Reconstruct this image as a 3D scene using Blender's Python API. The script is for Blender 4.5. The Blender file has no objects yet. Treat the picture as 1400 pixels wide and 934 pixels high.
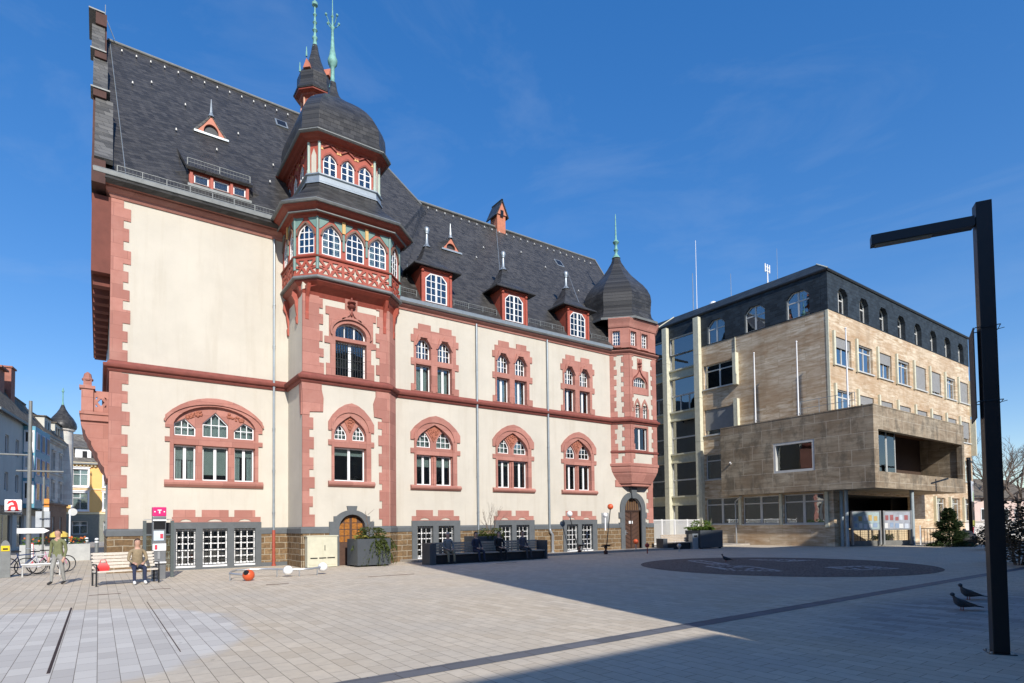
import bpy, bmesh, math, random
from mathutils import Vector, Matrix, geometry
R = math.radians
rnd = random.Random(7)
SC = bpy.context.scene
COL = SC.collection

# ------------------------------------------------------------------ mesh helpers
def rect(x0, x1, z0, z1):
    return [(x0, z0), (x1, z0), (x1, z1), (x0, z1)]

def pointed(x0, x1, z0, zs, zt, n=6, p=.62):
    """opening with a pointed arch"""
    xm = (x0+x1)/2; w = (x1-x0)/2; h = zt-zs
    pts = [(x0, z0), (x1, z0)]
    for i in range(n+1):
        t = i/n
        pts.append((xm + w*(1-t), zs + h*(t**p)))
    for i in range(n-1, -1, -1):
        t = i/n
        pts.append((xm - w*(1-t), zs + h*(t**p)))
    return pts

def rounded(x0, x1, z0, zs, zt, n=12):
    """opening with a round / segmental arch"""
    xm = (x0+x1)/2; w = (x1-x0)/2; h = zt-zs
    pts = [(x0, z0), (x1, z0)]
    for i in range(n+1):
        a = math.pi*i/n
        pts.append((xm + w*math.cos(a), zs + h*math.sin(a)))
    return pts

def chamfered(x0, x1, z0, z1, c):
    return [(x0, z0), (x1, z0), (x1, z1-c), (x1-c, z1), (x0+c, z1), (x0, z1-c)]

def area(p):
    return sum(p[i][0]*p[(i+1) % len(p)][1]-p[(i+1) % len(p)][0]*p[i][1] for i in range(len(p)))/2

def clean(p, e=1e-4):
    o = []
    for q in p:
        if not o or abs(q[0]-o[-1][0])+abs(q[1]-o[-1][1]) > e:
            o.append(q)
    if abs(o[0][0]-o[-1][0])+abs(o[0][1]-o[-1][1]) < e:
        o.pop()
    return o

def offset(poly, d):
    """move every edge inwards by d (outwards when negative)"""
    p = clean(poly)
    if area(p) < 0:
        p = p[::-1]
    n = len(p); out = []
    for i in range(n):
        a = Vector(p[i-1]); b = Vector(p[i]); c = Vector(p[(i+1) % n])
        u = (b-a).normalized(); v = (c-b).normalized()
        n1 = Vector((-u.y, u.x)); n2 = Vector((-v.y, v.x))
        m = n1+n2
        k = m.length_squared
        m = n1 if k < 1e-6 else m*(2/k)
        if m.length > 2.2:
            m = m.normalized()*2.2
        out.append((b.x+m.x*d, b.y+m.y*d))
    return out

def span_x(poly, z):
    xs = []
    for i in range(len(poly)):
        a = poly[i]; b = poly[(i+1) % len(poly)]
        if (a[1] <= z) != (b[1] <= z):
            xs.append(a[0]+(b[0]-a[0])*(z-a[1])/(b[1]-a[1]))
    return (min(xs), max(xs)) if len(xs) > 1 else None

def span_z(poly, x):
    return span_x([(q[1], q[0]) for q in poly], x)

class F:
    """a vertical face in plan from (x0,y0) to (x1,y1): u along it, z up, d outwards (to the right of the direction)"""
    def __init__(s, x0, y0, x1, y1):
        s.p = Vector((x0, y0)); v = Vector((x1-x0, y1-y0)); s.L = v.length
        s.u = v.normalized(); s.n = Vector((s.u.y, -s.u.x))
    def __call__(s, u, z, d):
        q = s.p+s.u*u+s.n*d
        return (q.x, q.y, z)

class MB:
    def __init__(s):
        s.v = []; s.f = []; s.m = []; s.mi = 0
    def add(s, vs, fs, m=None):
        o = len(s.v); s.v += [tuple(q) for q in vs]
        s.f += [tuple(o+i for i in f) for f in fs]
        s.m += [s.mi if m is None else m]*len(fs)
    def box(s, x0, x1, y0, y1, z0, z1):
        s.add([(x0, y0, z0), (x1, y0, z0), (x1, y1, z0), (x0, y1, z0), (x0, y0, z1), (x1, y0, z1), (x1, y1, z1), (x0, y1, z1)],
              [(3, 2, 1, 0), (4, 5, 6, 7), (0, 1, 5, 4), (1, 2, 6, 5), (2, 3, 7, 6), (3, 0, 4, 7)])
        return s
    def bx(s, f, u0, u1, z0, z1, d0, d1):
        v = [f(u, z, d) for z in (z0, z1) for u, d in ((u0, d1), (u1, d1), (u1, d0), (u0, d0))]
        s.add(v, [(3, 2, 1, 0), (4, 5, 6, 7), (0, 1, 5, 4), (1, 2, 6, 5), (2, 3, 7, 6), (3, 0, 4, 7)])
        return s
    def ext(s, f, poly, d0, d1, holes=()):
        """polygon (u,z) with holes extruded from d0 to d1 in face f"""
        loops = []
        p = clean(poly); loops.append(p if area(p) > 0 else p[::-1])
        for h in holes:
            h = clean(h); loops.append(h if area(h) < 0 else h[::-1])
        flat = [q for l in loops for q in l]; n = len(flat)
        tri = geometry.tessellate_polygon([[Vector((q[0], q[1], 0)) for q in l] for l in loops])
        ta = sum(abs((flat[t[1]][0]-flat[t[0]][0])*(flat[t[2]][1]-flat[t[0]][1])-(flat[t[2]][0]-flat[t[0]][0])*(flat[t[1]][1]-flat[t[0]][1]))/2 for t in tri)
        if abs(ta-sum(area(l) for l in loops)) > 1e-3:      # many holes: constrained Delaunay instead
            ed = []; o = 0
            for l in loops:
                ed += [(o+i, o+(i+1) % len(l)) for i in range(len(l))]; o += len(l)
            cv, _, cf_, ov, _, _ = geometry.delaunay_2d_cdt([Vector(q) for q in flat], ed, [], 0, 1e-6)
            tri = []
            for q in cf_:
                c = sum((cv[i] for i in q), Vector((0, 0)))/len(q)
                ins = lambda l: sum((l[i-1][1] > c.y) != (l[i][1] > c.y) and c.x < l[i-1][0]+(l[i][0]-l[i-1][0])*(c.y-l[i-1][1])/(l[i][1]-l[i-1][1]) for i in range(len(l))) % 2
                if ins(loops[0]) and not any(ins(l) for l in loops[1:]) and all(ov[i] for i in q): tri.append(tuple(ov[i][0] for i in q))
        vs = [f(q[0], q[1], d1) for q in flat]+[f(q[0], q[1], d0) for q in flat]
        fs = []
        for t in tri:
            a, b, c = (flat[i] for i in t)
            if (b[0]-a[0])*(c[1]-a[1])-(c[0]-a[0])*(b[1]-a[1]) < 0:
                t = t[::-1]
            fs += [tuple(t), tuple(i+n for i in t[::-1])]
        o = 0
        for l in loops:
            k = len(l)
            for i in range(k):
                j = (i+1) % k
                fs.append((o+i, o+i+n, o+j+n, o+j))
            o += k
        s.add(vs, fs); return s
    def loft(s, rings, cap=True, closed=True):
        k = len(rings[0]); vs = [q for r in rings for q in r]; fs = []
        for a in range(len(rings)-1):
            for i in range(k if closed else k-1):
                j = (i+1) % k
                fs.append((a*k+i, a*k+j, (a+1)*k+j, (a+1)*k+i))
        if cap and closed:
            fs.append(tuple(range(k))[::-1]); fs.append(tuple((len(rings)-1)*k+i for i in range(k)))
        s.add(vs, fs); return s
    def tube(s, pts, r, n=8, cap=True):
        pts = [Vector(p) for p in pts]
        rs = r if isinstance(r, (list, tuple)) else [r]*len(pts)
        rings = []; ref = None
        for i, p in enumerate(pts):
            t = (pts[min(i+1, len(pts)-1)]-pts[max(i-1, 0)]).normalized()
            if ref is None:
                ref = Vector((0, 0, 1)) if abs(t.z) < .9 else Vector((1, 0, 0))
            a = (ref-t*ref.dot(t)).normalized(); ref = a
            b = t.cross(a)
            rings.append([p+(a*math.cos(2*math.pi*j/n)+b*math.sin(2*math.pi*j/n))*rs[i] for j in range(n)])
        return s.loft(rings, cap)
    def lathe(s, cx, cy, prof, n=16, ph=0., sy=1.):
        return s.loft([[(cx+r*math.cos(2*math.pi*j/n+ph), cy+sy*r*math.sin(2*math.pi*j/n+ph), z) for j in range(n)] for r, z in prof])
    def ball(s, c, r, n=14, sz=1.):
        k = n//2
        return s.lathe(c[0], c[1], [(max(r*math.sin(math.pi*i/k), r*.02), c[2]-r*sz*math.cos(math.pi*i/k)) for i in range(k+1)], n)
    def sweep(s, path, prof, closed=False, cap=True):
        """profile (out, z) swept along a plan path; out is to the right of the direction"""
        p = [Vector(q) for q in path]; n = len(p); cols = []
        for i in range(n):
            a = p[i-1] if (i or closed) else None
            c = p[(i+1) % n] if (i < n-1 or closed) else None
            u = (p[i]-a).normalized() if a is not None else None
            v = (c-p[i]).normalized() if c is not None else None
            if u is None: u = v
            if v is None: v = u
            n1 = Vector((u.y, -u.x)); n2 = Vector((v.y, -v.x)); m = n1+n2
            m = m*(2/m.length_squared)
            cols.append([(p[i].x+m.x*o, p[i].y+m.y*o, z) for o, z in prof])
        k = len(prof); vs = [q for c in cols for q in c]; fs = []
        for a in range(n if closed else n-1):
            b = (a+1) % n
            for i in range(k):
                j = (i+1) % k
                fs.append((a*k+i, b*k+i, b*k+j, a*k+j))
        if not closed and cap:
            fs.append(tuple(range(k))); fs.append(tuple((n-1)*k+i for i in range(k))[::-1])
        s.add(vs, fs); return s
    def quad(s, a, b, c, d, th=.0):
        s.add([a, b, c, d], [(0, 1, 2, 3)]); return s
    def slab(s, pts, th):
        """thick sheet from a planar outline: pts on top, th below along the normal"""
        P = [Vector(q) for q in pts]; nrm = (P[1]-P[0]).cross(P[2]-P[0]).normalized()
        if nrm.z < 0: nrm = -nrm
        return s.loft([[q-nrm*th for q in P], P])
    def build(s, name, mats, parent=None, smooth=0, bevel=0., fix=True):
        me = bpy.data.meshes.new(name)
        me.from_pydata(s.v, [], s.f)
        if not isinstance(mats, (list, tuple)): mats = [mats]
        for m in mats: me.materials.append(m)
        if len(mats) > 1: me.polygons.foreach_set('material_index', s.m)
        if fix or smooth or bevel:
            bm = bmesh.new(); bm.from_mesh(me)
            if fix: bmesh.ops.recalc_face_normals(bm, faces=bm.faces)
            if bevel:
                bmesh.ops.remove_doubles(bm, verts=bm.verts, dist=1e-5)
                es = [e for e in bm.edges if len(e.link_faces) == 2 and e.calc_face_angle(0) > .6]
                bmesh.ops.bevel(bm, geom=es, offset=bevel, segments=2, affect='EDGES', profile=.6, clamp_overlap=True)
            if smooth:
                bmesh.ops.remove_doubles(bm, verts=bm.verts, dist=1e-5)
                for q in bm.faces: q.smooth = True
                for e in bm.edges:
                    if len(e.link_faces) == 2 and e.calc_face_angle(0) > R(smooth): e.smooth = False
            bm.to_mesh(me); bm.free()
        me.update()
        o = bpy.data.objects.new(name, me); COL.objects.link(o)
        if parent is not None: o.parent = parent
        return o

def split_build(mb, name, mats, parent, gap=.04, **kw):
    """build every separate cluster of pieces in mb as an object of its own"""
    n = len(mb.v); par = list(range(n))
    def find(a):
        while par[a] != a: par[a] = par[par[a]]; a = par[a]
        return a
    for f in mb.f:
        r = find(f[0])
        for i in f[1:]: par[find(i)] = r
    comp = {}
    for i in range(n): comp.setdefault(find(i), []).append(i)
    ks = list(comp); bb = []
    for k in ks:
        vs = [mb.v[i] for i in comp[k]]; bb.append([min(v[j] for v in vs)-gap/2 for j in range(3)]+[max(v[j] for v in vs)+gap/2 for j in range(3)])
    cp = list(range(len(ks)))
    def cf(a):
        while cp[a] != a: a = cp[a]
        return a
    for a in range(len(ks)):
        for b in range(a):
            if all(bb[a][j] <= bb[b][j+3] and bb[b][j] <= bb[a][j+3] for j in range(3)): cp[cf(a)] = cf(b)
    cl_of = {ks[i]: cf(i) for i in range(len(ks))}; groups = {}
    for f in mb.f: groups.setdefault(cl_of[find(f[0])], []).append(f)
    out = []
    for g in groups.values():
        q = MB(); ids = sorted({i for f in g for i in f}); mp = {i: k for k, i in enumerate(ids)}
        q.add([mb.v[i] for i in ids], [tuple(mp[i] for i in f) for f in g]); out.append(q.build(name, mats, parent, **kw))
    return out

def tag(o, label, cat, group=None, kind=None):
    if label: o['label'] = label
    if cat: o['category'] = cat
    if group: o['group'] = group
    if kind: o['kind'] = kind
    return o

def thing(name, label, cat, loc=(0, 0, 0), rz=0., group=None):
    o = bpy.data.objects.new(name, None); COL.objects.link(o)
    o.empty_display_size = .2
    o.location = loc; o.rotation_euler = (0, 0, rz)
    return tag(o, label, cat, group)

def struct(o):
    o['kind'] = 'structure'; return o

def dup(root, loc, rz=0., label=None, scale=None):
    r = root.copy(); COL.objects.link(r); r.location = loc; r.rotation_euler = (0, 0, rz)
    if label: r['label'] = label
    if scale: r.scale = (scale,)*3
    for ch in list(root.children):
        c = ch.copy(); COL.objects.link(c); c.parent = r
        for g in list(ch.children):
            d = g.copy(); COL.objects.link(d); d.parent = c
    return r

def text_mesh(txt, size, mat, name, parent, M, ext=.01):
    cu = bpy.data.curves.new(name, 'FONT'); cu.body = txt; cu.size = size; cu.extrude = ext
    cu.align_x = 'CENTER'; cu.align_y = 'CENTER'
    t = bpy.data.objects.new(name, cu); COL.objects.link(t)
    bpy.context.view_layer.update()
    me = bpy.data.meshes.new_from_object(t.evaluated_get(bpy.context.evaluated_depsgraph_get()))
    bpy.data.objects.remove(t); bpy.data.curves.remove(cu)
    me.materials.clear(); me.materials.append(mat); me.transform(M)
    o = bpy.data.objects.new(name, me); COL.objects.link(o)
    if parent is not None: o.parent = parent
    return o

# ------------------------------------------------------------------ materials
class NT:
    def __init__(s, name):
        s.mat = bpy.data.materials.new(name); s.mat.use_nodes = True
        s.t = s.mat.node_tree; s.b = s.t.nodes['Principled BSDF']; s.out = s.t.nodes['Material Output']
        s.tc = s.t.nodes.new('ShaderNodeTexCoord')
    def n(s, typ, **kw):
        q = s.t.nodes.new('ShaderNode'+typ)
        for k, v in kw.items():
            if hasattr(q, k) and k not in q.inputs: setattr(q, k, v)
            else: q.inputs[k].default_value = v
        return q
    def l(s, a, b): s.t.links.new(a, b); return s
    def math(s, op, a, b=None, c=None):
        q = s.t.nodes.new('ShaderNodeMath'); q.operation = op
        for i, x in enumerate((a, b, c)):
            if x is None: continue
            if isinstance(x, (int, float)): q.inputs[i].default_value = x
            else: s.l(x, q.inputs[i])
        return q.outputs[0]
    def mix(s, fac, a, b, mode='MIX'):
        q = s.t.nodes.new('ShaderNodeMix'); q.data_type = 'RGBA'; q.blend_type = mode
        for i, x in ((0, fac), (6, a), (7, b)):
            if isinstance(x, (int, float)): q.inputs[i].default_value = x
            elif isinstance(x, tuple): q.inputs[i].default_value = x if len(x) == 4 else (*x, 1)
            else: s.l(x, q.inputs[i])
        return q.outputs[2]
    def noise(s, scale, detail=4., rough=.55, vec=None, dist=0.):
        q = s.n('TexNoise'); q.inputs['Scale'].default_value = scale; q.inputs['Detail'].default_value = detail
        q.inputs['Roughness'].default_value = rough; q.inputs['Distortion'].default_value = dist
        s.l(vec if vec is not None else s.tc.outputs['Object'], q.inputs['Vector']); return q.outputs['Fac']
    def ramp(s, fac, stops):
        q = s.t.nodes.new('ShaderNodeValToRGB'); e = q.color_ramp.elements
        while len(e) < len(stops): e.new(.5)
        for i, (p, c) in enumerate(stops):
            e[i].position = p
            e[i].color = (c, c, c, 1) if isinstance(c, (int, float)) else (*c, 1)
        s.l(fac, q.inputs[0]); return q.outputs[0]
    def xyz(s):
        q = s.n('SeparateXYZ'); s.l(s.tc.outputs['Object'], q.inputs[0]); return q.outputs
    def comb(s, x, y, z=0.):
        q = s.n('CombineXYZ')
        for i, v in enumerate((x, y, z)):
            if isinstance(v, (int, float)): q.inputs[i].default_value = v
            else: s.l(v, q.inputs[i])
        return q.outputs[0]
    def map(s, vec, scale=(1, 1, 1), rot=(0, 0, 0), loc=(0, 0, 0)):
        q = s.n('Mapping'); s.l(vec, q.inputs[0])
        q.inputs['Scale'].default_value = scale; q.inputs['Rotation'].default_value = rot; q.inputs['Location'].default_value = loc
        return q.outputs[0]
    def wallvec(s, k=1.):
        x, y, z = s.xyz()
        return s.comb(s.math('ADD', x, s.math('MULTIPLY', y, k)), z, 0.)
    def bump(s, h, strength=.3, dist=.02):
        q = s.n('Bump'); q.inputs['Strength'].default_value = strength; q.inputs['Distance'].default_value = dist
        s.l(h, q.inputs['Height']); s.l(q.outputs[0], s.b.inputs['Normal']); return s
    def col(s, c):
        if isinstance(c, tuple): s.b.inputs['Base Color'].default_value = (*c, 1)
        else: s.l(c, s.b.inputs['Base Color'])
        return s
    def set(s, rough=.6, metal=0., spec=.5):
        s.b.inputs['Roughness'].default_value = rough; s.b.inputs['Metallic'].default_value = metal
        s.b.inputs['Specular IOR Level'].default_value = spec; return s.mat
    def brick(s, vec, w, h, mortar, c1, c2, cm, offset=.5, smooth=.1, bias=0.):
        q = s.n('TexBrick'); s.l(vec, q.inputs['Vector'])
        q.offset = offset; q.squash = 1
        for k, v in (('Scale', 1.), ('Mortar Size', mortar), ('Mortar Smooth', smooth), ('Bias', bias), ('Brick Width', w), ('Row Height', h)):
            q.inputs[k].default_value = v
        for k, c in (('Color1', c1), ('Color2', c2), ('Mortar', cm)):
            if isinstance(c, tuple): q.inputs[k].default_value = (*c, 1)
            else: s.l(c, q.inputs[k])
        return q

def sc(c, k): return tuple(x*k for x in c)

def plain(name, c, rough=.6, metal=0., var=.12, nscale=3., bump=0., bscale=60., spec=.5):
    t = NT(name)
    f = t.noise(nscale, 6., .6)
    t.col(t.mix(t.ramp(f, [(.3, 0.), (.7, 1.)]), sc(c, 1-var), sc(c, 1+var)))
    if bump: t.bump(t.noise(bscale, 4.), bump, .01)
    return t.set(rough, metal, spec)

def mat_stucco(name, c):
    t = NT(name)
    big = t.noise(.55, 6., .6); x, y, z = t.xyz()
    streak = t.noise(1., 5., .65, t.map(t.tc.outputs['Object'], (2.6, 2.6, .22)))
    k = t.mix(t.ramp(big, [(.35, 0.), (.7, 1.)]), sc(c, .93), sc(c, 1.05))
    k = t.mix(t.math('MULTIPLY', t.ramp(streak, [(.50, 0.), (.8, 1.)]), .5), k, (c[0]*.78, c[1]*.74, c[2]*.68))
    k = t.mix(t.math('MULTIPLY', t.ramp(t.noise(2.3, 8., .7, None, 1.2), [(.56, 0.), (.60, 1.)]), .12), k, (c[0]*1.1, c[1]*1.1, c[2]*1.12))
    k = t.mix(t.math('MULTIPLY', t.ramp(t.noise(9., 2.), [(.66, 0.), (.72, 1.)]), .10), k, sc(c, .72))
    t.col(k); t.bump(t.noise(70., 5., .7), .35, .012)
    return t.set(.92, 0, .2)

def mat_sandstone(name, c, joint=.55):
    t = NT(name); v = t.wallvec()
    b = t.brick(v, 1.3, joint, .008, sc(c, .82), (c[0]*1.12, c[1]*1.16, c[2]*1.16), sc(c, .60), .37)
    k = t.mix(t.math('MULTIPLY', t.ramp(t.noise(3.5, 7., .65), [(.35, 0.), (.7, 1.)]), .55), b.outputs[0], (c[0]*.80, c[1]*.74, c[2]*.70))
    k = t.mix(t.math('MULTIPLY', t.ramp(t.noise(1.1, 5., .6, t.map(t.tc.outputs['Object'], loc=(5, 2, 9))), [(.5, 0.), (.72, 1.)]), .4), k, (c[0]*1.1, c[1]*1.35, c[2]*1.35))
    streak = t.noise(1., 5., .65, t.map(t.tc.outputs['Object'], (5., 5., .4)))
    k = t.mix(t.math('MULTIPLY', t.ramp(streak, [(.55, 0.), (.8, 1.)]), .4), k, sc(c, .62))
    t.col(k); t.bump(t.noise(45., 5.), .25, .01)
    return t.set(.85, 0, .25)

def mat_ashlar(name):
    t = NT(name); v = t.wallvec()
    wob = t.noise(2.2, 3.); v2 = t.map(v)
    q = t.n('VectorMath', operation='ADD'); t.l(v2, q.inputs[0])
    t.l(t.comb(t.math('MULTIPLY', t.math('SUBTRACT', wob, .5), .10), t.math('MULTIPLY', t.math('SUBTRACT', t.noise(1.7, 3., .5, t.map(t.tc.outputs['Object'], loc=(7, 3, 1))), .5), .08)), q.inputs[1])
    b = t.brick(q.outputs[0], .62, .265, .018, (.17, .105, .052), (.30, .20, .105), (.42, .36, .26), .43, .25)
    n = t.noise(9., 8., .65)
    k = t.mix(t.ramp(n, [(.35, .75), (.62, 0.)]), b.outputs[0], (.10, .068, .04))
    k = t.mix(t.math('MULTIPLY', b.outputs['Fac'], .8), k, (.40, .34, .25))
    t.col(k)
    h = t.math('SUBTRACT', t.math('MULTIPLY', t.noise(6., 6., .7), .8), t.math('MULTIPLY', b.outputs['Fac'], .9))
    t.bump(h, .9, .06)
    return t.set(.9, 0, .2)

def mat_slate(name, c, w=.26, h=.15, rot=-14, rough=.42, k=1.):
    t = NT(name); v = t.map(t.wallvec(k), rot=(0, 0, R(rot)))
    b = t.brick(v, w, h, .006, sc(c, .62), sc(c, 1.5), sc(c, .35), .5, .1)
    n = t.noise(.5, 4.)
    st = t.noise(1., 5., .6, t.map(t.wallvec(k), (.9, 6., 1.), (0, 0, R(rot))))
    k2 = t.mix(t.math('MULTIPLY', t.ramp(st, [(.45, 0.), (.75, 1.)]), .5), b.outputs[0], (c[0]*2.0, c[1]*1.95, c[2]*1.8))
    k2 = t.mix(t.math('MULTIPLY', t.ramp(n, [(.4, 0.), (.8, 1.)]), .35), k2, sc(c, .55))
    t.col(k2)
    x = t.n('SeparateXYZ'); t.l(v, x.inputs[0])
    saw = t.math('FRACT', t.math('DIVIDE', x.outputs[1], h))
    t.bump(t.math('ADD', t.math('MULTIPLY', saw, -1.), t.math('MULTIPLY', b.outputs['Fac'], -.6)), .6, .02)
    t.l(t.math('ADD', t.math('MULTIPLY', t.noise(14., 3.), .25), rough-.1), t.b.inputs['Roughness'])
    t.b.inputs['Specular IOR Level'].default_value = .32
    return t.mat

def mat_travertine(name, ca, cb, w, h, rough=.55, dirt=.3, k=1., joint=.006, jc=None, stain=0.):
    t = NT(name); v = t.wallvec(k)
    b = t.brick(v, w, h, joint, (.0, .0, .0), (1., 1., 1.), (.5, .5, .5), .5, .05)
    # every panel gets its own shift so the veins break at the joints
    sh = t.math('MULTIPLY', b.outputs[0], 9.)
    x, y, z = t.xyz()
    vv = t.comb(t.math('ADD', t.math('MULTIPLY', t.math('ADD', x, t.math('MULTIPLY', y, k)), .55), sh), t.math('ADD', t.math('MULTIPLY', z, 3.4), sh), 0.)
    vein = t.noise(1.3, 7., .68, vv, .35)
    k1 = t.mix(t.ramp(vein, [(.36, 0.), (.62, 1.)]), ca, cb)
    k1 = t.mix(t.math('MULTIPLY', t.ramp(b.outputs[0], [(0., 0.), (1., 1.)]), .45), k1, t.mix(.5, ca, sc(cb, .9)))
    k1 = t.mix(t.math('MULTIPLY', t.ramp(t.noise(.35, 4., .6, t.map(t.tc.outputs['Object'], (1., 1., 2.2))), [(.42, 0.), (.62, 1.)]), dirt+.25), k1, (ca[0]*.98, ca[1]*.88, ca[2]*.80))
    k1 = t.mix(t.math('MULTIPLY', b.outputs['Fac'], .8), k1, jc or sc(ca, .45))
    st = t.noise(1., 5., .6, t.map(t.tc.outputs['Object'], (1.3, 1.3, .25)))
    k1 = t.mix(t.math('MULTIPLY', t.ramp(st, [(.5, 0.), (.75, 1.)]), dirt), k1, sc(ca, .5))
    if stain: k1 = t.mix(t.math('MULTIPLY', t.ramp(t.noise(.8, 7., .7, t.map(t.tc.outputs['Object'], (1.6, 1.6, .8), loc=(3, 8, 1))), [(.50, 0.), (.62, 1.)]), stain), k1, (.075, .07, .055))
    t.col(k1); t.bump(t.math('SUBTRACT', t.noise(18., 4.), t.math('MULTIPLY', b.outputs['Fac'], .8)), .25, .01)
    return t.set(rough, 0, .35)

def mat_glass(name, tint=(.75, .82, .82), refl=1.):
    t = NT(name)
    t.t.nodes.remove(t.b)
    fr = t.n('Fresnel'); fr.inputs['IOR'].default_value = 1.6
    wv = t.n('Bump'); wv.inputs['Strength'].default_value = .05; wv.inputs['Distance'].default_value = .05
    t.l(t.noise(1.6, 2.), wv.inputs['Height'])
    g = t.n('BsdfGlossy'); g.inputs['Roughness'].default_value = .02; t.l(wv.outputs[0], g.inputs['Normal'])
    tr = t.n('BsdfTransparent'); tr.inputs[0].default_value = (*tint, 1)
    m = t.n('MixShader'); t.l(t.math('MINIMUM', t.math('MULTIPLY', t.math('ADD', fr.outputs[0], .05), refl), 1.), m.inputs[0])
    t.l(tr.outputs[0], m.inputs[1]); t.l(g.outputs[0], m.inputs[2]); t.l(m.outputs[0], t.out.inputs[0])
    return t.mat

def mat_leaf(name, ca, cb, rough=.55):
    t = NT(name)
    g = t.n('NewGeometry')
    t.col(t.mix(t.ramp(g.outputs['Random Per Island'], [(0., 0.), (1., 1.)]), ca, cb))
    t.b.inputs['Subsurface Weight'].default_value = 0.
    m = t.set(rough, 0, .3)
    tl = t.n('BsdfTranslucent'); t.l(t.mix(g.outputs['Random Per Island'], sc(ca, 1.3), sc(cb, 1.3)), tl.inputs[0])
    ms = t.n('MixShader'); ms.inputs[0].default_value = .25
    t.l(t.b.outputs[0], ms.inputs[1]); t.l(tl.outputs[0], ms.inputs[2]); t.l(ms.outputs[0], t.out.inputs[0])
    return m

CREAM = (.57, .528, .445); PINK = (.43, .195, .155); RED = (.235, .045, .025)
M_stucco = mat_stucco('cream_stucco', CREAM)
M_pink = mat_sandstone('painted_sandstone', PINK)
M_pinkd = plain('string_course_stone', (.22, .062, .046), .8, var=.18, nscale=4., bump=.2)
M_relief = plain('carved_sandstone', (.36, .13, .08), .85, var=.25, nscale=16., bump=.9, bscale=22.)
M_red = plain('oxblood_painted_wood', RED, .55, var=.18, nscale=6., bump=.1)
M_redb = plain('brick_red_paint', (.36, .075, .045), .6, var=.15, nscale=6.)
M_greyp = plain('grey_painted_stone', (.105, .115, .12), .75, var=.12, nscale=4., bump=.25)
M_ash = mat_ashlar('brown_rubble_ashlar')
M_slate = mat_slate('roof_slate', (.044, .042, .040))
M_slated = mat_slate('dome_slate', (.042, .041, .040), .3, .2, 0, .36)
M_slatep = mat_slate('pale_parapet_slate', (.10, .098, .093), .5, .2, 0, .4)
M_slatem = mat_slate('mansard_slate', (.020, .028, .036), .38, .24, 0, .6)
M_zinc = plain('zinc_sheet', (.34, .38, .40), .42, .55, var=.1, nscale=5.)
M_zincg = plain('weathered_zinc', (.20, .21, .205), .6, .3, var=.14, nscale=5.)
M_cop = plain('verdigris_copper', (.17, .36, .31), .65, var=.3, nscale=6.)
M_white = plain('white_window_paint', (.80, .80, .79), .45, var=.03)
M_teal = plain('teal_paint', (.15, .25, .22), .5, var=.12)
M_ochre = plain('ochre_paint', (.62, .38, .14), .6, var=.1)
M_glass = mat_glass('window_glass', refl=1.3)
M_glassm = mat_glass('coated_glass', (.55, .66, .72), 3.2)
M_curt = plain('net_curtain', (.62, .63, .62), .9, var=.06, nscale=9.)
M_blind = plain('roller_blind', (.50, .50, .47), .8, var=.05)
M_shut = plain('grey_roller_shutter', (.27, .27, .265), .7, var=.08)
M_room = plain('dark_room_backing', (.05, .045, .04), .9, var=.2, nscale=1.2)  # the gloom of unlit rooms is put into this colour
M_iron = plain('dark_iron', (.03, .032, .035), .5, .4, var=.1)
M_lampm = plain('black_powder_coat', (.012, .012, .014), .38, .2, var=.08)
M_door = plain('brown_door_wood', (.085, .045, .03), .5, var=.2, nscale=9.)
M_doory = plain('amber_bullseye_glass', (.34, .14, .035), .25, var=.35, nscale=11.)
M_steel = plain('galvanised_steel', (.45, .47, .48), .4, .7, var=.1)
M_planter = plain('anthracite_planter_sheet', (.075, .085, .095), .45, .2, var=.07)
M_box = plain('beige_fibre_cabinet', (.55, .53, .40), .6, var=.08, nscale=4., bump=.1)
M_wood = plain('weathered_bench_slats', (.42, .35, .27), .75, var=.2, nscale=12., bump=.2)
M_orange = plain('orange_ball_plastic', (.62, .10, .03), .4, var=.05)
M_redball = plain('dark_red_ball', (.28, .03, .02), .4, var=.05)
M_conc = mat_travertine('grey_board_stone', (.22, .172, .115), (.455, .38, .275), 1.55, 1.05, .8, .45, 1., .018, (.48, .42, .33), .5)
M_trav = mat_travertine('travertine_panels', (.39, .26, .14), (.79, .68, .515), 2.05, .62, .6, .32, 1., .010, (.36, .25, .15))
M_fin = plain('cream_concrete_fin', (.60, .58, .44), .75, var=.12, nscale=4., bump=.15)
M_alu = plain('pale_aluminium_frame', (.56, .56, .53), .5, .1, var=.06)
M_dark = plain('deep_dark_glazing', (.012, .012, .013), .3, var=.3)
M_leafj = mat_leaf('juniper_leaf', (.035, .055, .012), (.10, .12, .025))
M_leafg = mat_leaf('fresh_green_leaf', (.06, .11, .015), (.16, .24, .04))
M_leafc = mat_leaf('conifer_leaf', (.025, .05, .02), (.075, .105, .04))
M_leafb = mat_leaf('dull_brown_leaf', (.03, .028, .018), (.075, .055, .03))
M_bark = plain('grey_brown_bark', (.15, .115, .09), .9, var=.3, nscale=8., bump=.5, bscale=30.)
M_skin = plain('skin', (.48, .28, .20), .55, var=.04)
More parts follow.
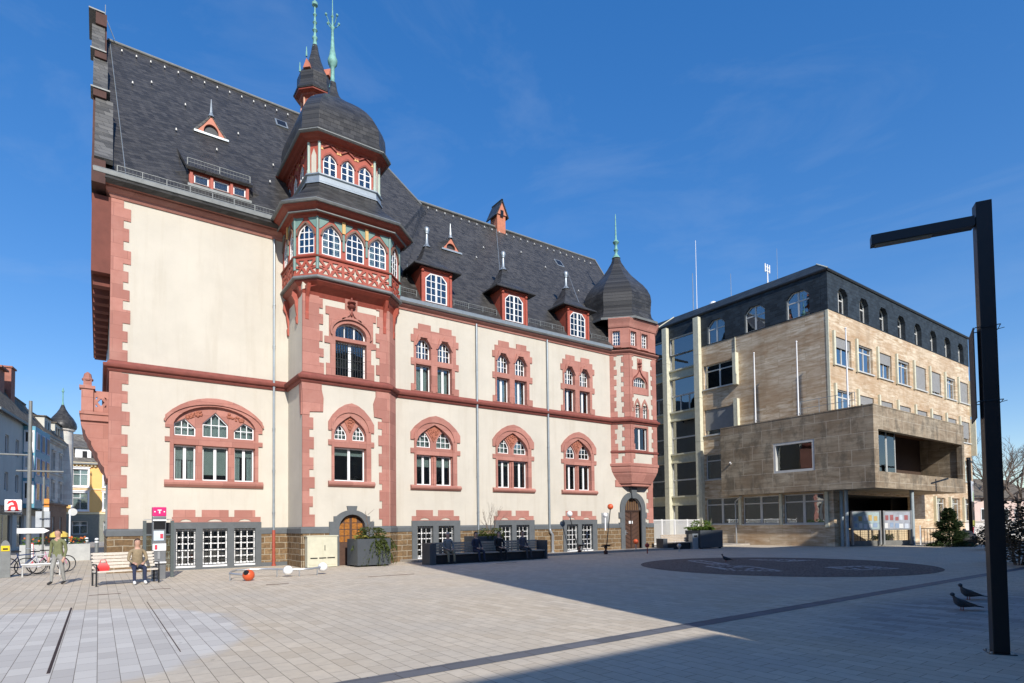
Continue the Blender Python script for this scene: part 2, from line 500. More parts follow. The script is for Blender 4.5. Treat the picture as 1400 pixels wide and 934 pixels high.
# ------------------------------------------------------------------ window kit
class Win:
    """collects white frame, glass and curtains of ONE window; surround is the part, these its sub-parts"""
    def __init__(s): s.fr = MB(); s.pn = MB(); s.cu = MB(); s.bl = MB(); s.gr = MB()
    def light(s, f, poly, d, cols=2, rows=1, fw=.05, mun=.018, mid=0., curtain=None, th=.05, cs=None):
        inn = offset(poly, fw)
        s.fr.ext(f, poly, d-th, d, [inn])
        xs = [q[0] for q in inn]; zs = [q[1] for q in inn]
        x0, x1, z0, z1 = min(xs), max(xs), min(zs), max(zs)
        for i in range(1, cols):
            x = x0+(x1-x0)*i/cols; w = mid if (mid and cols % 2 == 0 and i == cols//2) else mun
            a = span_z(inn, x)
            if a: s.fr.bx(f, x-w, x+w, a[0]-.01, a[1]+.01, d-th+.006, d-.006 if w == mun else d+.008)
        for j in range(1, rows):
            z = z0+(z1-z0)*j/rows
            a = span_x(inn, z)
            if a: s.fr.bx(f, a[0]-.01, a[1]+.01, z-mun, z+mun, d-th+.012, d-.012)
        s.pn.ext(f, offset(poly, fw*.6), d-th*.62, d-th*.5)
        if curtain: s.curtain(f, x0, x1, z0, z1, d-.16, curtain, inn)
    def curtain(s, f, x0, x1, z0, z1, d, kind, poly):
        w = x1-x0
        if kind[0] == 'c':                                  # two drawn-aside curtains
            k = float(kind[1:] or .36)
            for a, b in ((x0, x0+w*k), (x1-w*k, x1)): s.wave(f, a, b, z0, lambda x: min(z1, (span_z(poly, min(max(x, x0+.01), x1-.01)) or (0, z1))[1]), d)
        elif kind[0] == 'f': s.wave(f, x0, x1, z0, lambda x: (span_z(poly, min(max(x, x0+.01), x1-.01)) or (0, z1))[1], d)
        elif kind[0] == 'h':                                # half curtain, lower part
            k = float(kind[1:] or .5); s.wave(f, x0, x1, z0, lambda x: z0+(z1-z0)*k, d)
        elif kind[0] == 'b':                                # blind let down from the top
            k = float(kind[1:] or .4); s.bl.bx(f, x0, x1, z1-(z1-z0)*k, z1, d+.045, d+.06)
    def wave(s, f, a, b, z0, zt, d):
        n = max(8, int((b-a)/.045)); vs = []
        for i in range(n+1):
            x = a+(b-a)*i/n; dd = d+.028*math.sin(i*1.9)+.01*math.sin(i*.7)
            vs += [f(x, z0, dd), f(x, zt(x), dd)]
        s.cu.add(vs, [(2*i, 2*i+2, 2*i+3, 2*i+1) for i in range(n)])
    def done(s, parent, frame=None):
        if s.fr.f: s.fr.build('frame', frame or M_white, parent)
        if s.pn.f: s.pn.build('pane', M_glass, parent)
        if s.cu.f: s.cu.build('curtain', M_curt, parent, fix=False)
        if s.bl.f: s.bl.build('blind', M_blind, parent)
        if s.gr.f: s.gr.build('window_grille', M_iron, parent)

def quoin_strip(mb, f, u0, w, z0, z1, side, d=.03, lo=.22, step=.5, seed=0, back=.02):
    """vertical quoin strip of width w starting at u0 with teeth to side (+1/-1/0 both)"""
    mb.bx(f, u0, u0+w, z0, z1, -back, d)
    r = random.Random(seed); z = z0; k = seed % 2
    while z < z1-.05:
        h = step*(.55 if k % 2 else .78)*(.85+.3*r.random()); h = min(h, z1-z)
        if k % 2 == 0:
            l = lo*(.75+.5*r.random())
            if side >= 0: mb.bx(f, u0+w, u0+w+l, z, z+h, -back, d-.003)
            if side <= 0: mb.bx(f, u0-l, u0, z, z+h, -back, d-.003)
        z += h; k += 1

# ================================================================== TOWN HALL
TH = thing('town_hall', 'large cream stuccoed town hall with pink stone quoins, steep slate roof and domed oriel towers', 'town hall')
YL, YB, YR = 27.8, 25.5, 26.2
FL = F(0, YL, 10, YL)            # left facade, u = X
FB = F(0, YB, 10, YB)            # bay front, u = X
FS = F(7.1, YL, 7.1, YB)         # bay left side
FC = F(11.1, YB, 11.75, YR)      # bay right chamfer
FR = F(0, YR, 10, YR)            # right facade, u = X
XC = [13.92, 18.78, 23.64]       # the three window axes of the right facade
GZ = -.3
# --- walls with real openings
big_open = [(2.40, 3.6), (5.76, 3.6), (5.76, 6.2), (5.2, 6.75), (4.6, 7.0), (4.08, 7.08), (3.5, 7.0), (2.95, 6.75), (2.40, 6.2)]
w = MB(); w.ext(FL, rect(.3, 7.1, GZ, 15.5), -.4, 0, [big_open, rect(2.6, 5.7, .1, 1.85)])
w.ext(FB, rect(7.1, 11.1, GZ, 12.4), -.4, 0, [rounded(8.6, 9.9, -.02, 1.7, 2.3), pointed(8.42, 10.0, 3.6, 5.9, 6.86, 8, .55), rect(8.45, 10.08, 8.3, 10.95)])
w.ext(FS, rect(0, 1.9, GZ, 12.4), -.4, 0); w.ext(FC, rect(0, FC.L, GZ, 12.4), -.4, 0)
hs = []
for c in XC: hs += [pointed(c-1.15, c+1.02, 3.62, 5.9, 6.98, 8, .55), rect(c-1.15, c+1.15, 8.35, 11.3), rect(c-1.05, c+1.05, .15, 1.9)]
hs.append(rounded(27.43, 29.0, -.02, 2.6, 3.42))
w.ext(FR, rect(11.75, 30.2, GZ, 12.68), -.4, 0, hs)
w.box(.3, .7, YL+.4, 42, GZ, 15.5); w.box(.3, 30.2, 42, 42.4, GZ, 15.5); w.box(29.8, 30.2, YR+.4, 42, GZ, 12.9)
w.build('wall', M_stucco, TH)
rb = MB(); rb.box(.9, 7.4, 29.6, 29.7, 0, 15); rb.box(7.6, 10.9, 27.2, 27.3, 0, 19); rb.box(11.0, 29.6, 28.0, 28.1, 0, 14.5)
rb.box(.8, 29.6, 26.9, 42, -.25, -.2); rb.box(.8, 29.6, 28.2, 41, 3.0, 3.1); rb.box(.8, 29.6, 28.2, 41, 7.9, 8.0)
split_build(rb, 'room_backing', M_room, TH)  # dark panels added behind the windows to keep the interiors dark

# --- stone plinth and grey band
pl = MB()
for f, a, b in ((FL, .28, 2.45), (FL, 5.9, 7.06), (FS, 0, 2.28), (FB, 7.1, 8.24), (FB, 10.3, 11.1), (FC, .02, FC.L-.02),
                (FR, 11.78, 12.55), (FR, 15.28, 17.4), (FR, 20.16, 22.26), (FR, 25.02, 27.1), (FR, 29.4, 30.2)):
    pl.bx(f, a, b, GZ, 1.46, -.02, .045)
pl.bx(F(.3, 42, .3, YL), 0, 14.18, GZ, 1.46, -.02, .045)
split_build(pl, 'plinth', M_ash, TH)
bd = MB(); prof = [(-.02, 1.46), (.075, 1.46), (.075, 1.66), (.03, 1.74), (-.02, 1.74)]
for p in ([(.3, 42), (.3, YL), (2.45, YL)], [(5.93, YL), (7.1, YL), (7.1, YB), (8.24, YB)], [(10.3, YB), (11.1, YB), (11.75, YR), (12.55, YR)],
          [(15.28, YR), (17.4, YR)], [(20.16, YR), (22.26, YR)], [(25.02, YR), (27.1, YR)], [(29.45, YR), (30.2, YR)]):
    bd.sweep(p, prof)
bd.bx(FL, 5.9, 7.05, -.02, .18, .046, .06)
split_build(bd, 'plinth_band', M_greyp, TH)

# --- string course, cornices, gutters
st = MB(); sp = [(-.03, 8.02), (.05, 8.02), (.10, 8.09), (.10, 8.14), (.20, 8.17), (.24, 8.24), (.24, 8.29), (.12, 8.33), (.04, 8.46), (-.03, 8.46)]
st.sweep([(.3, 42), (.3, YL), (7.1, YL), (7.1, YB), (11.1, YB), (11.75, YR), (26.4, YR), (27.25, 25.35), (29.72, 25.35), (30.45, 26.1)], sp)
st.build('string_course', M_pinkd, TH, smooth=30)
cr = MB(); cp = [(-.05, 15.02), (.05, 15.02), (.10, 15.1), (.10, 15.17), (.2, 15.22), (.27, 15.32), (.27, 15.38), (.42, 15.42), (.5, 15.52), (.5, 15.56), (-.05, 15.56)]
cr.sweep([(.3, 42), (.3, YL), (7.2, YL)], cp)
cp2 = [(o, z-2.52) for o, z in cp if z < 15.55]+[(.5, 13.0), (-.05, 13.0)]
cp2 = [(-.05, 12.44), (.05, 12.44), (.08, 12.5), (.08, 12.54), (.18, 12.58), (.24, 12.65), (.24, 12.69), (-.05, 12.69)]
cr.sweep([(11.1, YB), (11.75, YR), (26.4, YR), (27.25, 25.35), (29.72, 25.35), (30.5, 26.15)], cp2)
cr.build('cornice', M_pink, TH, smooth=30)
gu = MB(); gu.sweep([(.3, YL+.6), (.3, YL), (6.9, YL)], [(.0, 15.57), (.52, 15.57), (.62, 15.63), (.64, 15.78), (.6, 15.84), (.0, 15.84)])
gu.build('gutter', M_zincg, TH, smooth=40)
gu = MB(); gu.sweep([(11.6, YR), (26.3, YR)], [(.0, 12.70), (.28, 12.70), (.40, 12.75), (.42, 12.9), (.36, 12.95), (.0, 12.95)])
gu.build('gutter', M_zinc, TH, smooth=40)
for x, zt, Y, lo in ((6.45, 15.0, YL, 1.62), (16.37, 12.5, YR, .1), (21.22, 12.5, YR, 1.45)):
    m = MB(); m.tube([(x, Y-.10, zt), (x, Y-.10, lo)], .055, 10)
    for z in [q*1.9+2.4 for q in range(int((zt-2.2)/1.9))]: m.tube([(x, Y-.10, z), (x, Y-.10, z+.05)], .068, 10)
    pipe = m.build('downpipe', M_zinc, TH, smooth=40)
    if lo > 1.:
        m = MB()
        if x < 10:
            m.tube([(x, Y-.10, 1.62), (x, Y-.12, .0)], .07, 10); m.tube([(x, Y-.12, .32), (x, Y-.12, .28)], .085, 10); m.tube([(x, Y-.12, .08), (x, Y-.12, .0)], .095, 10)
            o = m.build('standpipe', M_redb, pipe, smooth=40); o['label'] = 'red standpipe'
        else:
            m.tube([(x, Y-.10, 1.46), (x+.02, Y-.14, 1.3), (x+.14, Y-.16, 1.15), (x+.14, Y-.16, .12)], .085, 10); m.tube([(x+.14, Y-.16, .16), (x+.14, Y-.16, .1)], .14, 10)
            m.build('standpipe', M_steel, pipe, smooth=40)

# --- quoins
q = MB()
quoin_strip(q, FL, .27, .42, 1.75, 8.0, 1, .035, .22, .62, 2); quoin_strip(q, FL, .27, .42, 8.47, 15.0, 1, .035, .22, .62, 4)
q.bx(F(.3, YL+.6, .3, YL), 0, .56, 1.75, 8.0, -.02, .03); q.bx(F(.3, YL+.6, .3, YL), 0, .56, 8.47, 15.0, -.02, .03)
# bay corners
quoin_strip(q, FB, 7.09, .30, 1.75, 6.6, 1, .04, .2, .62, 6); quoin_strip(q, FB, 10.72, .36, 1.75, 6.6, -1, .04, .16, .62, 3)
quoin_strip(q, FB, 7.09, .72, 8.47, 11.9, 1, .05, .17, .55, 2); quoin_strip(q, FB, 10.62, .46, 8.47, 11.9, -1, .05, .15, .55, 5)
q.ext(FB, [(7.09, 6.6), (7.4, 6.6), (7.4, 6.75), (7.98, 6.8), (8.0, 7.4), (7.92, 7.75), (7.92, 8.0), (7.05, 8.0), (7.09, 7.5)], -.02, .055)
q.ext(FB, [(10.72, 6.6), (11.08, 6.6), (11.08, 8.0), (10.42, 8.0), (10.42, 7.75), (10.3, 7.4), (10.34, 6.8), (10.72, 6.75)], -.02, .055)
q.ext(FS, [(2.1, 6.6), (2.27, 6.6), (2.27, 8.0), (1.9, 8.0), (2.0, 7.3)], -.02, .04)
for z0, z1 in ((1.75, 8.0), (8.47, 11.9)):
    q.bx(FC, .03, FC.L-.12, z0, z1, -.02, .035)
# strip beside the corner oriel and the wall end
quoin_strip(q, FR, 29.75, .43, 1.75, 4.1, -1, .04, .2, .5, 1)
q.ext(FR, [(26.68, 4.08), (30.2, 4.08), (30.2, 4.5), (26.68, 4.5)], -.02, .045)
split_build(q, 'quoin', M_pink, TH)

# --- large triple window, left facade
def big_window():
    so = [(2.20, 3.72), (5.96, 3.72), (5.96, 6.5)]
    so = [(2.36, 3.72), (5.80, 3.72), (5.80, 5.36), (5.98, 5.36), (5.98, 5.56), (5.80, 5.56), (5.80, 5.95), (5.97, 5.95), (5.97, 6.47)]
    n = 12
    for i in range(n+1):
        a = R(40+100*i/n); so.append((4.08+2.46*math.cos(a), 6.47+(7.34-6.47)*(math.sin(a)-math.sin(R(40)))/(1-math.sin(R(40)))))
    so = [p for p in so if p[0] <= 5.985]
    so += [(2.19, 6.47), (2.19, 5.95), (2.36, 5.95), (2.36, 5.56), (2.18, 5.56), (2.18, 5.36), (2.36, 5.36)]
    lows = [rect(2.52, 3.32, 3.78, 5.25), rect(3.58, 4.58, 3.78, 5.25), rect(4.82, 5.64, 3.78, 5.25)]
    ups = [[(2.52, 5.66), (3.32, 5.66), (3.32, 6.02), (2.92, 6.40), (2.52, 6.18)], [(3.58, 5.66), (4.58, 5.66), (4.58, 6.25), (4.08, 6.76), (3.58, 6.25)],
           [(4.82, 5.66), (5.64, 5.66), (5.64, 6.18), (5.22, 6.40), (4.82, 6.02)]]
    hb = [(2.50, 3.76), (5.66, 3.76), (5.66, 5.95)]+[(4.08+1.62*math.cos(a), 5.95+1.03*math.sin(a)) for a in [R(12+156*i/16) for i in range(17)]]+[(2.50, 5.95)]
    m = MB(); m.ext(FL, so, -.3, .06, [hb]); m.ext(FL, offset(hb, -.03), -.31, -.10, lows+ups)
    m.bx(FL, 2.48, 5.68, 5.27, 5.62, -.12, .03)
    for x in (3.33, 4.59): m.bx(FL, x, x+.24, 3.78, 5.27, -.12, -.01)
    # hood roll round the arch
    arc = [(4.08+1.93*math.cos(a), 5.95+1.1*math.sin(a)) for a in [R(12+156*i/20) for i in range(21)]]
    m.loft([[FL(x+o*(x-4.08)/2, z+o, d) for o, d in ((0, .06), (.0, .12), (.07, .12), (.07, .06))] for x, z in arc])
    W = m.build('window', M_pink, TH)
    t = MB()
    for a, b, c in ((2.75, 3.35, 6.55), (4.8, 5.4, 6.55)):
        for i in range(42):
            x = rnd.uniform(2.95, 3.62) if a < 3 else rnd.uniform(4.54, 5.2)
            zt = 6.98-.28*abs(x-4.08)**1.6; zb = 6.42+.32*(1-abs(x-4.08)/1.1)
            t.ball(FL(x, min(rnd.uniform(min(zb, zt-.1)-.02, zt-.12), 6.88-.22*abs(x-4.08)**1.8), -.09), rnd.uniform(.035, .07), 6)
    t.build('tracery_relief', M_relief, W, smooth=60)
    s = MB(); s.sweep([(2.17, YL), (6.0, YL)], [(-.02, 3.48), (.06, 3.48), (.15, 3.58), (.17, 3.66), (.08, 3.77), (-.02, 3.77)]); s.build('sill', M_pink, W)
    k = Win()
    for p, c in zip(lows, ('c.34', 'b.85', 'c.3')): k.light(FL, p, -.2, 2, 1, .055, mid=.055, curtain=c)
    for p, c in ((lows[0], 'b.4'), (lows[2], 'b.25')):
        k.curtain(FL, p[0][0]+.06, p[1][0]-.06, p[0][1], p[2][1], -.36, c, p)
    for p in ups: k.light(FL, p, -.18, 3, 2, .045, .016, curtain='f')
    k.done(W)
big_window()

# --- ground-floor arched windows (right facade x3 and the bay)
def arch_window(f, c, hw, curt):
    z0, z1 = 3.74, 5.28
    def X(t): return c+hw*t
    so = [(X(-.86), 3.72), (X(.86), 3.72), (X(.86), 5.36), (X(1.0), 5.36), (X(1.0), 5.6), (X(.86), 5.6), (X(.86), 6.02), (X(1.0), 6.02), (X(1.0), 6.4),
          (X(.82), 6.72), (X(.55), 7.03), (X(.28), 7.22), (X(0), 7.31)]
    so += [(2*c-x, z) for x, z in so[::-1][1:]]
    two = hw > 1.2
    if two:
        lows = [rect(X(-.77), X(-.16), z0+.04, z1), rect(X(.06)+.0, X(.72), z0+.04, z1)]
        lows = [rect(c-1.08, c-.2, z0+.04, z1), rect(c+.07, c+.95, z0+.04, z1)]
        ups = [pointed(c-1.08, c-.24, 5.68, 5.95, 6.58), pointed(c+.08, c+.95, 5.68, 5.95, 6.58)]
        xc = c-.08
    else:
        lows = [rect(c-.78, c+.66, z0+.04, z1)]
        ups = [pointed(c-.75, c-.18, 5.64, 5.85, 6.32), pointed(c+.08, c+.66, 5.64, 5.85, 6.32)]
        xc = c-.05
    a_, b_ = (c-1.1, c+.97) if two else (c-.8, c+.68)
    hb = pointed(a_, b_, 3.76, 5.9, 6.84 if two else 6.72, 8, .55)
    m = MB(); m.ext(f, so, -.3, .06, [hb]); m.ext(f, offset(hb, -.03), -.31, -.10, lows+ups)
    m.bx(f, a_-.02, b_+.02, 5.29, 5.62, -.12, .03)
    iw = .86*hw*.93
    arc = [(xc+iw*math.cos(a)*(1 if True else 1), 5.95+(1.0 if two else .92)*math.sin(a)**.9) for a in [R(4+172*i/18) for i in range(19)]]
    m.loft([[f(x+o*(x-xc)/iw, z+o, d) for o, d in ((0, .05), (.0, .11), (.055, .11), (.055, .05))] for x, z in arc])
    if two: m.lathe(*f(c-.065, 0, -.06)[:2], [(.07, 3.76), (.07, 4.1), (.05, 4.2), (.05, 5.1), (.08, 5.22)], 10)
    W = m.build('window', M_pink, TH)
    t = MB(); sh = [(xc-.42*hw/1.4, 6.62), (xc, 5.98), (xc+.42*hw/1.4, 6.62), (xc+.2, 6.78), (xc, 6.83), (xc-.2, 6.78)]
    t.ext(f, sh, -.10, -.06)
    for i in range(34):
        a = rnd.random(); z = 6.12+.62*a; x = xc+rnd.uniform(-1, 1)*.36*a*hw/1.4
        t.ball(f(x, z, -.05), rnd.uniform(.025, .055), 6)
    t.build('tracery_relief', M_relief, W, smooth=60)
    s = MB(); p0 = f(c-hw*1.01, 0, 0); p1 = f(c+hw*1.01, 0, 0)
    s.sweep([p0[:2], p1[:2]], [(-.02, 3.52), (.06, 3.52), (.15, 3.6), (.17, 3.68), (.08, 3.77), (-.02, 3.77)]); s.build('sill', M_pink, W)
    k = Win()
    for i, p in enumerate(lows):
        k.light(f, p, -.2, 2, 1, .055, mid=.055)
        for c2 in curt[i].split(): k.curtain(f, p[0][0]+.06, p[1][0]-.06, p[0][1], p[2][1]-.05, -.36, c2, p)
    for p in ups: k.light(f, p, -.18, 3, 3, .045, .014, curtain='f')
    k.done(W)
arch_window(FR, XC[0], 1.41, ('b.36', 'b.34'))
arch_window(FR, XC[1], 1.41, ('b.16', 'b.12'))
arch_window(FR, XC[2], 1.41, ('b.12', 'b.12'))
arch_window(FB, 9.27, 1.06, ('b.2',))

# --- first-floor coupled windows
def upper_window(c, curt):
    f = FR
    so = [(c+1.36, 8.47), (c+1.36, 8.82), (c+1.13, 8.82), (c+1.13, 9.78), (c+1.36, 9.78), (c+1.36, 10.12), (c+1.2, 10.12), (c+1.2, 10.95),
          (c+1.36, 10.95), (c+1.36, 11.3), (c+1.2, 11.3), (c+1.2, 11.62), (c+.95, 11.62), (c+.95, 11.9), (c+.26, 11.9), (c+.26, 11.62)]
    so = so+[(2*c-x, z) for x, z in so[::-1]]
    so = clean(so)
    lows = [rect(c-1.1, c-.24, 8.5, 9.85), rect(c+.1, c+.95, 8.5, 9.85)]
    ups = [chamfered(c-1.08, c-.26, 10.12, 11.16, .24), chamfered(c+.12, c+.93, 10.12, 11.16, .24)]
    m = MB(); m.ext(f, so, -.3, .055, lows+ups)
    for x0, x1 in ((c-1.16, c-.2), (c+.04, c+1.0)):
        xm = (x0+x1)/2
        # scalloped hood
        hp = [(x0, 10.75), (x0+.12, 11.0), (x0+.16, 11.18), (xm-.28, 11.32), (xm-.1, 11.26), (xm, 11.42), (xm+.1, 11.26), (xm+.28, 11.32), (x1-.16, 11.18), (x1-.12, 11.0), (x1, 10.75),
              (x1-.06, 10.75), (x1-.17, 10.95), (x1-.3, 11.14), (xm+.2, 11.2), (xm-.2, 11.2), (x0+.3, 11.14), (x0+.17, 10.95), (x0+.06, 10.75)]
        m.ext(f, hp, .056, .12)
        for x in (x0+.01, x1-.01): m.lathe(*f(x, 0, .04)[:2], [(.06, 8.52), (.06, 8.85), (.035, 8.95), (.035, 9.85)], 8)
    W = m.build('window', M_pink, TH)
    k = Win()
    for i, p in enumerate(lows):
        k.light(f, p, -.2, 2, 1, .05, mid=.06)
        for c2 in curt[i].split(): k.curtain(f, p[0][0]+.06, p[1][0]-.06, p[0][1], p[2][1], -.36, c2, p)
    for p in ups: k.light(f, p, -.18, 4, 3, .045, .014, mid=.035)
    k.done(W)
upper_window(XC[0], ('f', 'f')); upper_window(XC[1], ('c.3', 'c.42')); upper_window(XC[2], ('c.2', 'c.45'))

# --- bay, first floor window with bar grille
def bay_window():
    f = FB
    so = [(8.12, 8.47), (10.35, 8.47), (10.35, 9.2), (10.2, 9.2), (10.2, 9.9), (10.45, 9.95), (10.45, 10.2), (10.3, 10.2), (10.3, 11.2), (10.45, 11.2), (10.45, 11.55), (9.55, 11.55), (9.55, 12.2),
          (8.98, 12.2), (8.98, 11.55), (8.1, 11.55), (8.1, 11.2), (8.25, 11.2), (8.25, 10.2), (8.05, 10.2), (8.05, 9.9), (8.3, 9.9), (8.3, 9.0), (8.12, 9.0)]
    lo = rect(8.53, 9.98, 8.5, 10.08); up = rounded(8.53, 9.98, 10.24, 10.42, 10.95)
    m = MB(); m.ext(f, so, -.3, .05, [lo, up])
    xm = 9.26
    arc = [(xm+.9*math.cos(a), 10.42+.68*math.sin(a)) for a in [R(-14+208*i/20) for i in range(21)]]
    m.loft([[f(x+o*(x-xm)/.9, z+o, d) for o, d in ((0, .05), (0, .14), (.09, .14), (.09, .05))] for x, z in arc])
    for sg in (-1, 1):      # ogee tip
        m.loft([[f(xm+sg*x, z+o, d) for o, d in ((0, .05), (0, .14), (.08, .14), (.08, .05))] for x, z in ((.45, 11.02), (.25, 11.16), (.1, 11.3), (.02, 11.5))])
    W = m.build('window', M_pink, TH)
    t = MB()
    t.lathe(*f(xm, 0, .1)[:2], [(.05, 11.3), (.06, 11.6), (.16, 11.66), (.2, 11.72), (.08, 11.8), (.2, 11.88), (.16, 11.95), (.05, 12.0), (.04, 12.14), (.01, 12.2)], 10)
    t.build('finial', M_pinkd, W, smooth=50)
    k = Win(); k.light(f, lo, -.2, 2, 1, .06, mid=.07); k.light(f, up, -.2, 3, 1, .055, .03)
    for i in range(1, 12):
        if i == 6: continue
        x = 8.56+1.4*i/12; k.gr.bx(f, x-.012, x+.012, 8.55, 10.02, -.105, -.085)
    for z in (8.9, 9.3, 9.7): k.gr.bx(f, 8.57, 9.94, z-.01, z+.01, -.085, -.075)
    for i in range(1, 9):
        x = 8.56+1.4*i/9; k.gr.bx(f, x-.01, x+.01, 10.3, 10.85-.5*((x-9.26)/.75)**2, -.105, -.085)
    k.done(W)
bay_window()

# --- basement windows with grey surrounds and barred white frames
def basement(f, xs, x0, x1, zb, blocks, steps=None):
    m = MB(); m.ext(f, rect(x0, x1, zb, 1.99), -.3, .09, [rect(a, b, .18, 1.72) for a, b in xs])
    W = m.build('window', M_greyp, TH)
    g = MB(); top = []
    a0 = x0+.02; b0 = x1-.02
    poly = [(a0, 1.992), (b0, 1.992), (b0, 2.22)]
    for a, b in blocks[::-1]: poly += [(b, 2.22), (b, 2.52), (a, 2.52), (a, 2.22)]
    poly += [(a0, 2.22)]
    holes = []
    for a, b in xs:
        c = (a+b)/2; w = (b-a)*.32
        holes.append([(c-w, 2.02), (c+w, 2.02), (c+w*.6, 2.1), (c, 2.13), (c-w*.6, 2.1)])
    g.ext(f, clean(poly), -.02, .03, holes); g.build('lintel', M_pink, W)
    k = Win()
    for a, b in xs:
        k.light(f, rect(a, b, .2, 1.7), -.08, 3, 5, .06, .022, curtain=None)
        for i in range(6): k.gr.bx(f, a+(b-a)*(i+.5)/6-.008, a+(b-a)*(i+.5)/6+.008, .18, 1.7, .012, .028)
        for z in (.42, .86, 1.26, 1.6): k.gr.bx(f, a-.02, b+.02, z-.011, z+.011, .028, .044)
        k.fr.bx(f, a+.01, b-.01, .10, .17, .02, .1)
    k.done(W)
basement(FL, [(2.60, 3.33), (3.59, 4.55), (4.82, 5.68)], 2.44, 5.93, -.25, [(2.5, 3.32), (3.56, 4.6), (4.83, 5.68)])
for c in XC: basement(FR, [(c-1.1, c-.22), (c+.08, c+.98)], c-1.38, c+1.35, -.2, [(c-1.12, c-.2), (c+.1, c+1.0)])

# --- bay side door and street door
def arched_door(f, c, hw, zs, zt, outer, mats, kind):
    m = MB(); so, hole = outer
    m.ext(f, so, -.25, .09, [hole])
    D = m.build('door', M_greyp, TH)
    m = MB(); m.ext(f, offset(hole, .01), -.2, -.16); d = m.build('door_leaf', mats[0], D)
    return D
xm = 9.27
so = [(8.24, -.25), (10.30, -.25), (10.30, 1.96), (10.12, 1.96), (10.12, 2.22), (9.93, 2.22)]
so += [(xm+.9*math.cos(a), 1.72+.72*math.sin(a)) for a in [R(52-i*4) for i in range(0)]]
arcp = [(xm+.98*math.cos(R(a)), 1.55+.93*math.sin(R(a))) for a in range(45, 136, 9)]
so = [(8.24, -.25), (10.30, -.25), (10.30, 1.96), (10.10, 1.96), (10.10, 2.2)]+arcp[:4]+[(xm+.2, 2.46), (xm+.24, 2.66), (xm-.24, 2.66), (xm-.2, 2.46)]+arcp[-4:]+[(8.44, 2.2), (8.44, 1.96), (8.24, 1.96)]
hole = rounded(8.68, 9.88, -.2, 1.68, 2.28)
D = arched_door(FB, xm, .6, 0, 0, (so, hole), [M_door], 0)
m = MB()
for a, b in ((8.72, 9.24), (9.32, 9.84)):
    for i in range(2):
        for j in range(4):
            x0 = a+(b-a)*i/2+.02; x1 = a+(b-a)*(i+1)/2-.02; z0 = 1.05+j*.29; z1 = z0+.25
            lim = 1.68+.55*math.sqrt(max(0, 1-((max(abs(x0-9.28), abs(x1-9.28)))/.58)**2))
            if z1 > lim: z1 = lim
            if z1 > z0+.05: m.bx(FB, x0, x1, z0, z1, -.17, -.15)
m.build('door_pane', M_doory, D)
m = MB(); m.bx(FB, 8.66, 9.9, -.2, -.02, -.02, .16); m.build('doorstep', M_greyp, D)
m = MB(); m.tube([FB(9.2, .95, -.12), FB(9.2, .95, -.08), FB(9.1, .95, -.08)], .012, 6); m.build('handle', M_steel, D)
xm = 28.22
out = [(27.08, 1.5), (27.08, -.2), (29.36, -.2), (29.36, 1.5), (29.5, 1.5), (29.5, 1.8), (29.36, 1.8), (29.36, 2.1), (29.5, 2.1), (29.5, 2.45), (29.38, 2.45), (29.38, 2.75)]
out += [(xm+1.16*math.cos(R(a)), 2.72+1.05*math.sin(R(a))) for a in range(10, 75, 10)]
out += [(xm+.2, 3.72), (xm+.3, 4.05), (xm-.3, 4.05), (xm-.2, 3.72)]
out += [(xm-1.16*math.cos(R(a)), 2.72+1.05*math.sin(R(a))) for a in range(70, 5, -10)]
out += [(27.06, 2.75), (27.06, 2.45), (26.92, 2.45), (26.92, 2.1), (27.08, 2.1), (27.08, 1.8), (26.92, 1.8), (26.92, 1.5)]
hole = rounded(27.44, 29.0, -.15, 2.6, 3.42)
D = arched_door(FR, xm, .78, 0, 0, (out, hole), [M_door], 1)
m = MB(); m.ext(FR, [(xm-.17, 3.36), (xm+.17, 3.36), (xm+.28, 4.06), (xm-.28, 4.06)], .092, .2); m.build('keystone', M_greyp, D)
m = MB(); m.bx(FR, 27.47, 28.97, 2.5, 2.6, -.17, -.10); m.bx(FR, xm-.05, xm+.05, -.1, 2.5, -.17, -.12)
for sg in (-1, 1):
    for i in range(9):
        z = .1+i*.28
        m.add([FR(xm+sg*.08, z, -.155), FR(xm+sg*.7, z+.3, -.155), FR(xm+sg*.7, z+.33, -.155), FR(xm+sg*.08, z+.03, -.155), FR(xm+sg*.08, z, -.14), FR(xm+sg*.7, z+.3, -.14), FR(xm+sg*.7, z+.33, -.14), FR(xm+sg*.08, z+.03, -.14)],
              [(0, 1, 2, 3), (7, 6, 5, 4), (0, 4, 5, 1), (1, 5, 6, 2), (2, 6, 7, 3), (3, 7, 4, 0)])
m.build('door_panel', plain('dark_door_trim', (.05, .028, .02), .5), D)
m = MB()
for i in range(7):
    x = 27.6+i*.205; m.bx(FR, x-.02, x+.02, 2.6, 2.62+.75*math.sqrt(max(.02, 1-((x-xm)/.8)**2)), -.15, -.12)
m.build('fanlight_bar', plain('brass_brown', (.30, .19, .09), .5, .3), D)
m = MB(); m.bx(FR, 28.0, 28.36, 1.72, 1.9, -.14, -.12); m.build('door_plate', M_white, D)
m = MB(); m.tube([FR(27.72, 1.15, -.14), FR(27.72, 1.15, -.06), FR(27.84, 1.15, -.06)], .014, 6); m.bx(FR, 27.68, 27.76, 1.0, 1.3, -.15, -.135); m.build('handle', M_steel, D)
m = MB(); m.bx(FR, 25.43, 26.05, 1.76, 2.42, -.01, .03)
for i in range(8): m.bx(FR, 25.46, 26.02, 1.8+i*.075, 1.84+i*.075, .03, .05)
m.build('vent_grille', plain('vent_grey', (.30, .31, .31), .6), TH)

